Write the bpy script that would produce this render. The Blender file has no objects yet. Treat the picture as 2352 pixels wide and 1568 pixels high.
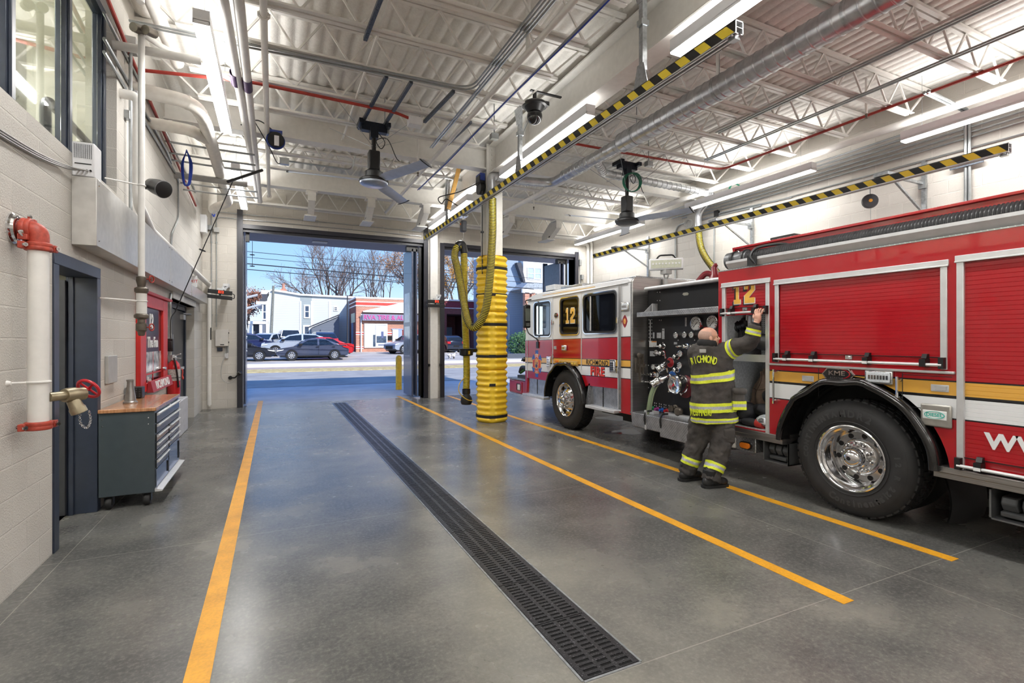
import bpy, math, random
from mathutils import Vector, Matrix, Quaternion
random.seed(7)
SC = bpy.context.scene
COL = SC.collection
V = Vector
PI = math.pi
F_PX, CX, CY, EYE = 1150.0, 1176.0, 780.0, 1.62
YAW = math.atan(545/1150.0)
SN, CS = math.sin(YAW), math.cos(YAW)
# measuring helpers: where a sight line meets a plane of the room
def _ray(x, y):
    a = (x-CX)/F_PX
    return V((SN+a*CS, CS-a*SN, -(y-CY)/F_PX))
def on_z(x, y, z=0.0):
    d = _ray(x, y); t = (z-EYE)/d.z
    return V((d.x*t, d.y*t, z))
def on_x(x, y, X):
    d = _ray(x, y); t = X/d.x
    return V((X, d.y*t, EYE+d.z*t))
def on_y(x, y, Y):
    d = _ray(x, y); t = Y/d.y
    return V((d.x*t, Y, EYE+d.z*t))
# ---------- colours and materials
def lin(c):
    c = c/255.0
    return c/12.92 if c <= 0.04045 else ((c+0.055)/1.055)**2.4
def rgb(r, g, b): return (lin(r), lin(g), lin(b), 1.0)
MATS = {}
class NT:
    def __init__(s, m):
        m.use_nodes = True
        s.t = m.node_tree; s.n = s.t.nodes; s.l = s.t.links
        s.b = s.n['Principled BSDF']; s.o = s.n['Material Output']
    def new(s, typ, **kw):
        n = s.n.new(typ)
        for k, v in kw.items():
            if k.startswith('i_'):
                key = k[2:]
                key = int(key) if key.isdigit() else key.replace('_', ' ')
                n.inputs[key].default_value = v
            else: setattr(n, k, v)
        return n
    def link(s, a, b): s.l.new(a, b)
    def math(s, op, a, b=None, c=None):
        n = s.n.new('ShaderNodeMath'); n.operation = op
        for i, x in enumerate((a, b, c)):
            if x is None: continue
            if isinstance(x, (int, float)): n.inputs[i].default_value = x
            else: s.l.new(x, n.inputs[i])
        return n.outputs[0]
    def mix(s, f, a, b):
        n = s.n.new('ShaderNodeMix'); n.data_type = 'RGBA'
        for i, x in ((0, f), (6, a), (7, b)):
            if isinstance(x, (int, float, tuple)): n.inputs[i].default_value = x
            else: s.l.new(x, n.inputs[i])
        return n.outputs[2]
    def obj(s): return s.new('ShaderNodeTexCoord').outputs['Object']
    def pos(s): return s.new('ShaderNodeNewGeometry').outputs['Position']
    def sep(s, v):
        n = s.new('ShaderNodeSeparateXYZ'); s.link(v, n.inputs[0]); return n.outputs
    def comb(s, x, y, z=0.0):
        n = s.new('ShaderNodeCombineXYZ')
        for i, q in enumerate((x, y, z)):
            if isinstance(q, (int, float)): n.inputs[i].default_value = q
            else: s.link(q, n.inputs[i])
        return n.outputs[0]
    def noise(s, v, scale, detail=3.0, rough=.5):
        n = s.new('ShaderNodeTexNoise'); n.inputs['Scale'].default_value = scale
        n.inputs['Detail'].default_value = detail; n.inputs['Roughness'].default_value = rough
        if v is not None: s.link(v, n.inputs['Vector'])
        return n.outputs[0]
    def ramp(s, f, stops, interp='LINEAR'):
        n = s.new('ShaderNodeValToRGB'); r = n.color_ramp; r.interpolation = interp
        while len(r.elements) < len(stops): r.elements.new(1.0)
        for e, (p, c) in zip(r.elements, stops): e.position = p; e.color = c
        s.link(f, n.inputs[0]); return n.outputs[0]
    def bump(s, h, strength=.3, dist=.01):
        n = s.new('ShaderNodeBump'); n.inputs['Strength'].default_value = strength
        n.inputs['Distance'].default_value = dist
        s.link(h, n.inputs['Height']); s.link(n.outputs[0], s.b.inputs['Normal'])
    def base(s, c):
        if isinstance(c, tuple): s.b.inputs['Base Color'].default_value = c
        else: s.link(c, s.b.inputs['Base Color'])
    def set(s, **kw):
        for k, v in kw.items():
            k = k.replace('_', ' ')
            if isinstance(v, (int, float, tuple)): s.b.inputs[k].default_value = v
            else: s.link(v, s.b.inputs[k])
def newmat(name):
    m = bpy.data.materials.new(name); MATS[name] = m
    return m, NT(m)
def mat(name, c, rough=.5, metal=0.0, var=.06, scale=12.0, bump=0.0, bscale=80.0, coat=0.0, trans=0.0, emit=0.0):
    """plain procedural surface: one colour with a little noise in tone and roughness"""
    if name in MATS: return MATS[name]
    m, t = newmat(name)
    col = rgb(*c)
    if emit:
        t.base((0, 0, 0, 1)); t.set(Emission_Color=col, Emission_Strength=emit, Roughness=.6)
        return m
    co = t.obj()
    if var:
        f = t.noise(co, scale, 4.0)
        lo = tuple(max(0, x*(1-var*2)) for x in col[:3])+(1,)
        hi = tuple(min(1, x*(1+var*2)) for x in col[:3])+(1,)
        t.base(t.ramp(f, [(.3, lo), (.7, hi)]))
    else: t.base(col)
    t.set(Roughness=rough, Metallic=metal)
    if coat: t.set(Coat_Weight=coat, Coat_Roughness=.04)
    if trans: t.set(Transmission_Weight=trans, IOR=1.45)
    if bump: t.bump(t.noise(co, bscale, 3.0), bump, .004)
    return m
# ---------- mesh builder
class MB:
    def __init__(s, M=None):
        s.v = []; s.f = []; s.m = []; s.M = M; s.mats = []
    def mi(s, m):
        if m is None: return 0
        if m not in s.mats: s.mats.append(m)
        return s.mats.index(m)
    def add(s, vs, fs, m=None):
        k = len(s.v); i = s.mi(m)
        s.v += [V(p) for p in vs] if s.M is None else [s.M @ V(p) for p in vs]
        s.f += [tuple(k+j for j in f) for f in fs]; s.m += [i]*len(fs)
        return s
    def box(s, x0, x1, y0, y1, z0, z1, m=None):
        if x0 > x1: x0, x1 = x1, x0
        if y0 > y1: y0, y1 = y1, y0
        if z0 > z1: z0, z1 = z1, z0
        vs = [(x, y, z) for x in (x0, x1) for y in (y0, y1) for z in (z0, z1)]
        return s.add(vs, [(0,1,3,2),(4,6,7,5),(0,4,5,1),(2,3,7,6),(0,2,6,4),(1,5,7,3)], m)
    def cbox(s, c, d, m=None, R=None):
        x, y, z = d[0]/2, d[1]/2, d[2]/2
        vs = [V((a*x, b*y, e*z)) for a in (-1,1) for b in (-1,1) for e in (-1,1)]
        if R is not None: vs = [R @ q for q in vs]
        return s.add([V(c)+q for q in vs], [(0,1,3,2),(4,6,7,5),(0,4,5,1),(2,3,7,6),(0,2,6,4),(1,5,7,3)], m)
    def beam(s, a, b, w, h, m=None, up=(0,0,1)):
        a, b = V(a), V(b); d = (b-a); L = d.length; d.normalize()
        u = V(up)
        if abs(d.dot(u)) > .98: u = V((1,0,0))
        x = d.cross(u).normalized(); z = x.cross(d)
        R = Matrix((x, d, z)).transposed()
        return s.cbox((a+b)/2, (w, L, h), m, R)
    def tube(s, pts, r, n=8, m=None, caps=True, closed=False):
        P = [V(p) for p in pts]; N = len(P)
        rr = r if isinstance(r, (list, tuple)) else [r]*N
        vs = []; fs = []
        t0 = (P[1]-P[0]).normalized()
        u = V((0,0,1)) if abs(t0.z) < .9 else V((1,0,0))
        x = t0.cross(u).normalized()
        for i in range(N):
            if closed: t = (P[(i+1) % N]-P[i-1]).normalized()
            else: t = ((P[min(i+1, N-1)]-P[i]).normalized()+(P[i]-P[max(i-1, 0)]).normalized())
            if t.length < 1e-6: t = t0
            t.normalize()
            x = (x-t*x.dot(t))
            if x.length < 1e-6: x = t.orthogonal()
            x.normalize(); y = t.cross(x)
            for k in range(n):
                a = 2*PI*k/n
                vs.append(P[i]+(x*math.cos(a)+y*math.sin(a))*rr[i])
        for i in range(N if closed else N-1):
            j = (i+1) % N
            for k in range(n):
                q = (k+1) % n
                fs.append((i*n+k, i*n+q, j*n+q, j*n+k))
        if caps and not closed:
            fs.append(tuple(range(n-1, -1, -1))); fs.append(tuple((N-1)*n+k for k in range(n)))
        return s.add(vs, fs, m)
    def cyl(s, a, b, r, r2=None, n=16, m=None, caps=True):
        return s.tube([a, b], [r, r if r2 is None else r2], n, m, caps)
    def lathe(s, prof, c=(0,0,0), ax=(0,0,1), n=24, m=None, caps=True):
        """prof: list of (radius, height along axis)"""
        ax = V(ax).normalized(); x = ax.orthogonal().normalized(); y = ax.cross(x); c = V(c)
        vs = []; fs = []; N = len(prof)
        for r, h in prof:
            for k in range(n):
                a = 2*PI*k/n
                vs.append(c+ax*h+(x*math.cos(a)+y*math.sin(a))*max(r, 1e-5))
        for i in range(N-1):
            for k in range(n):
                q = (k+1) % n
                fs.append((i*n+k, i*n+q, (i+1)*n+q, (i+1)*n+k))
        if caps:
            fs.append(tuple(range(n-1, -1, -1))); fs.append(tuple((N-1)*n+k for k in range(n)))
        return s.add(vs, fs, m)
    def ball(s, c, r, nu=16, nv=10, m=None, R=None):
        r = r if isinstance(r, (list, tuple)) else (r, r, r)
        vs = []; fs = []
        for j in range(nv+1):
            b = PI*j/nv
            for k in range(nu):
                a = 2*PI*k/nu
                q = V((r[0]*math.sin(b)*math.cos(a), r[1]*math.sin(b)*math.sin(a), r[2]*math.cos(b)))
                vs.append(V(c)+(R @ q if R is not None else q))
        for j in range(nv):
            for k in range(nu):
                q = (k+1) % nu
                fs.append((j*nu+k, (j+1)*nu+k, (j+1)*nu+q, j*nu+q))
        return s.add(vs, fs, m)
    def torus(s, c, ax, R, r, n=24, k=8, m=None):
        ax = V(ax).normalized(); x = ax.orthogonal().normalized(); y = ax.cross(x)
        return s.tube([V(c)+(x*math.cos(2*PI*i/n)+y*math.sin(2*PI*i/n))*R for i in range(n)], r, k, m, closed=True)
    def prism(s, poly, ax, a0, a1, m=None):
        """poly: 2-D outline in the two other axes (x->(y,z), y->(x,z), z->(x,y))"""
        def p3(p, a): return {'x': (a, p[0], p[1]), 'y': (p[0], a, p[1]), 'z': (p[0], p[1], a)}[ax]
        n = len(poly)
        area = sum(poly[i][0]*poly[(i+1) % n][1]-poly[(i+1) % n][0]*poly[i][1] for i in range(n))
        if (area < 0) != (ax == 'y'): poly = poly[::-1]
        if a0 > a1: a0, a1 = a1, a0
        vs = [p3(p, a0) for p in poly]+[p3(p, a1) for p in poly]
        fs = [tuple(range(n-1, -1, -1)), tuple(range(n, 2*n))]
        fs += [(i, (i+1) % n, n+(i+1) % n, n+i) for i in range(n)]
        return s.add(vs, fs, m)
    def quad(s, a, b, c, d, m=None): return s.add([a, b, c, d], [(0,1,2,3)], m)
    def grid(s, fn, nu, nv, m=None):
        vs = [fn(i/nu, j/nv) for j in range(nv+1) for i in range(nu+1)]
        w = nu+1
        return s.add(vs, [(j*w+i, j*w+i+1, (j+1)*w+i+1, (j+1)*w+i) for j in range(nv) for i in range(nu)], m)
    def text(s, body, size, o, right, up, m=None, ext=.003, align='CENTER', space=1.0, bold=0.0, sx=1.0, shear=0.0):
        """extruded lettering: o = anchor, right/up = reading directions"""
        cu = bpy.data.curves.new('t', 'FONT'); cu.body = body; cu.size = size; cu.extrude = ext
        cu.align_x = align; cu.align_y = 'CENTER'; cu.resolution_u = 3; cu.space_character = space
        cu.offset = bold; cu.shear = shear
        ob = bpy.data.objects.new('t', cu); COL.objects.link(ob)
        dg = bpy.context.evaluated_depsgraph_get(); me = bpy.data.meshes.new_from_object(ob.evaluated_get(dg))
        r, u = V(right).normalized(), V(up).normalized(); w = r.cross(u); o = V(o)
        s.add([o+r*q.co.x*sx+u*q.co.y+w*q.co.z for q in me.vertices], [tuple(p.vertices) for p in me.polygons], m)
        bpy.data.objects.remove(ob); bpy.data.curves.remove(cu); bpy.data.meshes.remove(me)
        return s
    def islands(s):
        par = list(range(len(s.v)))
        def find(a):
            while par[a] != a: par[a] = par[par[a]]; a = par[a]
            return a
        for f in s.f:
            r = find(f[0])
            for i in f[1:]: par[find(i)] = r
        grp = {}
        for k, f in enumerate(s.f): grp.setdefault(find(f[0]), []).append(k)
        out = []
        for fs in grp.values():
            b = MB(); idx = {}
            for k in fs:
                for i in s.f[k]:
                    if i not in idx: idx[i] = len(b.v); b.v.append(s.v[i])
                b.f.append(tuple(idx[i] for i in s.f[k])); b.m.append(s.m[k])
            b.mats = list(s.mats); out.append(b)
        return out
    def each(s, name, *a, **k):
        """every separate piece becomes a part of its own"""
        return [b.done(name, *a, **k) for b in s.islands()][0]
    def done(s, name, m=None, parent=None, label=None, cat=None, group=None, kind=None, bevel=0.0, smooth=35, origin=None, sub=0, seg=2):
        me = bpy.data.meshes.new(name)
        if m is not None and not s.mats: s.mats = [m]
        elif m is not None and s.mats and m not in s.mats: s.mats[0:0] = []
        if parent is not None: org = BASE[parent.name]
        elif origin is not None: org = V(origin)
        elif kind == 'structure': org = V((0,0,0))
        else:
            xs = [p.x for p in s.v]; ys = [p.y for p in s.v]; zs = [p.z for p in s.v]
            org = V(((min(xs)+max(xs))/2, (min(ys)+max(ys))/2, min(zs)))
        me.from_pydata([tuple(p-org) for p in s.v], [], s.f)
        for q in (s.mats or [m]): me.materials.append(q)
        me.polygons.foreach_set('material_index', s.m)
        me.polygons.foreach_set('use_smooth', [True]*len(s.f))
        me.update()
        try: me.set_sharp_from_angle(angle=math.radians(smooth))
        except Exception: pass
        o = bpy.data.objects.new(name, me); COL.objects.link(o)
        if parent is not None: o.parent = parent
        else: o.location = org
        BASE[o.name] = org
        tag(o, label, cat, group, kind)
        if bevel:
            b = o.modifiers.new('soft edges', 'BEVEL'); b.width = bevel; b.segments = seg; b.limit_method = 'ANGLE'; b.angle_limit = math.radians(40)
        if sub:
            b = o.modifiers.new('smooth', 'SUBSURF'); b.levels = sub; b.render_levels = sub
        return o
BASE = {}
def tag(o, label=None, cat=None, group=None, kind=None):
    if label: o['label'] = label
    if cat: o['category'] = cat
    if group: o['group'] = group
    if kind: o['kind'] = kind
    return o
def thing(name, label, cat, loc, group=None, kind=None):
    o = bpy.data.objects.new(name, None); COL.objects.link(o); o.location = loc
    o.empty_display_size = .1
    BASE[o.name] = V(loc)
    return tag(o, label, cat, group, kind)
def clone(o, d, label=None, group=None, parent=None):
    """copy of a thing with its parts and sub-parts, moved by d"""
    c = o.copy(); COL.objects.link(c)
    if parent is not None: c.parent = parent
    else:
        c.location = o.location+V(d)
        if label: c['label'] = label
        if group: c['group'] = group
    BASE[c.name] = BASE[o.name]+V(d)
    for ch in [x for x in list(o.children)]: clone(ch, d, parent=c)
    return c
def bend(pts, r, n=6):
    """polyline with rounded corners"""
    P = [V(p) for p in pts]; out = [P[0]]
    for i in range(1, len(P)-1):
        a, b, c = P[i-1], P[i], P[i+1]
        d1 = (a-b); d2 = (c-b)
        q = min(r, d1.length*.49, d2.length*.49)
        s, e = b+d1.normalized()*q, b+d2.normalized()*q
        for k in range(n+1):
            t = k/n
            out.append(s*(1-t)**2+b*2*t*(1-t)+e*t*t)
    out.append(P[-1]); return out
def spline(pts, n=8):
    P = [V(p) for p in pts]; P = [P[0]*2-P[1]]+P+[P[-1]*2-P[-2]]; out = []
    for i in range(1, len(P)-2):
        a, b, c, d = P[i-1:i+3]
        for k in range(n):
            t = k/n
            out.append(.5*((2*b)+(c-a)*t+(2*a-5*b+4*c-d)*t*t+(3*b-a-3*c+d)*t**3))
    out.append(P[-2]); return out
def rrect(y0, y1, z0, z1, r, n=5):
    out = []
    for cx, cy, a0 in ((y1-r, z1-r, 0), (y0+r, z1-r, 90), (y0+r, z0+r, 180), (y1-r, z0+r, 270)):
        for k in range(n+1):
            a = math.radians(a0+90*k/n); out.append((cx+r*math.cos(a), cy+r*math.sin(a)))
    return out
# ================= MATERIALS OF THE ROOM
def cmu(name, plane, tone, pix=1.0):
    m, t = newmat(name)
    p = t.sep(t.pos())
    u = p[1] if plane == 'x' else p[0]
    v = t.comb(u, p[2], 0.0)
    br = t.new('ShaderNodeTexBrick', i_Scale=1.0)
    br.offset = .5; br.inputs['Brick Width'].default_value = .4064; br.inputs['Row Height'].default_value = .2032
    br.inputs['Mortar Size'].default_value = .0075; br.inputs['Mortar Smooth'].default_value = .3; br.inputs['Bias'].default_value = 0
    c = rgb(*tone); br.inputs['Color1'].default_value = tuple(x*.94 for x in c[:3])+(1,)
    br.inputs['Color2'].default_value = tuple(min(1, x*1.04) for x in c[:3])+(1,)
    br.inputs['Mortar'].default_value = tuple(min(1, x*1.16) for x in c[:3])+(1,)
    t.link(v, br.inputs['Vector'])
    n1 = t.noise(t.pos(), 1.3, 4); n2 = t.noise(t.pos(), 90, 3, .6)
    t.base(t.mix(t.math('MULTIPLY', n1, .10), br.outputs['Color'], (c[0]*.6, c[1]*.6, c[2]*.58, 1)))
    h = t.math('ADD', t.math('MULTIPLY', br.outputs['Fac'], -1.0), t.math('MULTIPLY', n2, .55))
    t.bump(h, .9, .010); t.set(Roughness=.7)
    return m
CMU_X = cmu('painted block, side walls', 'x', (208, 204, 197))
CMU_Y = cmu('painted block, end walls', 'y', (209, 204, 196))
# polished concrete
m_floor, t = newmat('polished concrete')
p = t.sep(t.pos())
n1 = t.noise(t.pos(), .38, 3, .5); n2 = t.noise(t.pos(), 1.5, 5, .55); n3 = t.noise(t.pos(), 38, 4, .75); n4 = t.noise(t.pos(), 9, 4, .6)
b = t.ramp(t.math('ADD', t.math('MULTIPLY', n1, .5), t.math('ADD', t.math('MULTIPLY', n2, .38), t.math('MULTIPLY', n4, .12))),
           [(.32, rgb(74, 74, 74)), (.46, rgb(98, 98, 96)), (.56, rgb(118, 117, 112)), (.70, rgb(158, 154, 144))])
b = t.mix(t.math('MULTIPLY', t.ramp(n3, [(.50, (0,0,0,1)), (.72, (1,1,1,1))]), .30), b, rgb(168, 166, 158))
b = t.mix(t.math('MULTIPLY', t.ramp(n3, [(.30, (1,1,1,1)), (.46, (0,0,0,1))]), .30), b, rgb(48, 48, 49))
# pale rubbed margins along the drain
dd = t.math('ABSOLUTE', t.math('SUBTRACT', p[0], 1.48))
edge = t.math('MULTIPLY', t.math('SUBTRACT', 1.0, t.math('MINIMUM', t.math('MULTIPLY', dd, 1.25), 1.0)), t.math('MULTIPLY', n2, .8))
b = t.mix(t.math('MINIMUM', t.math('MAXIMUM', edge, 0.0), .6), b, rgb(176, 172, 158))
def line_at(c, at, w):
    return t.math('LESS_THAN', t.math('ABSOLUTE', t.math('SUBTRACT', c, at)), w)
jt = None
for c, at in ((p[1], 1.985), (p[1], 4.69), (p[1], 8.98), (p[1], 13.56), (p[0], -1.41), (p[0], 3.93)):
    q = line_at(c, at, .0032)
    jt = q if jt is None else t.math('MAXIMUM', jt, q)
b = t.mix(t.math('MULTIPLY', jt, t.math('ADD', .1, t.math('MULTIPLY', n2, .75))), b, rgb(176, 172, 164))
t.base(b)
t.set(Roughness=t.math('ADD', .19, t.math('MULTIPLY', n2, .14)), IOR=1.5)
t.bump(t.math('ADD', n3, t.math('MULTIPLY', n4, 1.0)), .03, .003)
STEELW = mat('white painted steel', (232, 230, 225), .45, var=.02)
PIPEW = mat('white painted pipe', (233, 231, 227), .35, var=.02)
GALV = mat('galvanised steel', (176, 180, 184), .34, .9, var=.12, scale=25)
ZINC = mat('zinc conduit', (172, 176, 178), .32, .85, var=.05)
CHROME = mat('chrome', (225, 226, 228), .09, 1.0, var=.03)
ALU = mat('satin aluminium', (218, 219, 221), .36, .5, var=.03)
DARKF = mat('dark blue painted frame', (48, 56, 72), .32, var=.05)
BLACK = mat('black plastic', (24, 24, 26), .38, var=.08)
RUBBER = mat('black rubber', (30, 30, 31), .6, var=.1, bump=.1)
REDP = mat('red pipe paint', (164, 52, 42), .45, var=.08)
BLUEC = mat('blue cable', (34, 66, 170), .5, var=.04)
WHITEP = mat('white plastic', (232, 233, 236), .4, var=.02)
GREYP = mat('grey plastic', (176, 176, 174), .5, var=.03)
YELLOW = mat('yellow plastic', (250, 208, 50), .36, var=.03)
GLASS = mat('clear glass', (235, 242, 240), .02, var=0, trans=1.0)
DARKGLASS = mat('dark tinted glass', (16, 17, 19), .03, var=.05)
DARKGLASS.node_tree.nodes['Principled BSDF'].inputs['IOR'].default_value = 1.32
LAMP = mat('lit diffuser', (255, 252, 247), emit=6.0); ROOMLAMP = mat('lit room lamp', (255, 252, 246), emit=29.0)
LAMP.cycles.emission_sampling = 'NONE'
CASTF = mat('dark bronze fitting', (110, 102, 92), .45, .5, var=.12)
# ================= ROOM SHELL
X0, X1, Y0, Y1, H = -1.52, 9.30, -7.0, 13.60, 5.56
def holed(name, ax, a0, a1, u0, u1, v0, v1, holes, m):
    """wall of thickness a0..a1 with rectangular openings"""
    mb = MB()
    us = sorted({u0, u1}|{h[0] for h in holes}|{h[1] for h in holes}); vs = sorted({v0, v1}|{h[2] for h in holes}|{h[3] for h in holes})
    for i in range(len(us)-1):
        for j in range(len(vs)-1):
            cu, cv = (us[i]+us[i+1])/2, (vs[j]+vs[j+1])/2
            if any(h[0] < cu < h[1] and h[2] < cv < h[3] for h in holes): continue
            if ax == 'x': mb.box(a0, a1, us[i], us[i+1], vs[j], vs[j+1])
            else: mb.box(us[i], us[i+1], a0, a1, vs[j], vs[j+1])
    return mb.done(name, m, kind='structure')
fl = MB(); fl.box(X0-.3, X1+.3, Y0, 13.95, -.2, 0).done('floor', m_floor, kind='structure')
WIN = (2.0, 6.62, 3.17, 5.06)
holed('wall_left', 'x', X0-.22, X0, Y0, Y1, 0, H+.9, [(4.91, 6.03, -.1, 2.30), (9.75, 12.3, -.1, 2.30), WIN], CMU_X)
holed('wall_right', 'x', X1, X1+.30, Y0, Y1+.35, 0, H+.9, [], CMU_X)
D1 = (-.69, 3.73, -.1, 4.36); D2 = (4.32, 8.66, -.1, 4.32)
holed('wall_back', 'y', Y1, Y1+.35, X0-.3, X1, 0, H+.9, [D1, D2], CMU_Y)
holed('wall_front', 'y', Y0-.3, Y0, X0-.3, X1+.3, 0, H+.9, [], CMU_Y)
# sprayed roof deck: ribs run away from the camera
m_deck, t = newmat('white sprayed roof deck')
n1 = t.noise(t.pos(), 34, 4, .6); n2 = t.noise(t.pos(), 6, 3)
t.base(t.ramp(t.math('ADD', t.math('MULTIPLY', n1, .5), t.math('MULTIPLY', n2, .5)), [(.3, rgb(222, 219, 213)), (.7, rgb(243, 241, 236))]))
t.set(Roughness=.85); t.bump(t.math('ADD', n1, t.math('MULTIPLY', n2, .9)), .45, .012)
dk = MB()
prof = []
x = X0-.3
while x < X1+.3:
    if x < 3.93: prof += [(x, H-.030), (x+.03, H-.040), (x+.07, H-.040), (x+.10, H-.026), (x+.125, H-.006), (x+.15, H-.008)]; x += .175
    else: prof += [(x, H-.03), (x+.11, H-.032), (x+.125, H-.012), (x+.14, H-.012)]; x += .155
prof = [(min(a, X1+.3), b) for a, b in prof]
ns = len(prof)
vs = [(a, y, z) for y in (Y0-.3, Y1+.35) for a, z in prof]
dk.add(vs, [(i+1, i, ns+i, ns+i+1) for i in range(ns-1)])
dk.box(X0-.3, X1+.3, Y0-.3, Y1+.35, H+.02, H+.3)
dk.done('ceiling', m_deck, kind='structure', smooth=60)
# ================= STEEL FRAME
def ibeam(mb, a, b, w, h, tf=.022, tw=.014):
    """wide-flange beam along a->b, a/b at the centre of the section"""
    a, b = V(a), V(b)
    up = V((0,0,1))
    mb.beam(a+up*(h/2-tf/2), b+up*(h/2-tf/2), w, tf); mb.beam(a-up*(h/2-tf/2), b-up*(h/2-tf/2), w, tf); mb.beam(a, b, tw, h-2*tf)
bm = MB(); ibeam(bm, (3.93, Y0, 5.15), (3.93, 9.05, 5.15), .28, .56)
for y in (1.6, 4.6, 7.6): bm.box(3.85, 4.01, y, y+.012, 4.9, 5.4)
bm.done('main_roof_beam', STEELW, label='deep white steel beam running over the lane line to the padded column', cat='beam')
bm = MB(); ibeam(bm, (3.93, 9.4, 5.17), (3.93, 13.6, 5.17), .24, .50)
bm.done('roof_beam', STEELW, label='white steel beam between the padded column and the bay door wall', cat='beam')
bm = MB(); ibeam(bm, (X0, 9.2, 5.18), (3.80, 9.2, 5.18), .22, .42)
bm.done('cross_beam', STEELW, label='white steel cross beam behind the silver-bladed fan over the left bay', cat='beam')
bm = MB(); ibeam(bm, (4.06, 9.2, 5.20), (X1, 9.2, 5.20), .20, .36)
bm.done('cross_beam', STEELW, label='white steel cross beam over the fire truck, right of the padded column', cat='beam')
for xa, xb, lb in ((X0, 3.8, 'white steel beam over the left bay nearest the open door'), (4.06, X1, 'white steel beam over the right bay nearest the open door')):
    bm = MB(); ibeam(bm, (xa, 12.05, 5.16), (xb, 12.05, 5.16), .22, .44)
    bm.done('door_side_beam', STEELW, label=lb, cat='beam')
col = thing('steel_column', 'white steel column standing inside the yellow ribbed guard', 'column', (3.92, 9.22, 0))
c = MB()
c.box(3.75, 4.09, 9.07, 9.09, 0, H-.1); c.box(3.75, 4.09, 9.35, 9.37, 0, H-.1); c.box(3.912, 3.928, 9.09, 9.35, 0, H-.1)
c.done('post', STEELW, col)
c = MB(); c.box(3.80, 4.04, 9.055, 9.07, 4.86, 5.42)
for z in (4.95, 5.05, 5.15, 5.25, 5.35):
    for x in (3.855, 3.985): c.lathe([(.018, 0), (.018, .012), (.009, .014)], (x, 9.055, z), (0,-1,0), 6)
c.done('bolted_plate', STEELW, col)
p2 = MB(); p2.box(3.90, 4.07, 13.48, 13.60, 0, 4.95); p2.box(3.88, 4.09, 13.44, 13.48, 0, 4.95)
p2.done('steel_pilaster', STEELW, label='flat white steel pilaster between the two bay doors', cat='column')
# ---------- open web joists
ORD = ['first', 'second', 'third', 'fourth', 'fifth', 'sixth', 'seventh', 'eighth', 'ninth', 'tenth', 'eleventh', 'twelfth', 'thirteenth']
def joist(xa, xb, y, zt, zb, label, group):
    o = thing('bar_joist', label, 'roof joist', ((xa+xb)/2, y, zb), group)
    t_ = MB()
    for s in (-.036, .036): t_.box(xa, xb, y+s-.025, y+s+.025, zt-.04, zt)
    t_.done('top_chord', STEELW, o)
    b_ = MB()
    ins = .55
    for s in (-.038, .038):
        b_.box(xa+ins, xb-ins, y+s-.027, y+s+.027, zb, zb+.006); b_.box(xa+ins, xb-ins, y+s*.4-.004, y+s*.4+.004, zb, zb+.05)
    b_.done('bottom_chord', STEELW, o)
    w = MB(); n = max(4, int(round((xb-xa-2*ins)/.62))); st = (xb-xa-2*ins)/n
    w.beam((xa+.12, y, zt-.03), (xa+ins+.02, y, zb+.02), .024, .024); w.beam((xb-.12, y, zt-.03), (xb-ins-.02, y, zb+.02), .024, .024)
    for i in range(n):
        x = xa+ins+i*st
        w.beam((x, y, zb+.02), (x+st/2, y, zt-.03), .022, .022); w.beam((x+st/2, y, zt-.03), (x+st, y, zb+.02), .022, .022)
    w.done('web', STEELW, o)
    return o
YL = [-.9, 0.0, .9, 1.75, 2.55, 3.35, 4.10, 4.88, 5.66, 6.48, 7.44, 8.26]
gL = 'bar joists over the left bay, camera side of the fan beam'
j0 = joist(X0, 3.80, YL[0], H-.05, 5.03, 'white bar joist over the left bay, twelfth before the fan cross beam', gL)
for i, y in enumerate(YL[1:]):
    k = len(YL)-2-i
    clone(j0, (0, y-YL[0], 0), 'white bar joist over the left bay, %s before the fan cross beam' % ORD[k])
YR = [-.9, .1, 1.15, 2.2, 3.25, 4.30, 5.25, 6.20, 7.10, 8.0]
gR = 'bar joists over the right bay, camera side of the cross beam'
j1 = joist(4.07, X1, YR[0], H-.05, 5.05, 'white bar joist over the fire truck, tenth before the cross beam', gR)
for i, y in enumerate(YR[1:]):
    clone(j1, (0, y-YR[0], 0), 'white bar joist over the fire truck, %s before the cross beam' % ORD[len(YR)-2-i])
for xa, xb, side in ((X0, 3.8, 'left'), (4.06, X1, 'right')):
    a = joist(xa, xb, 10.15, H-.05, 5.03, 'white bar joist over the %s bay, first beyond the cross beam' % side, 'bar joists beyond the cross beams')
    clone(a, (0, .9, 0), 'white bar joist over the %s bay, second beyond the cross beam' % side)
    j = joist(xa, xb, 13.1, 5.30, 4.78, 'white bar joist in the dark gap over the %s bay door' % side, 'bar joists in the gap over the bay doors')
# bridging: thin white lines along the room through the joists
for x, z, lb in ((1.05, 5.06, 'white bridging tube across the joists left of the white diagonal pipe'), (6.6, 5.09, 'long white bridging tube across the joists over the truck cab')):
    MB().tube([(x, -1.5, z), (x, 9.05, z)], .018, 6).done('bridging_rod', STEELW, label=lb, cat='steel rod')
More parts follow.
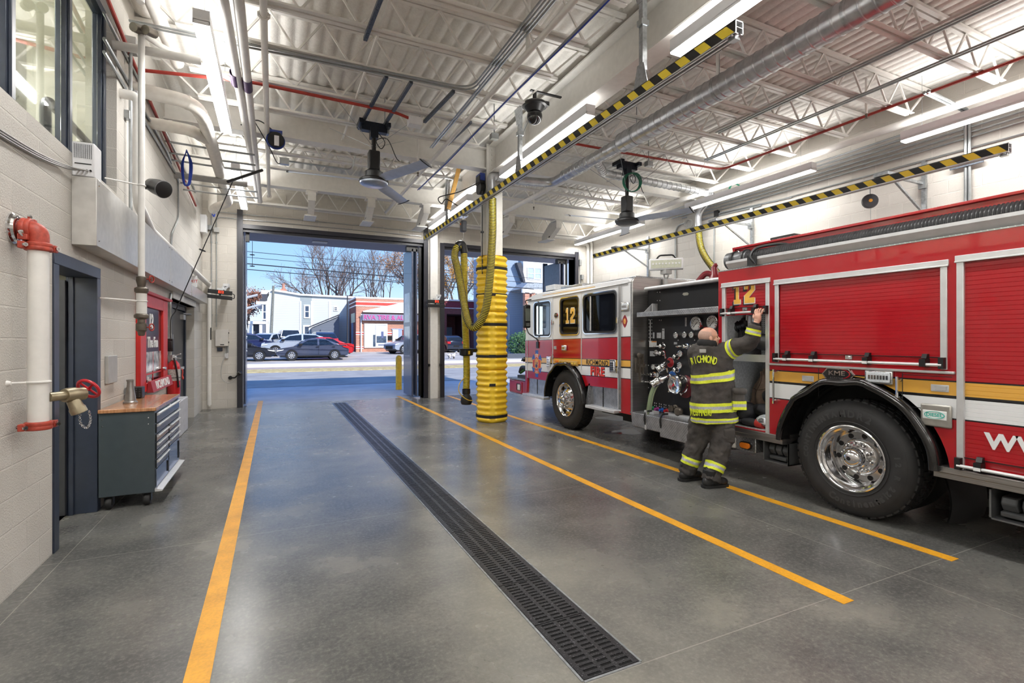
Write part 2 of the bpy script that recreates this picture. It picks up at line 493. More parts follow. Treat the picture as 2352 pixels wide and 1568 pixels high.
# door track hangers: white brackets on the door-side beam
g = 'white door hangers under the door-side beams'
for k, (px, py, nm) in enumerate(((715, 450, 'first hanger from the left wall'), (850, 470, 'second hanger from the left wall'), (975, 485, 'hanger left of the padded column'), (1168, 500, 'hanger right of the padded column'), (1275, 515, 'hanger nearest the right bay fan'))):
    q = on_y(px, py, 12.2)
    o = thing('door_hanger', 'white bolted door bracket, '+nm, 'bracket', (q.x, 12.2, 4.55), g)
    a = MB(); a.prism([(12.0, 4.95), (12.5, 4.95), (12.95, 4.66), (12.95, 4.50), (12.45, 4.50), (12.0, 4.74)], 'x', q.x-.015, q.x+.015); a.box(q.x-.12, q.x+.12, 11.97, 12.25, 4.91, 4.945); a.box(q.x-.085, q.x+.085, 11.985, 12.0, 4.72, 4.93); a.prism([(12.0, 4.74), (12.45, 4.50), (12.45, 4.48), (12.0, 4.72)], 'x', q.x-.07, q.x+.07)
    a.done('gusset_plate', STEELW, o)
    a = MB(); a.box(q.x-.13, q.x+.13, 12.42, 12.98, 4.475, 4.50); a.done('base_flange', STEELW, o)
    a = MB()
    for s in (-.05, .03): a.lathe([(.022, 0), (.022, .05), (.014, .052), (.014, .07)], (q.x+s, 12.45, 4.55), (0,-1,0), 8)
    a.each('bolt', BLACK, o)
# pale panels on the wall over the doors
PAN = mat('pale board', (214, 209, 199), .7, var=.03)
g = 'pale filler boards above the bay doors'
for k, (xa, xb, nm) in enumerate(((-.45, .25, 'left bay, next to the left wall'), (1.0, 1.95, 'left bay, under the fan'), (2.7, 3.4, 'left bay, next to the padded column'), (5.0, 5.7, 'right bay, next to the padded column'), (6.6, 7.4, 'right bay, under the fan'))):
    MB().box(xa, xb, 13.575, 13.598, 4.95, 5.22).done('filler_board', PAN, label='pale filler board above the bay door, '+nm, cat='board', group=g)
# ================= UPPER WINDOW IN THE LEFT WALL AND THE ROOM BEHIND IT
XL = X0
w = thing('window_1', None, None, (XL-.2, 4.3, 3.17), kind='structure')
f = MB()
xf0, xf1 = XL-.18, XL-.08
f.box(xf0, xf1, 2.0, 6.60, 3.17, 3.25); f.box(xf0, xf1, 2.0, 6.60, 4.98, 5.06)
for y in (2.75, 3.52, 4.52, 5.58, 6.55):
    f.box(xf0, xf1-.02, y-.055, y+.055, 3.25, 4.98); f.box(xf1-.02, xf1, y-.03, y+.03, 3.25, 4.98)
f.done('window_frame', DARKF, w, bevel=.004)
g = MB()
for a, b in ((2.80, 3.46), (3.58, 4.46), (4.58, 5.52), (5.64, 6.49)): g.box(XL-.14, XL-.132, a, b, 3.24, 4.99)
g.each('pane', GLASS, w)
RM = mat('pale room paint', (214, 212, 200), .8, var=.02)
r = MB()
r.box(-6.2, XL-.22, 0.6, 8.6, 2.82, 2.92); r.box(-6.3, -6.2, .6, 8.6, 2.9, 5.56); r.box(-6.2, XL-.22, .5, .6, 2.9, 5.56); r.box(-6.2, XL-.22, 8.6, 8.7, 2.9, 5.56)
r.box(-6.2, XL-.22, .6, 8.6, 5.5, 5.6)
r.done('wall_mezzanine', RM, kind='structure')
MB().box(-3.4, -2.5, 6.9, 7.35, 2.92, 4.95).done('trim_1', mat('pale grey block pier', (186, 186, 180), .7), kind='structure')
cl = thing('ceiling_light', 'square lit ceiling panel seen through the upper window', 'ceiling light', (-3.6, 6.3, 5.40))
MB().box(-4.4, -2.8, 5.5, 7.1, 5.43, 5.50).done('housing', WHITEP, cl)
MB().box(-4.33, -2.87, 5.57, 7.03, 5.42, 5.432).done('diffuser', ROOMLAMP, cl)
cl = thing('ceiling_light', 'second lit ceiling panel behind the upper window, nearer the camera', 'ceiling light', (-3.6, 3.3, 5.40))
MB().box(-4.4, -2.8, 2.5, 4.1, 5.43, 5.50).done('housing', WHITEP, cl)
MB().box(-4.33, -2.87, 2.57, 4.03, 5.42, 5.432).done('diffuser', ROOMLAMP, cl)
hr = MB()
hr.tube(bend([(-2.0, 6.28, 2.92), (-2.0, 6.28, 3.95), (-2.0, 7.9, 3.93)], .12), .045, 10)
hr.done('handrail', BLACK, label='black bent stair handrail behind the upper window', cat='handrail')
# ================= RED-ELBOWED STANDPIPE
sp = thing('standpipe', 'thick white standpipe with rust-red elbow, left of the dark doorway', 'standpipe', (-1.395, 4.28, 1.0))
RUST = mat('rust red coupling paint', (176, 70, 54), .48, var=.12, scale=40, bump=.15)
a = MB(); a.cyl((-1.395, 4.28, 1.05), (-1.395, 4.28, 2.22), .054, n=24); a.done('pipe', PIPEW, sp)
a = MB(); a.tube(bend([(-1.485, 4.28, 2.335), (-1.395, 4.28, 2.335), (-1.395, 4.28, 2.24)], .07, 8), .056, 18); a.done('elbow', RUST, sp)
def coupling(c, ax, par):
    b = MB(); b.lathe([(.055, -.028), (.070, -.026), (.074, -.012), (.070, 0), (.074, .012), (.070, .026), (.055, .028)], c, ax, 20)
    ax = V(ax); s = ax.orthogonal().normalized(); q = ax.cross(s)
    for d in (s, -s):
        b.cbox(V(c)+d*.083, (.036, .05, .045) if abs(ax.z) > .5 else (.05, .036, .036))
    o = b.done('coupling', RUST, par, bevel=.004)
    b = MB()
    for d in (s, -s):
        b.cyl(V(c)+d*.088-q*.045, V(c)+d*.088+q*.05, .008, n=8); b.lathe([(.014, 0), (.014, .014)], V(c)+d*.088+q*.034, q, 6); b.lathe([(.014, 0), (.014, .014)], V(c)+d*.088-q*.045, q, 6)
    b.done('bolt', CHROME, o)
coupling((-1.395, 4.28, 2.225), (0,0,1), sp); coupling((-1.45, 4.28, 2.335), (1,0,0), sp); coupling((-1.395, 4.28, 1.06), (0,0,1), sp)
a = MB(); a.lathe([(.062, 0), (.10, 0), (.10, .008), (.088, .016), (.084, .03), (.075, .034), (.062, .034)], (XL, 4.28, 2.335), (1,0,0), 28); a.done('escutcheon', CHROME, sp)
a = MB(); a.cyl((XL, 4.20, 1.345), (-1.43, 4.245, 1.345), .007, n=8); a.torus((-1.395, 4.28, 1.345), (0,0,1), .057, .009, 24, 8); a.lathe([(.02, 0), (.012, .02)], (XL, 4.20, 1.345), (1,0,0), 12)
a.done('pipe_strap', PIPEW, sp)
a = MB(); d = V((.55, .83, 0)).normalized(); o0 = V((-1.35, 4.30, 1.24))
a.lathe([(.03, 0), (.03, .10), (.045, .10), (.05, .12), (.05, .17), (.045, .19), (.045, .23), (.03, .24)], o0, d, 18)
a.lathe([(.036, 0), (.042, .07), (.048, .08), (.048, .115), (.03, .12)], o0+d*.15+V((0,0,-.02)), (.35,.1,-.93), 16)
a.done('hose_valve', mat('dull brass', (168, 156, 130), .4, .7, var=.1), sp)
a = MB(); c = o0+d*.27+V((0,0,.03)); ax = V((.4,.75,.5)).normalized()
a.torus(c, ax, .072, .011, 26, 8)
x = ax.orthogonal().normalized(); y = ax.cross(x)
for k in range(4):
    q = x*math.cos(k*PI/2)+y*math.sin(k*PI/2); a.cyl(c, c+q*.07, .008, n=6)
a.cyl(o0+d*.2, c+ax*.015, .012, n=8); a.done('handwheel', mat('red handwheel', (196, 36, 48), .3), sp)
a = MB(); q = o0+d*.17+V((.03,.0,-.10))
pts = [q+V((0,0,0)), q+V((.0,.01,-.10)), q+V((.03,.03,-.14)), q+V((.05,.03,-.09)), q+V((.045,.02,-.02))]
pts = spline(pts, 6)
for i in range(len(pts)-1): a.torus((pts[i]+pts[i+1])/2, (pts[i+1]-pts[i]).orthogonal() if i % 2 else (pts[i+1]-pts[i]).cross((pts[i+1]-pts[i]).orthogonal()), .008, .002, 8, 4)
a.done('chain', CHROME, sp)
# ================= DARK DOORWAY
d1 = thing('door_1', None, None, (XL-.1, 5.47, 0), kind='structure')
f = MB()
for y0, y1 in ((4.91, 5.01), (5.93, 6.03)): f.box(XL-.22, XL+.012, y0, y1, 0, 2.20)
f.box(XL-.22, XL+.012, 4.91, 6.03, 2.20, 2.30)
f.box(XL-.20, XL-.16, 5.01, 5.03, 0, 2.2); f.box(XL-.20, XL-.16, 5.91, 5.93, 0, 2.2)
f.done('door_frame', DARKF, d1, bevel=.004)
lf = MB(); R = Matrix.Rotation(math.radians(62), 3, 'Z')
hin = V((XL-.20, 5.90, 0)); dv = V((-math.sin(math.radians(88)), -math.cos(math.radians(88)), 0))
lf.beam(hin+V((0,0,1.09))+dv*.01, hin+V((0,0,1.09))+dv*.88, .045, 2.15)
LEAF = mat('charcoal steel door', (58, 60, 64), .4, var=.06)
lf.done('door_leaf', LEAF, d1, bevel=.003)
sr = MB(); sr.box(-4.0, XL-.22, 4.0, 8.6, -.02, .0); sr.box(-4.1, -4.0, 4.0, 8.6, 0, 2.8); sr.box(-4.0, XL-.3, 8.5, 8.6, 0, 2.8); sr.box(-4.0, XL-.3, 3.9, 4.0, 0, 2.8); sr.box(-4.0, XL-.3, 4.0, 8.6, 2.75, 2.8)
sr.done('wall_store', RM, kind='structure')
for nm_, x_, y_, lb_ in (('store', -2.5, 4.7, 'small added ceiling lamp lighting the store room behind the dark doorway'), ('hall', -2.4, 11.2, 'small added ceiling lamp lighting the hall behind the glazed door')):
    o = thing('added_lamp', lb_, 'added lamp', (x_, y_, 2.7))  # lamp put in to lighten the otherwise black room behind the door
    MB().box(x_-.3, x_+.3, y_-.3, y_+.3, 2.70, 2.75).done('housing', WHITEP, o); MB().box(x_-.27, x_+.27, y_-.27, y_+.27, 2.69, 2.70).done('diffuser', ROOMLAMP, o)
sh = thing('storage_shelf', 'shelf of yellow and dark boxes glimpsed through the dark doorway', 'shelf', (-2.9, 8.2, 0))
a = MB()
for x in (-3.8, -2.4): a.box(x-.02, x+.02, 7.9, 8.4, 0, 1.9)
for z in (.1, .7, 1.3, 1.88): a.box(-3.82, -2.38, 7.9, 8.4, z-.02, z+.02)
a.done('rack', GREYP, sh)
for k, (c, z) in enumerate((((196, 150, 40), .72), ((40, 70, 120), .12), ((70, 150, 110), .4))):
    MB().box(-2.9, -2.45, 7.95, 8.35, z, z+.25).done('storage_box', mat('store box %d' % k, c, .5), label='coloured box on the shelf behind the dark doorway, %s level' % ('upper', 'lowest', 'middle')[k], cat='box', bevel=.01)
MB().box(-2.95, -2.40, 7.93, 8.37, .37, .397).done('shelf_board', GREYP, sh)
# ================= LONG STAINLESS COVER OVER THE DOORS
STL = mat('brushed cover metal', (206, 204, 200), .34, .55, var=.04)
so = thing('duct_cover', 'long brushed metal cover boxed along the left wall above the doorway', 'duct cover', (-1.43, 8.0, 2.41))
MB().box(XL, -1.353, 5.3, 10.6, 2.41, 2.98).done('box', STL, so, bevel=.004)
a = MB()
for y in (6.9, 8.6):
    a.box(-1.354, -1.350, y-.004, y+.004, 2.41, 2.98)
a.done('seam', GREYP, so)
a = MB()
for y in (5.36, 6.8, 7.0, 8.5, 8.7, 10.5):
    for z in (2.46, 2.93): a.lathe([(.008, 0), (.005, .006)], (-1.353, y, z), (1,0,0), 8)
a.done('screw', CHROME, so)
MB().box(XL, -1.36, 10.75, 13.05, 2.42, 2.62).done('duct_cover', STL, label='short pale metal channel cover beyond the long cover, over the glazed door', cat='duct cover', bevel=.004)
# white gas detector on the cover
gd = thing('wall_controller', 'white slotted control box with cables, standing at the cover end below the window', 'control box', (-1.45, 5.4, 2.98))
MB().box(XL, -1.37, 5.31, 5.50, 2.985, 3.27).done('case', WHITEP, gd, bevel=.008)
a = MB()
for i in range(10):
    for j in range(14): a.box(-1.505+i*.0125, -1.499+i*.0125, 5.303, 5.311, 3.135+j*.0085, 3.139+j*.0085)
a.done('louvre', mat('slot grey', (150, 152, 156), .6), gd)
a = MB()
a.box(-1.50, -1.39, 5.304, 5.311, 3.085, 3.092)
for i in range(5): a.lathe([(.008, 0), (.008, .012)], (-1.49+i*.024, 5.31, 3.035), (0,-1,0), 8)
a.done('plug', BLACK, gd)
cb = MB()
for k in range(3):
    pts = spline([(XL+.012, 2.2, 2.62+.03*k), (XL+.015, 3.4, 2.80+.02*k), (XL+.02, 4.5, 2.89+.015*k), (XL+.03, 5.1, 2.98+.01*k), (-1.47+.03*k, 5.295, 3.03)], 8)
    cb.tube(pts, .007, 6)
cb.done('cable_run', mat('grey cable', (150, 150, 148), .5), label='grey cables stapled along the left wall to the white control box', cat='cable')
# ================= GLAZED DOOR WITH SIDELIGHT
d2 = thing('door_2', None, None, (XL-.16, 11, 0), kind='structure')
xd0, xd1 = XL-.24, XL-.14
f = MB()
for y0, y1 in ((9.75, 9.83), (10.68, 10.78), (12.2, 12.3)): f.box(xd0, xd1, y0, y1, 0 if y0 > 10 else .70, 2.20)
f.box(xd0, xd1, 9.75, 12.3, 2.20, 2.30); f.box(xd0, xd1, 9.75, 10.68, .62, .70)
f.done('door_frame', DARKF, d2, bevel=.004)
BLKGL = mat('dark reflective glass', (30, 33, 38), .05, var=.1, coat=.5)
MB().box(XL-.20, XL-.19, 9.82, 10.70, .68, 2.22).done('sidelight_pane', BLKGL, d2)
lf = MB(); lf.box(XL-.21, XL-.17, 10.80, 12.18, .01, 2.19)
lf.done('door_leaf', mat('near-black door', (36, 38, 44), .3), d2, bevel=.003)
a = MB(); a.box(XL-.17, XL-.11, 11.75, 12.0, 2.02, 2.12); a.cyl((XL-.12, 11.75, 2.14), (XL-.02, 12.6, 2.16), .01, n=6); a.done('door_closer', ALU, d2)
a = MB(); a.box(XL-.168, XL-.14, 11.7, 12.05, 1.03, 1.08); a.done('push_bar', ALU, d2)
a = MB(); a.box(XL-.19, XL-.165, 10.86, 10.98, 1.45, 1.72); a.done('door_plate', ALU, d2)
MB().box(XL-.29, XL-.20, 9.75, 10.75, 0, .62).done('trim_2', CMU_X, kind='structure')
MB().box(XL-.22, XL+.10, 9.80, 10.72, 0, .60).done('trim_3', mat('pale low block', (196, 196, 200), .6), kind='structure', bevel=.02)
MB().box(XL-.12, XL+.03, 9.7, 12.35, 2.30, 2.41).done('trim_4', mat('pale lintel', (224, 222, 216), .5), kind='structure')
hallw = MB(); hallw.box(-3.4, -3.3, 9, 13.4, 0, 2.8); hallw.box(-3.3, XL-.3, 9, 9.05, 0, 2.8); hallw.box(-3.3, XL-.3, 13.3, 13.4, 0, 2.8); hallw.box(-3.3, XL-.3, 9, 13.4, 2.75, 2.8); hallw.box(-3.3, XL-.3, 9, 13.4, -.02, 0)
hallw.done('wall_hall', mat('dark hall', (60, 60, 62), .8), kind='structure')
tg = MB(); tg.tube(spline([(XL-.135, 11.72, 1.05), (XL-.12, 11.71, .99), (XL-.13, 11.70, .90)], 6), [.012]*13, 8); tg.ball((XL-.12, 11.70, .87), (.02, .035, .04), 10, 6)
tg.done('door_tag', mat('orange red tag', (212, 74, 60), .5), label='orange-red tag hanging on the glazed door bar', cat='tag')
# ================= RED FRAMED BOARD
REDB = mat('red painted wood', (206, 42, 38), .4, var=.04)
by0, by1, bz0, bz1 = 7.42, 9.12, .96, 2.20
bd = thing('station_board', 'tall red framed board lettered in white leaning above the tool chest', 'board', (XL+.04, 8.27, bz0))
a = MB(); a.box(XL, XL+.05, by0, by0+.30, bz0, bz1); a.box(XL, XL+.05, by1-.32, by1, bz0, bz1); a.box(XL, XL+.05, by0+.30, by1-.32, bz1-.16, bz1); a.box(XL, XL+.05, by0+.30, by1-.32, bz0, bz0+.10)
a.done('frame', REDB, bd, bevel=.006)
a = MB(); a.prism([(XL, bz1), (XL+.09, bz1), (XL+.10, bz1+.03), (XL, bz1+.05)], 'y', by0-.04, by1+.10); a.done('cornice', REDB, bd)
BDK = mat('black board', (30, 31, 34), .12, var=.2, scale=3)
MB().box(XL, XL+.02, by0+.28, by1-.30, bz0+.08, bz1-.14).done('panel', BDK, bd)
yc = (by0+by1)/2-.02
WL = mat('white lettering', (238, 238, 236), .5, var=0)
a = MB(); a.text('12', .26, (XL+.022, yc-.1, 1.86), (0,1,0), (0,0,1), ext=.003, bold=.008); a.text('The Fan', .20, (XL+.022, yc, 1.58), (0,1,0), (0,0,1), ext=.003, bold=.004); a.done('lettering', WL, bd)
# glossy picture panel
a = MB(); a.box(XL+.02, XL+.024, by0+.30, by1-.33, 1.20, 1.46); a.done('picture', mat('pale glossy picture', (190, 196, 204), .1, var=.5, scale=7), bd)
a = MB(); a.box(XL+.02, XL+.025, yc-.01, yc+.01, bz0+.1, 1.46); a.box(XL+.02, XL+.025, by0+.3, by1-.32, 1.16, 1.18); a.done('grid_line', REDB, bd)
a = MB(); a.text('Eng.', .08, (XL+.022, yc-.28, 1.12), (0,1,0), (0,0,1), ext=.002); a.text('C-Shift', .08, (XL+.022, yc-.2, 1.07), (0,1,0), (0,0,1), ext=.002); a.done('lettering', WL, bd)
a = MB(); a.lathe([(.03, 0), (.03, .03), (.015, .04)], (XL+.05, by1-.34, 1.2), (1,0,0), 14); a.done('latch', CHROME, bd)
nb = thing('name_board', 'red strip board reading RICHMOND leaning at the foot of the red framed board', 'sign', (XL+.08, 8.35, .94))
MB().prism([(XL+.05, .945), (XL+.12, .945), (XL+.09, 1.085), (XL+.06, 1.085)], 'y', 7.75, 9.12).done('plank', mat('faded red board', (172, 50, 60), .5), nb)
a = MB(); a.text('RICHMOND', .15, (XL+.108, 8.43, 1.015), (0,1,0), (-.2,0,1), ext=.003, bold=.002, sx=1.12); a.done('lettering', WL, nb)
# ================= FIRE EXTINGUISHER
ex = thing('fire_extinguisher', 'red fire extinguisher with black hose hung beside the red framed board', 'fire extinguisher', (-1.43, 9.36, .72))
EXR = mat('extinguisher red', (190, 28, 34), .25, coat=.3)
MB().lathe([(.06, .72), (.085, .74), (.088, .80), (.088, 1.18), (.075, 1.25), (.04, 1.29), (.03, 1.30)], (-1.43, 9.36, 0), (0,0,1), 24).done('cylinder', EXR, ex)
MB().lathe([(.0885, .98), (.0895, .99), (.0895, 1.15), (.0885, 1.16)], (-1.43, 9.36, 0), (0,0,1), 24, caps=False).done('label_band', mat('silver label', (180, 176, 172), .5, var=.2, scale=60), ex)
a = MB(); a.cyl((-1.43, 9.36, 1.29), (-1.43, 9.36, 1.35), .022, n=10); a.beam((-1.43, 9.36, 1.36), (-1.33, 9.30, 1.40), .025, .012); a.beam((-1.43, 9.36, 1.34), (-1.33, 9.30, 1.33), .025, .012); a.lathe([(.02, 0), (.02, .02)], (-1.43, 9.335, 1.32), (0,-1,0), 12); a.done('valve_handle', ALU, ex)
a = MB(); a.tube(spline([(-1.43, 9.35, 1.33), (-1.40, 9.24, 1.30), (-1.37, 9.25, 1.10), (-1.36, 9.27, .95), (-1.355, 9.28, .88)], 8), [.013]*28+[.016]*5, 8); a.done('hose', BLACK, ex)
MB().box(XL, -1.50, 9.28, 9.44, .95, 1.10).done('bracket', BLACK, ex)
a = MB(); a.torus((-1.43, 9.36, 1.03), (0,0,1), .091, .006, 24, 6); a.done('strap', BLACK, ex)
# ================= TOOL CHEST
tc = thing('tool_chest', 'dark grey rolling tool chest with wooden top and two drawer columns', 'tool chest', (-1.26, 6.6, 0))
TCG = mat('dark teal grey enamel', (62, 72, 78), .35, var=.03, coat=.2)
ty0, ty1, tx0, tx1 = 5.92, 7.25, -1.50, -1.06
MB().box(tx0, tx1, ty0, ty1, .13, .925).done('case', TCG, tc, bevel=.006)
m, t = newmat('oiled butcher block'); p = t.sep(t.obj())
n = t.noise(t.comb(t.math('MULTIPLY', p[0], 30.0), t.math('MULTIPLY', p[1], 2.0), p[2]), 2.0, 5)
t.base(t.ramp(n, [(.3, rgb(150, 100, 68)), (.7, rgb(196, 146, 104))])); t.set(Roughness=.22, Coat_Weight=.3)
MB().box(tx0-.0, tx1+.015, ty0-.02, ty1+.02, .925, .96).done('worktop', m, tc, bevel=.005)
DRW = mat('black drawer enamel', (38, 42, 46), .25, coat=.3)
def drawer(y0, y1, z0, z1):
    o = MB().box(tx1, tx1+.012, y0, y1, z0, z1).done('drawer', DRW, tc, bevel=.003)
    a = MB(); a.prism([(tx1+.012, z1-.03), (tx1+.03, z1-.022), (tx1+.034, z1-.008), (tx1+.012, z1-.002)], 'y', y0+.01, y1-.01); a.done('drawer_pull', ALU, o)
drawer(ty0+.03, ty1-.03, .80, .90); drawer(ty0+.03, ty1-.03, .70, .79)
zz = [.69, .61, .53, .44, .35]
for i in range(4): drawer(ty0+.03, 6.55, zz[i+1]+.005, zz[i]-.003)
for i in range(3): drawer(6.60, ty1-.03, zz[i+1]+.005, zz[i]-.003)
for y0, y1, z1 in ((ty0+.03, 6.55, .345), (6.60, ty1-.03, .435)):
    o = MB().box(tx1, tx1+.010, y0, y1, .17, z1).done('cabinet_door', mat('shiny steel door', (120, 132, 150), .12, .8), tc, bevel=.003)
    MB().box(tx1+.01, tx1+.02, y1-.05, y1-.02, .2, z1-.03).done('door_edge', DRW, o)
MB().prism([(tx1, .135), (tx1+.06, .135), (tx1+.065, .15), (tx1, .165)], 'y', ty0, ty1).done('bumper_rail', ALU, tc)
a = MB(); a.lathe([(.012, 0), (.012, .01)], (tx1+.012, 6.6, .905), (1,0,0), 12); a.box(tx1+.012, tx1+.016, 7.08, 7.2, .89, .91); a.done('lock', CHROME, tc)
for x in (tx0+.07, tx1-.07):
    for y in (ty0+.06, ty1-.06):
        cst = MB(); cst.box(x-.035, x-.03, y-.03, y+.03, .045, .13); cst.box(x+.03, x+.035, y-.03, y+.03, .045, .13); cst.box(x-.04, x+.04, y-.04, y+.04, .12, .13)
        o = cst.done('caster', BLACK, tc)
        MB().lathe([(.02, -.026), (.05, -.026), (.058, -.015), (.06, 0), (.058, .015), (.05, .026), (.02, .026)], (x, y, .061), (1,0,0), 22).done('wheel', RUBBER, o)
a = MB()
for y in (ty0-.001,):
    for x in (tx0+.03, tx1-.05):
        for z in (.80, .86): a.lathe([(.007, 0), (.004, .005)], (x, y, z), (0,-1,0), 8)
a.done('rivet', CHROME, tc)
MB().lathe([(.062, 0), (.064, .012), (.058, .02), (.05, .024), (.048, .05), (.038, .12), (.030, .19), (.029, .225), (.034, .228), (.034, .245), (.026, .246), (.024, .2)], (-1.36, 6.42, .96), (0,0,1), 28).done('hose_nozzle', mat('worn steel', (168, 168, 166), .3, .9, var=.1), label='tapered steel hose nozzle standing on the tool chest worktop', cat='nozzle')
rd = thing('radio', 'small black radio box on the tool chest by the wall', 'radio', (-1.42, 7.0, .96))
MB().box(-1.50, -1.35, 6.88, 7.02, .96, 1.09).done('case', BLACK, rd, bevel=.008)
a = MB()
for i in range(4):
    for j in range(4): a.lathe([(.008, 0), (.006, .004)], (-1.47+.032*i, 6.88, .985+.026*j), (0,-1,0), 8)
a.done('button', mat('dark grey key', (60, 62, 66), .4), rd)
# small items on the left wall
MB().box(XL, XL+.03, 6.20, 6.52, 1.18, 1.46).done('switch_plate', GREYP, label='grey cover plate on the block wall right of the dark doorway', cat='wall plate', bevel=.006)
sg = thing('exit_sign', 'white and red edge-on sign above the glazed door', 'sign', (XL+.06, 11.4, 2.65))
MB().box(XL+.02, XL+.16, 11.38, 11.42, 2.64, 2.86).done('panel', WHITEP, sg)
a = MB(); a.text('EXIT', .08, (XL+.09, 11.378, 2.75), (1,0,0), (0,0,1), ext=.002); a.done('lettering', mat('sign red', (200, 40, 40), .5), sg)
# blocks of wall speaker
spk = thing('wall_speaker', 'black round speaker on a bracket high on the left wall', 'speaker', (-1.3, 6.9, 3.6))
c = V((-1.30, on_x(362, 430, -1.30).y, on_x(362, 430, -1.30).z))
ax = V((.62, -.62, -.32)).normalized()
spk.location = c; BASE[spk.name] = c
MB().lathe([(.05, -.16), (.075, -.13), (.095, -.02), (.10, .09), (.105, .10), (.105, .115), (.098, .118)], c, ax, 26).done('housing', BLACK, spk)
MB().lathe([(.001, .112), (.096, .116)], c, ax, 26, caps=False).done('grille', mat('dark mesh', (52, 52, 54), .7), spk)
a = MB(); a.torus(c+ax*.112, ax, .101, .006, 28, 6); a.done('rim', mat('grey rim', (92, 92, 94), .4), spk)
a = MB(); a.tube(bend([(XL, c.y+.05, c.z), (XL+.09, c.y+.05, c.z), tuple(c-ax*.05)], .03), .03, 8); a.lathe([(.05, 0), (.05, .02)], (XL, c.y+.05, c.z), (1,0,0), 16); a.done('bracket', BLACK, spk)
a = MB(); a.box(XL, XL+.03, c.y+.0, c.y+.10, c.z+.22, c.z+.36); a.done('outlet_box', WHITEP, label='white outlet box above the round wall speaker', cat='outlet box', bevel=.004)
# ================= BAY DOORS, BACK WALL ITEMS
PANELB = mat('slate blue door panel', (84, 92, 116), .3, var=.06, coat=.2)
SOFF = mat('slate soffit board', (112, 114, 130), .6, var=.03)
def bay(name, xa, xb, zh):
    d = thing(name, None, None, ((xa+xb)/2, 13.7, 0), kind='structure')
    f = MB()
    f.box(xa-.12, xa, 13.55, 13.96, 0, zh+.02 if name == 'door_4' else 4.72); f.box(xb, xb+.12, 13.55, 13.96, 0, 4.72 if name == 'door_3' else zh+.1); f.box(xa-.02, xb+.02, 13.57, 13.96, zh-.07, zh+.03)
    f.box(xa+.0, xb, 13.66, 13.75, zh-.14, zh-.07)
    f.done('door_frame', mat('dark door frame', (48, 48, 56), .35, var=.04), d)
    return d
b1 = bay('door_3', -.69, 3.73, 4.36); b2 = bay('door_4', 4.32, 8.66, 4.32)
def leaf(par, x0, x1, ya, yb, zt, right):
    """folded panel standing across the opening edge: frame, glazing, hinge box"""
    a = MB(); a.box(x0, x1, ya, yb, .05, zt)
    o = a.done('door_panel', PANELB, par, bevel=.005)
    return o
PG = mat('door panel glazing', (150, 158, 170), .08, var=.15, scale=4, trans=.0, coat=.4)
# left bay: folded panels at both jambs
for xs, xe, sgn in ((3.44, 3.49, 1), (3.56, 3.61, 1), (-.688, -.668, -1), (-.660, -.640, -1)):
    if sgn > 0: o = leaf(b1, xs, xe, 13.78, 14.75, 4.15, True)
    else: o = leaf(b1, xs, xe, 13.78, 14.55, 4.15, False)
    a = MB()
    for z0, z1 in ((1.15, 2.0), (2.12, 2.95)): a.box(xs-.006, xe+.006, 13.95, 14.60 if sgn > 0 else 14.4, z0, z1)
    a.done('glazing', PG, o)
a = MB()
a.box(3.63, 3.71, 13.75, 13.80, .05, 4.2)
a.box(3.30, 3.62, 13.78, 13.95, 4.08, 4.22); a.box(-.64, -.56, 13.8, 13.95, 4.02, 4.24); a.done('hinge_post', BLACK, b1)
for x, zt in ((-.50, 3.72), ):
    a = MB(); a.cyl((x, 13.9, 4.05), (x, 13.9, 3.45), .006, n=6); a.lathe([(.005, 0), (.06, -.012), (.055, -.022), (.01, -.03)], (x, 13.9, 3.73), (0,0,1), 14); a.lathe([(.005, 0), (.06, -.012), (.055, -.022), (.01, -.03)], (x, 13.9, 3.45), (0,0,1), 14)
    a.done('pull_cord', BLACK, b1)
# right bay folded panel
o = leaf(b2, 8.20, 8.25, 13.78, 14.85, 4.1, True); o = leaf(b2, 8.34, 8.39, 13.78, 14.85, 4.1, True)
o = MB().box(on_y(1258, 650, 14.8).x, 8.18, 14.80, 14.85, .05, on_y(1280, 607, 14.8).z).done('door_panel', PANELB, b2, bevel=.005)
a = MB(); a.box(8.15, 8.5, 13.78, 13.95, 4.05, 4.2); a.box(8.43, 8.48, 13.75, 13.8, .05, 4.15); a.done('hinge_post', BLACK, b2)
# outside canopy
cn = MB(); cn.box(-1.9, 9.6, 13.95, 15.75, 4.38, 4.75); cn.done('canopy', SOFF, kind='structure')
rf = MB(); rf.box(-1.9, 9.7, 13.95, 14.2, 4.75, 6.35); rf.box(-2.2, 11, 13.3, 14.2, 6.2, 6.45); rf.done('wall_shadow_block', CMU_Y, kind='structure')  # unseen roof block, shaped so the station's shadow falls right on the street
g = 'downlights in the door canopy'
for k, (x, nm) in enumerate(((-.12, 'left bay, left one'), (2.45, 'left bay, right one'), (7.1, 'right bay'))):
    o = thing('downlight', 'round recessed canopy downlight outside the '+nm, 'downlight', (x, 14.38, 4.36), g)
    MB().lathe([(.062, .016), (.09, .018), (.09, .006), (.075, .0), (.062, .004)], (x, 14.38, 4.365), (0,0,1), 22).done('trim_ring', WHITEP, o)
    MB().lathe([(.001, .01), (.062, .012)], (x, 14.38, 4.365), (0,0,1), 18, caps=False).done('lens', mat('frosted lens', (210, 210, 214), .3), o)
MB().box(.95, 1.35, 14.95, 15.25, 4.365, 4.38).done('soffit_vent', GREYP, label='flat grey vent in the canopy soffit outside the left bay', cat='vent')
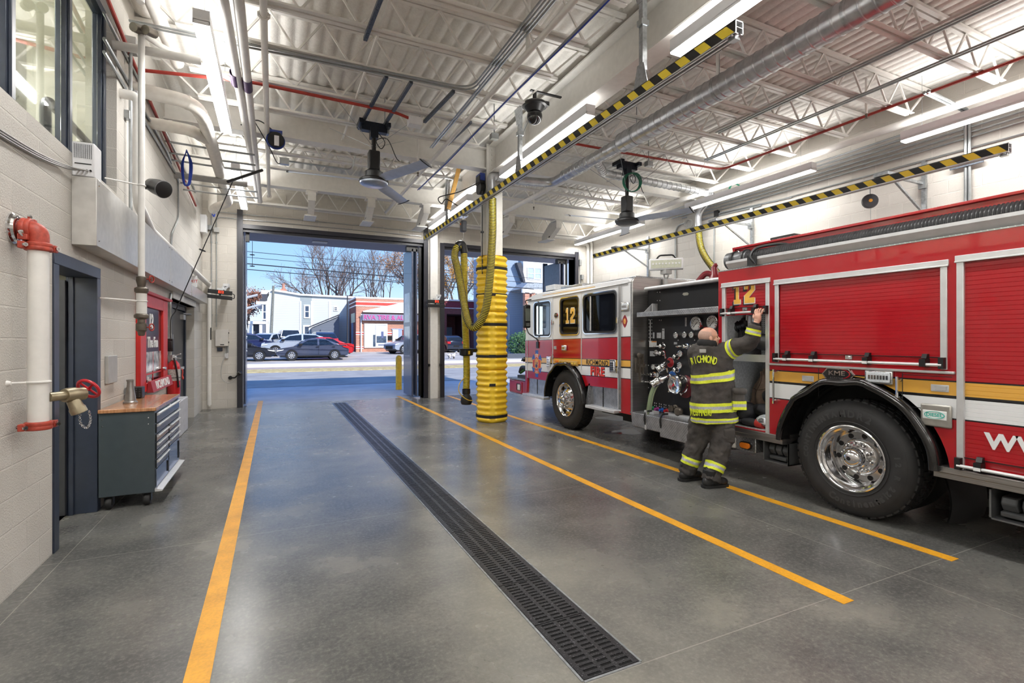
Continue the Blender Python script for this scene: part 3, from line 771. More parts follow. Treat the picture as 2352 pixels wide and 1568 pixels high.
# ---------- E12 signs
m_led = mat('red led', (255, 60, 30), emit=2.2); m_led.cycles.emission_sampling = 'NONE'
def e12(cx, y, cz, tilt, lb, post):
    o = thing('led_sign', lb, 'led sign', (cx, y, cz-.12))
    R = Matrix.Rotation(tilt, 3, 'Y')
    M4 = Matrix.Translation((cx, y, cz)) @ R.to_4x4()
    a = MB(M4); a.box(-.24, .24, -.04, .04, .01, .10); a.done('display', BLACK, o, bevel=.006)
    a = MB(M4); a.box(-.25, .25, -.05, .05, -.10, -.02); a.done('lower_bar', BLACK, o, bevel=.006)
    a = MB(M4); a.text('E12', .075, (0.02, -.042, .055), (1,0,0), (0,0,1), ext=.001, bold=.002); a.done('lettering', m_led, o)
    a = MB(M4); a.tube(bend([(.24, 0, .05), (.29, 0, .03), (.29, 0, -.06), (.24, 0, -.06)], .03), .01, 6); a.box(-.02, .02, .03, .06, -.05, .05); a.done('cable', BLACK, o)
    a = MB()
    for k in range(2 if post else 1): a.beam((cx+.03+.05*k, y+.02, cz+.10), (cx+.10+.07*k, y+.12, cz+.25), .04, .04)
    a.box(cx-.05, cx+.05, y-.01, y+.07, cz+.10, cz+.15); a.box(cx+.06, cx+.16, y+.05, 13.6, cz+.2, cz+.26); a.done('bracket', ALU, o)
    return o
e12(-1.12, 13.05, 2.64, math.radians(5), 'black lit sign reading E12 by the left wall corner', True)
e12(3.99, 13.30, 2.61, 0, 'black lit sign reading E12 on the white pilaster between the doors', True)
# ---------- boxes, conduit and reel on the back wall, left
bx = thing('control_cabinet', 'pale grey hinged cabinet on the back wall left of the open door', 'cabinet', (-1.12, 13.55, 1.47))
MB().box(-1.25, -.985, 13.48, 13.6, 1.47, 1.86).done('case', mat('pale cabinet', (212, 208, 203), .5, var=.02), bx, bevel=.006)
a = MB(); a.box(-1.15, -1.07, 13.474, 13.481, 1.495, 1.515)
for z in (1.56, 1.78): a.box(-.985, -.97, 13.47, 13.5, z-.02, z+.02)
a.done('latch', BLACK, bx)
MB().box(-1.22, -1.11, 13.56, 13.6, 1.35, 1.44).done('wall_meter', DARKF, label='small dark blue meter under the pale grey cabinet', cat='meter', bevel=.004)
o = thing('power_outlet', 'metal outlet box with looping grey cord under the pale grey cabinet', 'outlet', (-1.03, 13.57, 1.18))
MB().box(-1.07, -.99, 13.55, 13.6, 1.18, 1.30).done('box', ALU, o, bevel=.004)
a = MB(); a.tube(spline([(-1.05, 13.55, 1.22), (-1.12, 13.53, 1.05), (-1.13, 13.53, .75), (-1.0, 13.52, .60), (-.86, 13.52, .66), (-.80, 13.50, .76)], 10), .008, 6); a.done('cord', GREYP, o)
a = MB(); a.box(-1.01, -.99, 13.57, 13.6, 1.30, 1.47); a.box(-1.05, -1.03, 13.57, 13.6, 1.30, 1.47); a.done('conduit', ZINC, o)
o = thing('safety_beam_sensor', 'black door sensor on an arm beside the left door jamb', 'sensor', (-.88, 13.5, .68))
MB().lathe([(.035, 0), (.045, .02), (.045, .09), (.03, .1)], (-.78, 13.46, .80), (.5,-.6,.5), 16).done('sensor_head', BLACK, o)
a = MB(); a.lathe([(.045, 0), (.045, .04)], (-.95, 13.6, .72), (0,-1,0), 14); a.tube(bend([(-.95, 13.57, .72), (-.85, 13.52, .72), (-.78, 13.48, .80)], .03), .018, 8); a.done('arm', BLACK, o)
for x, lb in ((3.87, 'small black door sensor on the pilaster, left side'), (4.20, 'small black door sensor on the pilaster, right side')):
    a = MB(); a.box(x-.02, x+.03, 13.50, 13.60, .88, .95); a.lathe([(.025, 0), (.03, .06)], (x, 13.52, .92), (0,-1,0), 12); a.done('door_sensor', BLACK, label=lb, cat='sensor')
# two bent conduits up the back wall and over the door, with their boxes
for k, (xx, zz, zb, lb) in enumerate(((-1.335, 4.62, 1.9, 'outer bent conduit rising left of the open door and over its head'), (-1.235, 4.50, 1.92, 'inner bent conduit rising left of the open door and over its head'))):
    a = MB(); a.tube(bend([(xx, 13.575, zb), (xx, 13.575, zz), (3.70-.05*k, 13.575, zz-.02)], .12, 8), .010, 7)
    for z in (2.2, 3.0, 3.9): a.box(xx-.02, xx+.02, 13.57, 13.6, z-.012, z+.012)
    a.done('conduit', ZINC, label=lb, cat='conduit')
for x, z, lb in ((-1.37, 4.23, 'grey junction box on the outer conduit left of the door'), (-1.23, 4.19, 'pale square junction box on the inner conduit left of the door')):
    MB().box(x-.055, x+.055, 13.52, 13.6, z-.055, z+.055).done('junction_box', GREYP if z < 4.2 else ZINC, label=lb, cat='junction box', bevel=.004)
a = MB(); a.tube(bend([(-1.37, 13.5, 2.95), (-1.37, 13.5, .11)], .05), .042, 16); a.lathe([(.02, 0), (.03, -.03)], (-1.37, 13.5, .11), (0,0,1), 10)
a.done('drain_pipe', PIPEW, label='white vertical pipe in the corner left of the open door', cat='pipe')
MB().box(-1.345, -1.325, 13.45, 13.46, 1.62, 1.9).done('pipe_tag', BLACK, label='black stick-on marker on the white corner pipe', cat='marker')
MB().box(XL, XL+.12, 13.2, 13.45, 4.05, 4.45).done('junction_box', WHITEP, label='pale box on the left wall by the back corner', cat='junction box', bevel=.006)
# right-hand end of the back wall
a = MB(); a.tube(bend([(8.72, 13.55, 4.70), (9.14, 13.55, 4.70), (9.14, 13.55, .1)], .15, 8), .05, 14); a.done('drain_pipe', PIPEW, label='white bent pipe in the right back corner, left of two', cat='pipe')
a = MB(); a.tube(bend([(8.60, 13.45, 4.80), (9.24, 13.5, 4.80), (9.24, 13.5, .1)], .15, 8), .045, 14); a.done('drain_pipe', PIPEW, label='white bent pipe in the right back corner, right of two', cat='pipe')
a = MB(); a.tube(bend([(8.78, 13.57, 4.5), (8.84, 13.57, 4.2), (8.84, 13.57, 3.6), (8.90, 13.57, 3.3), (8.90, 13.57, .5)], .05), .012, 7); a.box(8.80, 8.88, 13.52, 13.6, 4.0, 4.18); a.box(8.86, 8.95, 13.5, 13.6, 3.55, 3.70); a.done('conduit', ZINC, label='thin conduit with grey boxes right of the right bay door', cat='conduit')
# ---------- floor lines and drain
m_line, t = newmat('yellow floor tape'); n = t.noise(t.obj(), 60, 3); n2 = t.noise(t.obj(), 5, 3)
t.base(t.ramp(t.math('ADD', t.math('MULTIPLY', n, .4), t.math('MULTIPLY', n2, .6)), [(.3, rgb(206, 146, 40)), (.6, rgb(246, 178, 48))])); t.set(Roughness=.45); t.bump(n, .3, .003)
def stripe(x, y0, y1, w, lb):
    MB().box(x-w/2, x+w/2, y0, y1, .0005, .003).done('floor_stripe', m_line, label=lb, cat='floor stripe', group='yellow lane stripes on the floor')
stripe(-.335, .6, 14.85, .115, 'yellow floor stripe beside the left wall and tool chest')
stripe(3.20, 1.90, 14.40, .10, 'yellow floor stripe between the drain and the padded column')
stripe(4.52, 1.93, 13.9, .10, 'yellow floor stripe running under the firefighter and truck wheels')
m_gr, t = newmat('cast iron grate'); n = t.noise(t.obj(), 120, 3, .7)
t.base(t.ramp(n, [(.5, rgb(34, 34, 38)), (.62, rgb(58, 58, 62)), (.72, rgb(170, 172, 178))])); t.set(Roughness=.32, Metallic=.3); t.bump(n, .4, .004)
def drain(xa, xb, y0, y1, n, lb):
    d = thing('trench_drain', lb, 'floor drain', ((xa+xb)/2, (y0+y1)/2, 0))
    a = MB(); a.box(xa-.012, xa, y0, y1, 0, .004); a.box(xb, xb+.012, y0, y1, 0, .004); a.box(xa, xb, y0-.012, y0, 0, .004); a.box(xa, xb, y1, y1+.012, 0, .004)
    a.done('frame', GALV, d)
    MB().box(xa, xb, y0, y1, .0005, .0015).done('channel', mat('drain dark', (8, 8, 9), .9), d)
    L = (y1-y0)/n
    for i in range(n):
        a = MB(); ya, yb = y0+i*L+.003, y0+(i+1)*L-.003
        W = xb-xa; xs = [xa+.004, xa+.04]; 
        cols = 3; cw = (W-.08)/cols
        a.box(xa+.003, xa+.035, ya, yb, .0015, .005); a.box(xb-.035, xb-.003, ya, yb, .0015, .005)
        for c in range(1, cols): a.box(xa+.04+c*cw-.012, xa+.04+c*cw+.012, ya, yb, .0015, .005)
        rows = 14; rh = (yb-ya)/rows
        for r_ in range(rows+1):
            y = ya+r_*rh
            a.box(xa+.03, xb-.03, max(ya, y-rh*.28), min(yb, y+rh*.28), .0015, .0049)
        a.done('grate', m_gr, d)
drain(1.325, 1.66, 2.0, 13.5, 23, 'long black slotted trench drain down the middle of the left bay')
drain(6.9, 7.2, 3.0, 13.3, 20, 'black slotted trench drain under the fire truck')
m, t = newmat('wet floor'); t.base(rgb(120, 128, 140)); t.set(Roughness=.02, IOR=1.33)
def puddle(x, y, a_, b_, lb):
    pts = []
    rr = random.Random(int(x*10))
    for k in range(28):
        q = 2*PI*k/28; w = 1+.22*math.sin(3*q+x)+.1*rr.uniform(-1, 1); pts.append((x+a_*w*math.cos(q), y+b_*w*math.sin(q)))
    MB().prism(pts, 'z', .0003, .0012).done('puddle', MATS['wet floor'], label=lb, cat='puddle')
q = on_z(1432, 995); puddle(q.x+.1, q.y+.1, .34, .22, 'shallow water puddle under the truck pump step')
q = on_z(1390, 968); puddle(q.x+.4, q.y+.3, .3, .3, 'wet patch on the floor behind the truck front wheel')
# ================= LINEAR LIGHTS
FIX = mat('white light housing', (238, 239, 242), .4, var=.01)
def light(x, ya, yb, lb, w=.14, z=4.60):
    o = thing('linear_light', lb, 'ceiling light', (x, (ya+yb)/2, z), 'long white linear lights hung over the bays')
    a = MB(); a.box(x-w/2, x+w/2, ya, yb, z+.045, z+.15); a.box(x-w/2, x-w/2+.006, ya, yb, z+.02, z+.05); a.box(x+w/2-.006, x+w/2, ya, yb, z+.02, z+.05); a.box(x-w/2, x+w/2, ya, ya+.006, z+.01, z+.05); a.box(x-w/2, x+w/2, yb-.006, yb, z+.01, z+.05)
    a.done('housing', FIX, o)
    MB().box(x-w/2+.004, x+w/2-.004, ya+.006, yb-.006, z, z+.045).done('diffuser', LAMP, o)
    MB().box(x-w/2+.012, x+w/2-.012, ya+.03, yb-.03, z+.149, z+.153).done('added_up_glow', LAMP, o)  # upward glow and lamp added on the housing to brighten the ceiling
    for nm, dz, fl, P in (('lamp', -.004, 0, 46.0), ('added_uplight', .158, PI, 20.0 if abs(x-3.8) > .2 else 9.0)):
        ld = bpy.data.lights.new(nm, 'AREA'); ld.shape = 'RECTANGLE'; ld.size = w-.02; ld.size_y = yb-ya-.04; ld.energy = P*(yb-ya)/2.7; ld.color = (1.0, .985, .955)
        lo = bpy.data.objects.new(nm, ld); COL.objects.link(lo); lo.parent = o; lo.location = (0, 0, dz); lo.rotation_euler = (fl, 0, 0)
    a = MB()
    for y in (ya+.25, yb-.25): a.cyl((x, y, z+.15), (x, y, 5.5 if abs(x-3.9) > .2 else 4.88), .0035, n=5)
    a.each('hanger_wire', ZINC, o)
    return o
SEG = ((1.2, 3.9), (5.55, 8.3), (10.1, 13.0))
for i, (ya, yb) in enumerate(SEG):
    light(-.63, ya, yb, 'linear light along the left wall, '+('nearest the camera', 'second row by the white pipes', 'farthest, ending over the left door jamb')[i])
    light(3.80, ya+.02, yb+.12, 'linear light above the left hazard striped rail, '+('at its camera end', 'halfway before the padded column', 'beyond the padded column')[i])
    light(8.60, ya+.15, yb+.42, 'linear light beyond the fire truck, '+('closest to the camera', 'above the truck body', 'above the cab near the back corner')[i])
for ya, yb in ((-3.2, -.5), (-6.6, -4.2)):  # unseen rows added behind the camera to help light the room
    for x, n in ((-.63, 'left'), (3.80, 'middle'), (8.60, 'right')):
        light(x, ya, yb, 'added linear light behind the camera, %s row, %s' % (n, 'first' if ya > -4 else 'last'))
# ================= PIPES UNDER THE CEILING, LEFT SIDE
def pipe(pts, r, lb, m=PIPEW, name='ceiling_pipe', cat='pipe', rad=.15, n=12, par=None):
    a = MB(); a.tube(bend(pts, rad, 6), r, n); return a.done(name, m, label=lb, cat=cat)
MARK = mat('purple pipe label', (70, 44, 84), .5)
YTAG = mat('orange pipe label', (238, 170, 40), .5)
def pipe_labelled(name, pts, r, lb, tags, m=PIPEW, tm=None, rad=.15):
    P = [V(p) for p in pts]
    o = thing(name, lb, 'pipe', P[0]); a = MB(); a.tube(bend(pts, rad, 6), r, 14); a.done('run', m, o)
    a = MB()
    for c, d, L in tags:
        c, d = V(c), V(d).normalized(); a.tube([c-d*L/2, c+d*L/2], r+.003, 14, caps=False)
    a.each('pipe_label', tm or MARK, o) if a.v else None; return o
pipe_labelled('sprinkler_main', [(-.52, 1.0, 4.85), (-.40, 8.0, 4.85), (-.335, 13.3, 4.85)], .052, 'white overhead pipe with purple label beside the left wall lights, left of two', [((-.44, 7.05, 4.85), (0,1,0), .30)])
pipe_labelled('sprinkler_main', [(-.31, 1.0, 4.85), (-.31, 13.3, 4.85), (3.85, 13.3, 4.82), (8.75, 13.3, 4.76)], .052, 'white overhead pipe with purple label that turns across above both bay doors', [((-.31, 7.15, 4.85), (0,1,0), .30)], rad=.12)
pp = thing('ceiling_pipe', 'thin white overhead pipe with ring clamp, right of the two labelled pipes', 'pipe', (-.1, 5, 4.95))
MB().tube([(-.09, 1.0, 4.95), (-.12, 12.9, 4.95)], .036, 12).done('run', PIPEW, pp)
a = MB(); y = on_z(607, 35, 4.95).y; a.torus((-.1, y, 4.95), (0,1,0), .045, .012, 20, 6); a.box(-.16, -.13, y-.02, y+.02, 4.935, 4.965); a.box(-.07, -.04, y-.02, y+.02, 4.935, 4.965); a.torus((-.12, 12.85, 4.95), (0,1,0), .045, .014, 20, 6); a.done('clamp', PIPEW, pp)
pipe([(2.60, .5, 4.86), (2.55, 12.9, 4.86)], .034, 'white pipe running from over the camera to the open door, right of the silver-bladed fan', rad=.1)
pipe([(2.57, 5.0, 5.5), (2.57, 5.0, 4.86)], .028, 'short white drop from the roof to the long pipe right of the fan')
a = MB()
for k in range(4): a.tube(bend([(2.42+.04*k, .5, 5.01), (2.40+.04*k, 6.35+.08*k, 5.01), (-1.4, 6.55+.06*k, 5.01)] if k < 2 else [(2.42+.04*k, .5, 5.01), (2.40+.04*k, 8.6, 5.01)], .25, 8), .013, 7)
a.done('conduit_bundle', ZINC, label='bundle of grey conduits under the roof beside the long white pipe', cat='conduit')
a = MB(); a.tube([(2.98, 2.6, 4.98), (2.92, 11.0, 4.98)], .017, 7); a.done('conduit', ZINC, label='single grey conduit with blue cable strapped beside it', cat='conduit')
a = MB(); a.tube(spline([(2.95, 2.6, 4.965), (2.97, 4.5, 4.955), (2.93, 6.5, 4.96), (2.93, 9, 4.95), (2.88, 11.0, 4.96)], 8), .009, 6); a.done('data_cable', BLUEC, label='blue cable strapped along the grey conduit right of the fan', cat='cable')
a = MB(); a.tube(bend([(-1.5, 7.36, 4.86), (-.30, 7.38, 4.99), (1.62, 7.45, 4.99), (1.85, 7.5, 4.96)], .2), .022, 8); a.done('red_conduit', REDP, label='red conduit across the left bay ending at the white box by the fan', cat='conduit')
MB().box(1.82, 2.02, 7.42, 7.58, 4.86, 4.98).done('junction_box', WHITEP, label='white junction box at the end of the red conduit by the fan', cat='junction box', bevel=.006)
a = MB(); a.tube(bend([(X0+.03, 3.0, 5.15), (X0+.03, 5.6, 5.05), (X0+.04, 7.4, 4.80), (X0+.04, 10.5, 4.55), (X0+.04, 12.2, 4.40)], .3), .02, 7); a.done('red_conduit', REDP, label='red conduit running high along the left wall', cat='conduit')
# big white wrapped pipes coming out of the left wall
DRN = mat('white wrapped drain pipe', (230, 227, 220), .55, var=.03, bump=.05)
def seg_pipe(pts, r, lb, rings, rad=.25):
    o = thing('drain_pipe', lb, 'pipe', V(pts[0])); B = bend(pts, rad, 8); MB().tube(B, r, 18).done('run', DRN, o)
    a = MB(); L = [0]
    for i in range(1, len(B)): L.append(L[-1]+(B[i]-B[i-1]).length)
    for q in rings:
        s = q*L[-1]; i = max(j for j in range(len(L)-1) if L[j] <= s)
        d = (B[i+1]-B[i]).normalized(); c = B[i]+d*(s-L[i]); a.tube([c-d*.02, c+d*.02], r+.005, 18, caps=False)
    a.each('joint_ring', DRN, o)
q1 = on_y(350, 203, 6.9)
seg_pipe([(X0-.02, 7.35, 4.62), (-.93, 7.45, 4.62), (-.86, 7.9, 4.60), (-.86, 11.9, 4.45), (-1.15, 12.2, 4.40), (-1.22, 12.6, 4.40), (-1.22, 12.6, 4.9)], .085, 'thick white drain pipe bending out of the left wall and along it', [.03, .09, .13, .16, .30, .45, .6, .75, .86])
seg_pipe([(X0-.02, 8.15, 4.53), (-1.05, 8.2, 4.53), (-.90, 8.55, 4.56)], .078, 'second thick white drain pipe joining from the left wall, below the first', [.3, .6, .8], .1)
pipe([(X0-.02, 10.0, 4.38), (-.45, 10.2, 4.42)], .055, 'grey-white pipe stub crossing from the left wall to the thin pipes', GREYP)
pipe([(X0-.02, 6.55, 4.72), (-.75, 6.6, 4.76)], .045, 'short white pipe with flanged end out of the left wall')
pipe([(-1.35, 3.2, 5.40), (-1.12, 7.6, 5.15)], .075, 'broad white pipe under the roof by the left wall window', DRN)
for k, (y, z) in enumerate(((9.2, 4.66), (9.55, 4.60), (9.75, 4.55), (10.6, 4.42), (10.9, 4.38))):
    pipe([(X0, y, z), (-1.0, y+.05, z), (-.3, y+.15, z+.03)], .016, 'thin conduit crossing from the left wall under the drain pipe, %s from the camera' % ORD[k], ZINC, 'conduit', 'conduit', .1, 7)
# rail of conduits going down the left wall
for k, (dz, ye, lb) in enumerate(((0, 9.6, 'upper conduit slanting along the left wall past the round speaker'), (-.13, 10.3, 'lower conduit slanting along the left wall past the round speaker'), (.25, 12.3, 'topmost thin conduit along the left wall'))):
    pipe([(X0+.02, 6.1, 4.55+dz), (X0+.02, ye-.3, 4.52+dz*.9), (X0+.02, ye, 4.45+dz)], .016, lb, ZINC, 'conduit', 'conduit', .2, 7)
pipe([(X0+.02, 10.25, 4.5), (X0+.02, 10.25, 3.7), (X0+.02, 9.6, 3.3), (X0+.02, 9.6, 2.75)], .014, 'thin conduit dropping down the left wall to the metal cover', ZINC, 'conduit', 'conduit', .12, 7)
o = thing('conduit', 'vertical conduit with boxes beside the upper window', 'conduit', (XL+.05, 6.9, 2.4))
yq = on_x(300, 300, XL+.05).y
a = MB(); a.cyl((XL+.05, yq, 2.42), (XL+.05, yq, 4.86), .018, n=10); a.done('run', ZINC, o)
a = MB(); a.box(XL+.01, XL+.11, yq-.06, yq+.06, 4.85, 5.02); a.done('junction_box', GREYP, o, bevel=.004)
a = MB()
for z in (4.15, 2.72): a.box(XL, XL+.05, yq-.05, yq+.05, z-.05, z+.04)
a.each('strut_clamp', ZINC, o)
MB().box(XL, XL+.06, yq+.25, yq+.37, 4.36, 4.55).done('junction_box', WHITEP, label='white box on the left wall behind the vertical conduit', cat='junction box', bevel=.004)
# drop pipe with valves
dp = thing('test_drain', 'white drop pipe with two bronze valves in front of the red framed board', 'pipe', (-1.25, 6.345, 1.62))
a = MB(); a.cyl((-1.25, 6.345, 2.26), (-1.25, 6.345, 4.78), .030, n=14); a.cyl((-1.25, 6.345, 1.88), (-1.25, 6.345, 2.10), .048, n=16); a.done('run', PIPEW, dp)
a = MB(); a.lathe([(.028, 2.28), (.044, 2.27), (.048, 2.23), (.040, 2.2), (.034, 2.17), (.062, 2.15), (.062, 2.12), (.048, 2.10)], (-1.25, 6.345, 0), (0,0,1), 18); a.lathe([(.048, 1.89), (.066, 1.875), (.066, 1.85), (.035, 1.83), (.035, 1.80), (.05, 1.78), (.05, 1.72), (.034, 1.70), (.03, 1.67), (.02, 1.66)], (-1.25, 6.345, 0), (0,0,1), 18); a.each('valve_body', CASTF, dp)
a = MB()
for z in (2.25, 1.75): a.torus((-1.16, 6.33, z), (.9,-.4,0), .035, .007, 16, 6); a.cyl((-1.22, 6.34, z), (-1.16, 6.33, z), .007, n=6)
a.done('valve_handle', REDP, dp)
a = MB(); a.cyl((XL, 6.0, 2.02), (-1.27, 6.32, 2.02), .009, n=6); a.torus((-1.25, 6.345, 2.02), (0,0,1), .050, .006, 20, 6); a.cyl((XL, 6.2, 3.22), (-1.27, 6.33, 3.22), .008, n=6); a.torus((-1.25, 6.345, 3.22), (0,0,1), .034, .006, 18, 6); a.done('strap', PIPEW, dp)
a = MB(); a.tube(bend([(XL-.02, 6.75, 4.30), (-1.36, 6.75, 4.30), (-1.36, 6.75, 3.12), (-1.40, 7.6, 2.98), (-1.40, 13.1, 2.92), (-1.38, 13.45, 2.90)], .12, 8), .052, 16); a.done('drain_pipe', PIPEW, label='white pipe dropping down the left wall and running above the metal cover', cat='pipe')
pipe([(-1.25, 6.345, 4.80), (-1.1, 6.7, 4.86), (-.5, 7.2, 4.90)], .03, 'short white link at the top of the drop pipe')
a = MB()
for d in (0, .10): a.tube([(-1.30+d, 6.25, 4.80), (-1.24+d, 6.36, 4.83)], .045, 12)
a.done('coupling', CASTF, label='pair of dark couplings on top of the white drop pipe', cat='coupling')
a = MB(); a.lathe([(.05, -.02), (.065, -.01), (.065, .01), (.05, .02)], (-1.18, 5.95, 5.18), (.2,.2,.9), 14); a.box(-1.27, -1.09, 5.93, 5.97, 5.17, 5.19)
a.done('pipe_clamp', mat('orange clamp', (226, 96, 40), .5), label='orange coupling clamp near the roof by the upper window', cat='coupling')
a = MB(); a.cyl((-1.18, 5.95, 4.9), (-1.18, 5.95, 5.2), .035, n=12); a.done('pipe_stub', PIPEW, label='short white riser under the orange clamp', cat='pipe')
# blue cable coil and cord pull
a = MB()
for k in range(4):
    c = V((-1.28, 9.5+.012*k, 4.40)); w = .05+.012*k; R_ = V((.9, -.43, 0)); a.tube(spline([c+V((0,0,.27)), c+R_*w+V((0,0,.05)), c+R_*w*.7-V((0,0,.24)), c-V((0,0,.30)), c-R_*w*.7-V((0,0,.24)), c-R_*w+V((0,0,.05)), c+V((0,0,.26))], 8), .008, 6)
a.done('cable_coil', BLUEC, label='loop of blue cable hanging by the left wall pipes', cat='cable coil')
a = MB(); a.tube(spline([(-1.3, 12.9, 4.72), (-1.28, 12.9, 4.5), (-1.22, 12.9, 4.36), (-1.2, 12.88, 4.55), (-1.25, 12.88, 4.7)], 8), .012, 6); a.done('cable_coil', BLUEC, label='blue cable loop in the back left corner', cat='cable coil')
rl = thing('cord_reel', 'black retractable cord running from a ceiling arm down to a hanging handset by the extinguisher', 'cord', (-.9, 9.6, 1.5))
top = V((-.62, 9.55, 4.30)); bot = V((-1.42, 9.42, 2.06))
a = MB(); a.tube([top, bot], .008, 6); a.tube(spline([bot, (-1.46, 9.32, 1.95), (-1.46, 9.28, 1.75), (-1.46, 9.28, 1.62)], 6), .008, 6); a.done('cord', BLACK, rl)
a = MB(); q = top.lerp(bot, .55); a.lathe([(.008, -.01), (.05, -.006), (.05, .006), (.008, .01)], q, (top-bot), 14); a.tube([(-.70, 9.45, 4.22), (-.20, 9.9, 4.62)], .025, 8); a.done('arm', BLACK, rl)
a = MB(); a.box(-1.51, -1.42, 9.24, 9.33, 1.44, 1.64); a.box(-1.50, -1.43, 9.22, 9.25, 1.48, 1.6); a.done('handset', BLACK, rl, bevel=.01)
a = MB()
for x, y in ((XL+.025, 9.40), (XL+.025, 9.47)): a.tube(bend([(x, y, .9), (x, y, 1.55), (x, y+.04, 1.7), (x, y+.02, 2.2), (x, y+.12, 2.36)], .06), .014, 7)
a.box(XL, XL+.07, 9.38, 9.48, 1.28, 1.38); a.done('conduit', ZINC, label='pair of thin conduits with round box beside the glazed door', cat='conduit')
MB().lathe([(.05, 0), (.05, .04), (.02, .06)], (XL+.05, 9.5, 1.33), (1,-.3,0), 16).done('doorbell', ALU, label='round metal bell box on the wall left of the glazed door', cat='bell')
# blue hose reel near the fan cross beam
hr2 = thing('cord_reel', 'blue and black cord reel hung under the cross beam, left of the fan', 'reel', (-.05, 9.0, 4.7))
c = on_y(633, 323, 8.95)
a = MB(); a.lathe([(.02, -.07), (.12, -.07), (.12, .07), (.02, .07)], c, (.1,-.98,0), 24); a.done('drum', BLACK, hr2)
a = MB(); a.torus(c, (.1,-.98,0), .125, .018, 26, 8); a.box(c.x-.10, c.x+.10, c.y-.03, c.y+.05, c.z+.13, 5.0); a.done('frame', mat('blue reel frame', (34, 58, 140), .4), hr2)
a = MB(); a.box(c.x-.02, c.x+.05, c.y-.10, c.y-.09, c.z-.11, c.z+.05); a.done('tag', WHITEP, hr2)
a = MB(); a.tube(spline([(c.x-.5, c.y+.1, c.z+.2), (c.x-.25, c.y, c.z+.28), (c.x, c.y, c.z+.13)], 6), .01, 6); a.tube(spline([(c.x-.3, c.y, c.z+.25), (c.x-.1, c.y, c.z-.1), (c.x+.02, c.y, c.z-.35), (c.x+.10, c.y, c.z-.33)], 6), .008, 6); a.done('cord', BLACK, hr2)
MB().box(c.x+.06, c.x+.2, c.y-.02, c.y+.06, c.z-.36, c.z-.26).done('outlet_box', ZINC, label='grey outlet box below the blue cord reel', cat='outlet box')
pipe([(c.x+.2, c.y, c.z-.3), (1.2, c.y, c.z-.3), (1.25, c.y, c.z-.05)], .014, 'thin conduit from the outlet box toward the fan', ZINC, 'conduit', 'conduit', .1, 7)
# struts (dark perforated channels) bridging the joists around the fan
STR = mat('perforated strut', (96, 102, 112), .4, .7, var=.2, scale=60)
g = 'dark perforated struts under the left bay joists'
for k, (xa, ya, xb, yb, nm) in enumerate(((1.30, 6.5, 1.22, 8.3, 'left of the fan rod'), (1.62, 6.5, 1.55, 8.3, 'right of the fan rod'), (2.2, 6.5, 2.1, 7.6, 'right of the red conduit box'), (2.75, 7.3, 2.7, 8.3, 'next to the blue cable'), (.95, 5.0, .92, 5.8, 'nearest the camera'))):
    a = MB(); a.beam((xa, ya, 5.0), (xb, yb, 5.0), .042, .042)
    for j in range(9):
        q = V((xa, ya, 4.978)).lerp(V((xb, yb, 4.978)), (j+.5)/9); a.cbox(q, (.014, .05, .004), None)
    a.done('strut_channel', STR, label='perforated steel strut under the joists, '+nm, cat='strut', group=g)
# sprinkler heads on little white drops
g = 'small white sprinkler drops'
for k, (x, y, z, nm) in enumerate(((2.35, 8.95, 4.86, 'near the fan blade'), (5.05, 4.6, 5.05, 'above the spiral duct'), (5.6, 10.6, 5.0, 'behind the padded column'), (8.0, 4.5, 5.2, 'by the right wall pipes'))):
    o = thing('fire_sprinkler', 'white sprinkler drop '+nm, 'sprinkler', (x, y, z-.25), g)
    MB().cyl((x, y, z-.2), (x, y, z+.4), .018, n=10).done('pipe', PIPEW, o)
    MB().lathe([(.018, 0), (.018, -.03), (.008, -.04), (.008, -.06), (.02, -.062), (.02, -.066)], (x, y, z-.2), (0,0,1), 12).done('head', CASTF, o)
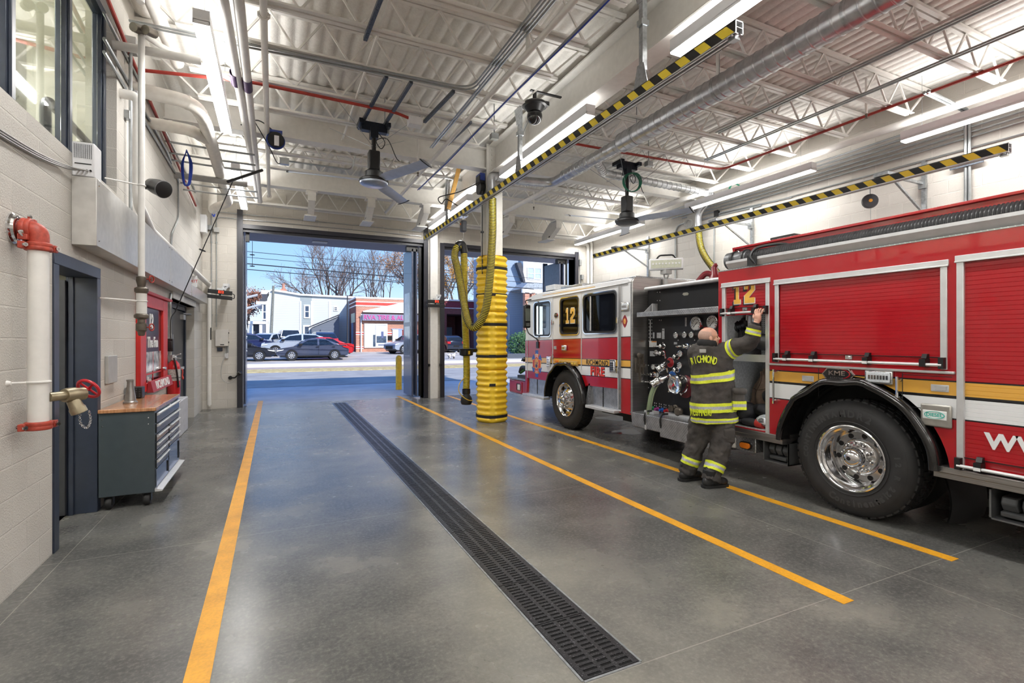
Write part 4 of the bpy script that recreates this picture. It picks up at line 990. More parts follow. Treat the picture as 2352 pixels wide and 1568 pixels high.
# ================= FANS
BLADE = mat('silver fan blade', (196, 206, 224), .28, .35, var=.03)
def fan(c, rot, lb, tint, zt):
    x, y, z = c
    o = thing('ceiling_fan', lb, 'ceiling fan', (x, y, z))
    a = MB(); a.box(x-.20, x+.20, y-.06, y+.06, zt-.16, zt-.02); a.box(x-.24, x-.16, y-.14, y+.14, zt-.09, zt-.02); a.box(x+.16, x+.24, y-.14, y+.14, zt-.09, zt-.02); a.box(x-.06, x+.06, y-.07, y+.07, zt-.26, zt-.1); a.done('mount', mat('dark blue steel', (30, 36, 48), .35, .4), o, bevel=.006)
    MB().cyl((x, y, z+.45), (x, y, zt-.2), .035, n=14).done('down_rod', BLACK, o)
    a = MB(); a.box(x-.085, x+.085, y-.085, y+.085, z+.16, z+.46); a.done('drive_box', BLACK, o, bevel=.02)
    a = MB(); a.lathe([(.14, .02), (.145, .04), (.145, .13), (.12, .15), (.09, .17)], (x, y, z), (0,0,1), 28); a.done('motor', BLACK, o)
    a = MB(); a.lathe([(.20, -.03), (.225, -.02), (.225, .01), (.2, .03), (.14, .035)], (x, y, z), (0,0,1), 32); a.done('hub_ring', BLACK, o)
    MB().lathe([(.215, -.025), (.21, -.05), (.16, -.075), (.0, -.085)], (x, y, z), (0,0,1), 32, caps=False).done('hub_cover', tint, o)
    for k in range(3):
        t_ = rot+2*PI*k/3; d = V((math.cos(t_), math.sin(t_), 0)); s = V((-d.y, d.x, 0)); pitch = -.30
        w = s*math.cos(pitch)+V((0,0,1))*math.sin(pitch); nrm = d.cross(w)
        b = MB(); n = 10
        sec = [(-1, 0), (-.6, .10), (0, .15), (.6, .09), (1, 0), (.6, -.05), (0, -.06), (-.6, -.05)]
        vs = []; fs = []
        st = [(.18, .05), (.30, .085), (.45, .095), (1.22, .085)]
        for r, hw in st:
            for u, v in sec: vs.append(V(c)+d*r+w*u*hw+nrm*v*hw*.9)
        m_ = len(sec)
        for i in range(len(st)-1):
            for j in range(m_): q = (j+1) % m_; fs.append((i*m_+j, i*m_+q, (i+1)*m_+q, (i+1)*m_+j))
        fs += [tuple(range(m_)), tuple((len(st)-1)*m_+j for j in range(m_))]
        b.add(vs, fs); bo = b.done('blade', BLADE, o, smooth=50)
        e = MB(); e.add([V(c)+d*1.22+w*u*.115+nrm*v*.16 for u, v in sec]+[V(c)+d*1.245+w*u*.115+nrm*v*.16 for u, v in sec],
                        [tuple(range(m_)), tuple(range(m_, 2*m_))]+[(j, (j+1) % m_, m_+(j+1) % m_, m_+j) for j in range(m_)])
        e.done('blade_tip', BLACK, bo)
    a = MB()
    for k in range(4):
        t_ = PI/4+k*PI/2; a.tube([(x, y, z+.52), (x+.85*math.cos(t_), y+.75*math.sin(t_), zt)], .0045, 5)
    a.each('guy_wire', ZINC, o)
    a = MB(); a.tube(spline([(x+.04, y-.03, zt-.15), (x+.16, y-.05, zt-.3), (x+.10, y-.06, zt-.42), (x+.03, y-.05, zt-.30), (x+.2, y-.05, zt-.25), (x+.34, y-.02, zt-.5), (x+.40, y, zt-.55)], 8), .007, 6); a.done('power_cord', BLACK, o)
    return o
f1 = fan((1.40, 8.0, 4.10), math.radians(175), 'black ceiling fan with three silver blades over the left bay', mat('silver hub', (176, 186, 204), .3, .7), 5.02)
f2 = fan((6.0, 7.6, 3.86), math.radians(174), 'black ceiling fan over the fire truck cab, beyond the branch duct', BLACK, 4.98)
a = MB(); c = V((6.0, 7.48, 4.55)); 
for k in range(4): a.torus(c+V((.01*k, -.01*k, 0)), (.2, 1, .1*k), .17, .008, 22, 6)
a.done('cable_coil', mat('green cable', (24, 110, 84), .5), label='coil of green cable tied round the rod of the fan over the truck', cat='cable coil')
a = MB(); c = on_x(1690, 435, 9.0)
for k in range(3): a.torus(c+V((0, .02*k, 0)), (.6, 1, .1*k), .12, .008, 20, 6)
a.done('cable_coil', MATS['green cable'], label='coil of green cable high by the right wall', cat='cable coil')
# boxes near the fans
for (px, py, z, lb) in ((884, 300, 4.93, 'pale junction box left of the fan rod'), (1135, 312, 4.93, 'grey outlet box right of the fan rod'), (1490, 375, 4.9, 'grey outlet box right of the fan over the truck')):
    q = on_z(px, py, z); a = MB(); a.box(q.x-.06, q.x+.06, q.y-.05, q.y+.05, z-.06, z+.03); a.cyl((q.x, q.y, z), (q.x, q.y, 5.45), .01, n=6)
    a.done('junction_box', ZINC, label=lb, cat='junction box')
# dome speaker/camera
c = V((3.50, 6.60, 5.0)); c = on_x(1228, 258, 3.45)
dm = thing('dome_camera', 'black ball camera with wide ring shade hung beside the white roof beam', 'camera', c)
a = MB(); a.lathe([(.06, .12), (.17, .13), (.185, .11), (.185, .085), (.17, .08), (.15, .075), (.10, .0)], c, (0,0,1), 32); a.done('ring_shade', BLACK, dm)
MB().ball(c+V((0,0,-.06)), (.115, .115, .12), 26, 16).done('dome', mat('glossy black dome', (14, 14, 16), .06, coat=.6), dm)
a = MB(); a.box(c.x+.08, c.x+.22, c.y-.05, c.y+.05, c.z+.12, c.z+.18); a.cyl(c+V((0,0,.12)), c+V((0,0,.30)), .03, n=10); a.box(c.x-.07, c.x+.45, c.y-.02, c.y+.02, c.z+.30, c.z+.32); a.done('bracket', BLACK, dm)
# ================= HAZARD STRIPED RAILS
m_hz, t = newmat('black and yellow hazard tape'); p = t.sep(t.obj())
f_ = t.math('FRACT', t.math('DIVIDE', t.math('ADD', p[1], t.math('MULTIPLY', p[2], -.9)), .245))
t.base(t.mix(t.math('GREATER_THAN', f_, .5), rgb(255, 228, 70), rgb(26, 26, 26))); t.set(Roughness=.4)
def rail(x, z, y0, y1, lb):
    o = thing('hose_track', lb, 'rail', (x, y0, z))
    a = MB(); a.box(x-.05, x-.046, y0, y1, z+.015, z+.105); a.done('hazard_tape', m_hz, o)
    a = MB(); a.box(x-.046, x-.036, y0, y1, z, z+.115); a.box(x+.036, x+.046, y0, y1, z, z+.115); a.box(x-.046, x+.046, y0, y1, z+.108, z+.116); a.box(x-.052, x-.015, y0, y1, z, z+.008); a.box(x+.015, x+.046, y0, y1, z, z+.008); a.box(x-.046, x+.046, y0, y1, z+.055, z+.06)
    a.done('track', ALU, o)
    a = MB(); a.box(x-.03, x+.03, y0+.02, y0+.09, z-.03, z+.01)
    for y in (y0+.03, y0+.08): a.lathe([(.01, 0), (.01, .02)], (x-.05, y, z-.01), (-1,0,0), 8)
    a.done('end_stop', ZINC, o)
    return o
rail(3.55, 4.20, 3.0, 12.75, 'black and yellow striped overhead rail in front of the padded column')
rail(8.20, 3.93, 2.95, 11.85, 'black and yellow striped rail along the right wall above the fire truck')
def rail_post(x, y, z0, z1, lb):
    o = thing('rail_bracket', lb, 'bracket', (x, y, z0))
    a = MB(); a.box(x-.03, x+.03, y-.03, y+.03, z0+.2, z1); a.done('post', GALV, o)
    a = MB(); a.prism([(y-.12, z0), (y+.12, z0), (y+.05, z0+.26), (y-.05, z0+.26)], 'x', x-.036, x-.03); a.prism([(y-.05, z1-.28), (y+.05, z1-.28), (y+.14, z1), (y-.14, z1)], 'x', x-.036, x-.03); a.each('gusset', GALV, o)
    a = MB(); zc = (z0+z1)/2+.1; a.box(x-.05, x+.05, y-.04, y+.04, zc-.03, zc+.03); a.beam((x+.03, y, zc), (x+.34, y+.4, z1), .03, .03); a.done('brace', ZINC, o)
rail_post(3.56, 4.24, 4.30, 5.5, 'galvanised hanger holding the striped rail at its camera end')
rail_post(3.56, 7.21, 4.30, 5.35, 'galvanised hanger holding the striped rail under the ball camera')
rail_post(3.56, 10.9, 4.30, 5.2, 'galvanised hanger holding the striped rail beyond the padded column')
for y, lb in ((10.83, 'wall bracket of the right rail nearest the back corner'), (7.52, 'wall bracket of the right rail behind the truck body'), (4.36, 'wall bracket of the right rail nearest the camera')):
    o = thing('rail_bracket', lb, 'bracket', (9.25, y, 3.3))
    a = MB(); a.box(9.25, 9.30, y-.03, y+.03, 3.35, 4.45); a.done('wall_strut', GALV, o)
    a = MB(); a.beam((8.2, y, 4.08), (9.25, y, 4.08), .04, .04); a.box(8.1, 8.32, y-.1, y+.1, 4.045, 4.09); a.done('arm', GALV, o)
    a = MB(); a.beam((8.4, y, 4.05), (9.25, y, 3.62), .03, .03); a.done('brace', GALV, o)
    a = MB(); a.box(9.20, 9.26, y-.05, y+.05, 4.0, 4.14); a.done('clamp', ZINC, o)
br = thing('tool_balancer', 'dark disc balancer hung from the right striped rail over the truck body', 'balancer', on_x(1998, 462, 8.2))
c = BASE[br.name]
a = MB(); a.lathe([(.02, -.05), (.10, -.045), (.11, 0), (.10, .045), (.02, .05)], c, (-.75,-.65,0), 26); a.done('housing', mat('charcoal housing', (62, 64, 70), .4), br)
a = MB(); a.lathe([(.025, .045), (.025, .055)], c, (-.75,-.65,0), 14); a.done('centre_cap', mat('orange cap', (230, 160, 40), .4), br)
a = MB(); a.cyl(c+V((0,0,.10)), c+V((0,0,.20)), .008, n=6); a.cyl(c+V((.02,0,-.10)), c+V((.02,0,-.32)), .004, n=5); a.lathe([(.012, 0), (.02, -.04)], c+V((.02,0,-.30)), (0,0,1), 8); a.done('cable', ZINC, br)
# ================= SPIRAL DUCT AND EXHAUST HOSES
m_sp, t = newmat('spiral galvanised duct'); p = t.sep(t.obj()); n = t.noise(t.obj(), 9, 3)
t.base(t.ramp(n, [(.3, rgb(172, 175, 180)), (.7, rgb(206, 208, 211))])); t.set(Roughness=.28, Metallic=.75)
def spiral(mb, a, b, r, pitch=.12, n=20):
    a, b = V(a), V(b); L = (b-a).length; d = (b-a)/L; k = max(2, int(L/pitch)); pr = []
    for i in range(k):
        h = i*L/k; pr += [(r, h), (r, h+L/k*.8), (r+.007, h+L/k*.86), (r+.007, h+L/k*.94), (r, h+L/k*.999)]
    mb.lathe(pr, a, d, n)
du = thing('spiral_duct', 'fat silver spiral duct running along the ceiling right of the white roof beam', 'duct', (5.08, 4, 4.8))
zz_ = 4.80
a = MB(); spiral(a, (5.08, .2, zz_), (5.08, 6.55, zz_), .15, .125, 28); spiral(a, (5.08, 6.6, zz_), (5.08, 8.35, zz_), .10, .12); a.done('run', m_sp, du)
a = MB(); a.tube(bend([(5.08, 8.3, zz_), (5.08, 8.85, zz_), (4.55, 8.95, zz_), (4.05, 8.98, zz_)], .2, 8), .085, 18); spiral(a, (4.5, 8.95, zz_), (3.9, 8.95, zz_), .085); a.done('elbow_run', m_sp, du)
a = MB(); a.tube(bend([(4.0, 8.95, zz_), (3.79, 8.95, zz_), (3.79, 8.90, 4.36)], .17, 10), .08, 20)
a.done('drop_elbow', m_sp, du)
a = MB()
for y in (1.4, 3.0, 4.6, 6.2): a.tube([(5.08, y-.02, zz_), (5.08, y+.02, zz_)], .156, 28); a.cyl((5.08, y, zz_+.15), (5.08, y, 5.5), .007, n=6)
a.tube([(5.08, 6.53, zz_), (5.08, 6.62, zz_)], [.156, .108], 28); a.each('clamp_ring', GALV, du)
a = MB(); a.lathe([(.09, 0), (.09, .05), (.075, .06)], (3.79, 8.90, 4.33), (0,0,1), 20); a.box(3.68, 3.90, 8.86, 9.07, 4.42, 4.45); a.done('flange', ALU, du)
a = MB(); spiral(a, (5.15, 7.42, 4.84), (5.78, 8.05, 4.89), .075, .1); a.tube(bend([(5.70, 7.97, 4.885), (5.86, 8.14, 4.90), (6.06, 8.15, 4.90)], .08), .078, 18); spiral(a, (6.0, 8.15, 4.90), (8.85, 8.25, 4.90), .075, .13)
a.done('branch_run', m_sp, du)
q0 = on_x(1608, 470, 9.0); q1 = on_x(1604, 525, 9.0)
a = MB(); a.tube(bend([(8.7, 8.25, 4.90), (9.0, 8.30, 4.90), (9.0, q1.y, 4.6), (9.0, q1.y, q1.z)], .15), .07, 16); a.done('wall_drop', m_sp, du)
def hose_mat(name, yw, bk, per, axis_len=None, share=.5):
    return mat(name+' ring', bk, .45), mat(name+' body', yw, .4)
HB, HY = hose_mat('exhaust hose', (214, 196, 52), (28, 28, 28), 0)
def corr_hose(par, name, pts, r, per, dark, n=14, k=10):
    """ribbed hose: alternating yellow body and dark wear-strip rings"""
    P = spline(pts, k); L = [0]
    for i in range(1, len(P)): L.append(L[-1]+(P[i]-P[i-1]).length)
    def at(s):
        s = min(max(s, 0), L[-1]-1e-5); i = max(j for j in range(len(L)-1) if L[j] <= s)
        return P[i].lerp(P[i+1], (s-L[i])/max(1e-6, L[i+1]-L[i]))
    b = MB(); N = int(L[-1]/per); pr = []; rr = []
    for i in range(N+1): 
        for q, w in ((0, r*.93), (dark*.5, r), (dark, r*.93)): pr.append(at((i+q)*per)); rr.append(w)
    o1 = MB(); o1.tube([at(i*per*.5) for i in range(2*N+1)], r*.935, n); o1 = o1.done(name, HY, par)
    for i in range(N):
        a_, c_ = at(i*per), at((i+dark)*per); b.tube([a_, a_.lerp(c_, .2), a_.lerp(c_, .8), c_], [r*.93, r*1.03, r*1.03, r*.93], n, caps=False)
    b.done('wear_strip', HB, o1)
    return o1
eh = thing('exhaust_hose', 'yellow and black ribbed exhaust hose looping from the column duct over a black saddle', 'hose', (3.55, 9.5, .4))
BAL = V((3.55, 9.86, 3.95))
corr_hose(eh, 'loop_hose', [(3.79, 8.88, 4.34), (3.755, 8.80, 3.6), (3.66, 8.72, 2.7), (3.58, 8.74, 2.15), (3.44, 8.86, 1.86), (3.36, 9.06, 1.98), (3.37, 9.40, 2.5), (3.37, 9.70, 3.05), (3.34, 9.80, 3.32), (3.38, 9.82, 3.50), (3.47, 9.84, 3.56)], .075, .030, .55)
corr_hose(eh, 'drop_hose', [(3.565, 9.86, 3.42), (3.575, 9.86, 2.4), (3.62, 9.88, 1.5), (3.625, 9.86, .95), (3.60, 9.82, .60)], .075, .031, .26)
a = MB(); a.tube(spline([(3.40, 9.84, 3.50), (3.46, 9.85, 3.59), (3.53, 9.86, 3.58), (3.57, 9.86, 3.42)], 6), [.078]*25 if False else .085, 14); a.done('saddle', BLACK, eh, smooth=60)
a = MB(); a.lathe([(.085, 0), (.085, -.10), (.07, -.11)], (3.60, 9.82, .60), (0,.0,1), 18); a.done('cuff', BLACK, eh)
a = MB(); a.lathe([(.05, 0), (.075, -.06), (.115, -.12), (.12, -.20), (.10, -.25), (.0, -.26)], (3.60, 9.80, .53), (0.02,-.02,1), 22); a.done('nozzle_cap', RUBBER, eh)
a = MB(); a.lathe([(.04, .07), (.03, .0), (.03, -.02)], (3.60, 9.8, .5), (0,0,1), 12); a.done('nozzle_neck', CHROME, eh)
a = MB(); a.tube(spline([(3.56, 9.76, .86), (3.42, 9.72, .72), (3.40, 9.70, .56), (3.50, 9.69, .44), (3.60, 9.69, .38), (3.70, 9.70, .36)], 8), .009, 6); a.done('air_line', mat('yellow cord', (226, 190, 60), .45), eh)
c = V((3.62, 9.87, 1.28))
a = MB(); a.lathe([(.09, 0), (.14, .02), (.15, .10), (.15, .13), (.17, .14), (.17, .155), (.10, .16)], c, (0,0,1), 20); a.box(c.x-.05, c.x+.05, c.y-.165, c.y-.145, c.z+.02, c.z+.12); a.box(c.x+.14, c.x+.30, c.y-.03, c.y+.03, c.z+.08, c.z+.15); a.done('collar', BLACK, eh)
a = MB(); a.box(c.x-.02, c.x+.02, c.y-.17, c.y-.165, c.z+.04, c.z+.11); a.done('collar_label', MATS['yellow cord'], eh)
tb = thing('tool_balancer', 'dark grey balancer on the striped rail holding up the black hose saddle', 'balancer', (3.55, 9.86, 3.70))
a = MB(); a.box(3.49, 3.61, 9.79, 9.93, 3.86, 4.10); a.done('housing', mat('balancer grey', (78, 80, 88), .4), tb, bevel=.03)
a = MB(); a.cyl((3.55, 9.86, 4.10), (3.55, 9.86, 4.19), .014, n=8); a.cyl((3.55, 9.86, 3.86), (3.55, 9.86, 3.72), .008, n=6); a.torus((3.55, 9.86, 3.70), (0,1,0), .03, .006, 14, 6); a.cyl((3.53, 9.86, 3.69), (3.47, 9.86, 3.63), .007, n=6); a.cyl((3.57, 9.86, 3.69), (3.56, 9.86, 3.60), .007, n=6); a.box(3.48, 3.62, 9.76, 9.96, 4.17, 4.2); a.done('hook', CHROME, tb)
a = MB(); a.box(3.487, 3.49, 9.83, 9.87, 4.0, 4.04); a.done('orange_mark', mat('orange mark', (236, 130, 40), .5), tb)
eh2 = thing('exhaust_hose', 'yellow and black ribbed hose dropping from the right wall duct behind the truck', 'hose', (9.0, 8.5, 3.0))
corr_hose(eh2, 'drop_hose', [(q1.x, q1.y, q1.z+.02), on_x(1608, 560, 8.95), on_x(1620, 590, 8.9), on_x(1650, 630, 8.8), on_x(1672, 655, 8.75)], .075, .034, .5)
# orange-brown timber prop and strut frame near the door
pr_ = thing('brace_bracket', 'galvanised frame with tan slanting brace hung left of the padded column', 'bracket', (3.2, 10.4, 4.4))
q = on_y(1057, 375, 10.8); q2 = on_y(1030, 480, 10.8)
a = MB(); a.beam(q, q2, .05, .09); a.done('tan_brace', mat('tan timber', (206, 160, 88), .6), pr_)
a = MB(); a.beam(on_y(1000, 403, 11), on_y(1085, 418, 11), .05, .05); a.beam(on_y(1027, 412, 10.95), on_y(1023, 485, 10.95), .05, .05); a.beam(q+V((0,.03,-.03)), (q.x, 12.0, q.z-.0), .04, .04); a.done('strut', GALV, pr_)
a = MB(); q = on_y(1112, 435, 9.2); a.lathe([(.02,-.05), (.13,-.05), (.13,.05), (.02,.05)], (3.70, 9.25, q.z+.03), (1,0,0), 22); a.box(3.63, 3.75, 9.15, 9.35, q.z+.1, q.z+.26)
crl = thing('cord_reel', 'blue backed black cord reel on the left face of the white column', 'reel', (3.69, 9.25, 4.4)); a.done('drum', BLACK, crl)
MB().box(3.64, 3.74, 9.13, 9.37, q.z+.16, q.z+.30).done('mount_plate', mat('blue reel mount', (34, 58, 140), .4), crl)
a = MB(); a.tube([(3.66, 9.08, q.z-.08), (3.66, 9.08, 2.9)], .010, 6); a.lathe([(.01, -.02), (.035, -.015), (.035, .015), (.01, .02)], (3.66, 9.08, 3.72), (0,0,1), 12); a.tube(spline([(3.62, 9.1, q.z+.1), (3.3, 9.4, q.z-.05), (2.95, 9.6, q.z-.15), (3.0, 9.6, q.z-.27), (3.1, 9.6, q.z-.17), (3.3, 9.5, q.z-.3)], 8), .010, 6); a.done('cord', BLACK, crl)
# ================= PADDED COLUMN GUARD
gd = thing('column_guard', 'tall yellow ribbed plastic guard with black straps round the white column', 'column guard', (3.92, 9.22, 0))
gc = V((3.92, 9.22, 0))
prof = []
secs = ((.0, 1.03), (1.035, 2.165), (2.17, 3.27))
STRAPS = (.19, .77, 1.29, 1.83, 2.29, 2.83, 3.08)
for k, (za, zb) in enumerate(secs):
    for half, (a0, a1) in enumerate(((-108, 68), (72, 248))):
        b = MB(); nr = int((zb-za)/.033); na = 26
        ribs = 9
        def fn(u, v, za=za, zb=zb, a0=a0, a1=a1):
            z = za+(zb-za)*v; a_ = math.radians(a0+(a1-a0)*u)
            e = min(1.0, 9*min(u, 1-u))
            rib = .5+.5*math.cos(2*PI*(v*ribs+.5))
            seg = abs(((u*2.0) % 1.0)-.5)*2.0
            amp = .030 if .12 < (u*2 % 1) < .88 else .006
            rad = .285+amp*rib*(1 if True else 0)
            rad *= 1-.05*(1-e)
            ed = min(v, 1-v)*(zb-za)
            if ed < .02: rad -= (.02-ed)*1.1
            sq = 1+.05*math.cos(4*(a_-math.radians(20)))*-1
            return (gc.x+rad*sq*math.cos(a_-math.radians(90)+math.radians(0)), gc.y+rad*sq*math.sin(a_-math.radians(90)), z)
        b.grid(fn, 40, 84)
        b.done('shell', YELLOW, gd, smooth=180)
a = MB()
for z in (.12, .74, 1.30, 1.92, 2.50, 3.02):
    n = 40; rr_ = []
    for i in range(n):
        t_ = 2*PI*i/n; sq = 1-.05*math.cos(4*(t_+PI/2-math.radians(20))); R_ = .302*sq
        rr_.append((gc.x+R_*math.cos(t_), gc.y+R_*math.sin(t_)))
    for i in range(n):
        p_, q_ = rr_[i], rr_[(i+1) % n]; c_ = V((gc.x, gc.y, 0))
        pi, qi = V((*p_, 0)).lerp(c_, .04), V((*q_, 0)).lerp(c_, .04)
        a.add([(*p_, z-.027), (*q_, z-.027), (*q_, z+.027), (*p_, z+.027), (pi.x, pi.y, z-.027), (qi.x, qi.y, z-.027), (qi.x, qi.y, z+.027), (pi.x, pi.y, z+.027)], [(0,1,2,3), (4,5,1,0), (3,2,6,7)])
a.each('strap', mat('black webbing', (30, 29, 30), .7), gd)
MB().lathe([(.16, 3.262), (.28, 3.268)], gc, (0,0,1), 30, caps=False).done('top_rim', YELLOW, gd)
# ================= PIPES HIGH ON THE RIGHT
pipe_labelled('ceiling_pipe', [(5.49, -1.0, 4.93), (5.43, 9.35, 4.93), (5.40, 11.9, 4.93)], .05, 'long white pipe parallel to the spiral duct on its right', [], rad=.1)
pipe([(8.25, -1, 5.04), (8.08, 7.25, 5.02), (6.0, 7.35, 5.02), (4.2, 7.4, 5.02)], .022, 'red conduit along the right wall turning across over the truck cab', REDP, 'red_conduit', 'conduit', .2, 8)
pipe([(8.9, -1, 5.0), (8.75, 12.6, 4.95)], .06, 'big white pipe running high along the right wall', PIPEW)
for k in range(6):
    pipe([(X1-.03, -1, 4.98-.075*k), (X1-.03, 11.0-.9*k*.4, 4.96-.07*k)], .014, 'thin wall conduit on the right wall, %s from the top' % ORD[k], ZINC, 'conduit', 'conduit', .2, 6)
pipe([(X1-.03, -1, 4.42), (X1-.03, 6.2, 4.46), (X1-.03, 7.0, 4.46)], .014, 'lowest thin conduit on the right wall above the truck', ZINC, 'conduit', 'conduit', .2, 6)
for k in range(2):
    y = on_x(2218+9*k, 300, X1-.04).y
    pipe([(X1-1.2, y-.02, 5.03), (X1-.04, y, 5.0), (X1-.04, y, 2.5)], .022, 'thick vertical conduit on the right wall above the truck, %s of two' % ('left', 'right')[k], ZINC, 'conduit', 'conduit', .15, 9)
yv = on_x(2222, 330, X1-.04).y
MB().box(X1-.08, X1-.06, yv-.2, yv+.2, 4.18, 4.24).done('strut_channel', STR, label='short dark strut clamping the two vertical conduits', cat='strut')
for (ya, za, yb, zb, lb) in ((9.8, 4.55, 8.9, 2.6, 'vertical conduit on the right wall behind the cab roof'), (8.55, 4.55, 8.2, 2.5, 'vertical conduit on the right wall by the floodlight')):
    pipe([(X1-.025, yb-1.6, za-.1), (X1-.025, ya, za), (X1-.025, ya, zb)], .018, lb, ZINC, 'conduit', 'conduit', .25, 8)
bx = thing('control_box', 'grey electrical box with looped cable on the right wall behind the truck', 'electrical box', (X1-.1, 8.9, 4.0))
q = on_x(1590, 505, X1-.05)
MB().box(X1-.12, X1, q.y-.22, q.y+.10, q.z-.25, q.z+.12).done('case', GREYP, bx, bevel=.006)
a = MB()
for k in range(3): a.torus((X1-.14-.01*k, q.y+.02*k, q.z-.10), (1,.1*k,.1), .10, .008, 20, 6)
a.done('cable_loop', GREYP, bx)
q = on_x(1645, 490, X1-.05); MB().box(X1-.06, X1, q.y-.06, q.y+.06, q.z-.07, q.z+.07).done('outlet_box', BLACK, label='black outlet box on the right wall beside the truck hose', cat='outlet box')
# dark bridging conduits over the right bay
for x, y0, y1, lb in ((6.55, -1, 6.0, 'dark double conduit over the truck body, left'), (7.35, -1, 7.0, 'dark conduit over the truck body, right')):
    a = MB(); a.tube([(x, y0, 5.02), (x, y1, 5.02)], .014, 6); a.tube([(x+.06, y0, 5.02), (x+.06, y1, 5.02)], .014, 6); a.done('conduit', ZINC, label=lb, cat='conduit')
# ================= FIRE TRUCK
def bands(name, stops, slope=0.0, z0=0.0, extra=None):
    m, t = newmat(name); p = t.sep(t.obj())
    z = t.math('SUBTRACT', p[2], 0.0) if not slope else t.math('ADD', p[2], t.math('MULTIPLY', t.math('SUBTRACT', p[1], 7.7-5.0), slope))
    f = t.math('DIVIDE', z, 3.0)
    t.base(t.ramp(f, [(a/3.0, c) for a, c in stops], 'CONSTANT'))
    t.set(Roughness=.16, Coat_Weight=.6, Coat_Roughness=.03)
    return m
CR = rgb(178, 20, 32); CW = rgb(236, 238, 240); CY_ = rgb(232, 176, 76); CK = rgb(26, 26, 30)
M_BODY = bands('truck body paint', [(0, CR), (.985, CK), (1.0, CW), (1.155, CK), (1.18, CY_), (1.285, CK), (1.30, CR)])
M_CAB = bands('truck cab paint', [(0, CR), (.995, CK), (1.007, CW), (1.152, CK), (1.178, CY_), (1.268, CK), (1.280, CR), (1.622, CK), (1.632, CW)], .018)
M_RED = mat('fire red paint', (178, 20, 32), .16, var=.02, coat=.6)
M_WHT = mat('truck white paint', (238, 239, 241), .2, var=.01, coat=.5)
m_tread, t = newmat('diamond tread plate'); p = t.sep(t.obj())
def diam(t, p, a, b, s):
    u = t.math('MULTIPLY', t.math('ADD', a, b), s); v = t.math('MULTIPLY', t.math('SUBTRACT', a, b), s)
    cu = t.math('FLOOR', u); cv = t.math('FLOOR', v)
    par = t.math('MODULO', t.math('ABSOLUTE', t.math('ADD', cu, cv)), 2.0)
    fu = t.math('ABSOLUTE', t.math('SUBTRACT', t.math('FRACT', u), .5)); fv = t.math('ABSOLUTE', t.math('SUBTRACT', t.math('FRACT', v), .5))
    e1 = t.math('LESS_THAN', t.math('ADD', t.math('MULTIPLY', fu, 1.1), t.math('MULTIPLY', fv, 3.2)), .48)
    e2 = t.math('LESS_THAN', t.math('ADD', t.math('MULTIPLY', fu, 3.2), t.math('MULTIPLY', fv, 1.1)), .48)
    return t.math('ADD', t.math('MULTIPLY', e1, par), t.math('MULTIPLY', e2, t.math('SUBTRACT', 1.0, par)))
hgt = diam(t, p, t.math('ADD', p[1], t.math('MULTIPLY', p[0], .0)), t.math('ADD', p[2], p[0]), 26)
n = t.noise(t.obj(), 14, 3)
t.base(t.mix(t.math('MULTIPLY', hgt, .7), t.ramp(n, [(.3, rgb(150, 152, 156)), (.7, rgb(184, 186, 190))]), rgb(226, 228, 230)))
t.set(Roughness=.3, Metallic=.85); t.bump(hgt, .8, .004)
m_bs, t = newmat('brushed stainless'); p = t.sep(t.obj())
n = t.noise(t.comb(t.math('MULTIPLY', p[0], 3.0), t.math('MULTIPLY', p[1], 3.0), t.math('MULTIPLY', p[2], 160.0)), 1.0, 3)
t.base(t.ramp(n, [(.3, rgb(150, 148, 146)), (.7, rgb(186, 184, 182))])); t.set(Roughness=.32, Metallic=.9)
M_PNL = mat('black pump panel', (22, 23, 27), .42, var=.15, scale=6)
M_DARK = mat('dark chassis', (22, 22, 23), .7, var=.2)
XS, XC, XP, XF = 4.78, 4.80, 5.09, 7.26
tk = thing('fire_truck', 'big red and white fire engine numbered 12, parked in the right bay', 'fire truck', (6.0, 5.0, 0))
def part(mb, name, m=None, **k): return mb.done(name, m, tk, **k)
def ring(mb, outer, inner, x0, x1, m=None):
    n = len(outer)
    vs = [(x0, *p) for p in outer]+[(x0, *p) for p in inner]+[(x1, *p) for p in outer]+[(x1, *p) for p in inner]
    fs = []
    for i in range(n):
        j = (i+1) % n
        fs += [(i, j, n+j, n+i), (2*n+j, 2*n+i, 3*n+i, 3*n+j), (j, i, 2*n+i, 2*n+j), (n+i, n+j, 3*n+j, 3*n+i)]
    mb.add(vs, fs, m)
def cells(mb, x0, x1, y0, y1, z0, z1, holes):
    us = sorted({y0, y1}|{h[0] for h in holes}|{h[1] for h in holes}); vs = sorted({z0, z1}|{h[2] for h in holes}|{h[3] for h in holes})
    for i in range(len(us)-1):
        for j in range(len(vs)-1):
            cu, cv = (us[i]+us[i+1])/2, (vs[j]+vs[j+1])/2
            if any(h[0] < cu < h[1] and h[2] < cv < h[3] for h in holes): continue
            mb.box(x0, x1, us[i], us[i+1], vs[j], vs[j+1])
def arc(cy, cz, r, a0, a1, n=24): return [(cy+r*math.cos(math.radians(a0+(a1-a0)*k/n)), cz+r*math.sin(math.radians(a0+(a1-a0)*k/n))) for k in range(n+1)]
FY, FZ, RY, RZ = 7.83, .525, 2.83, .525
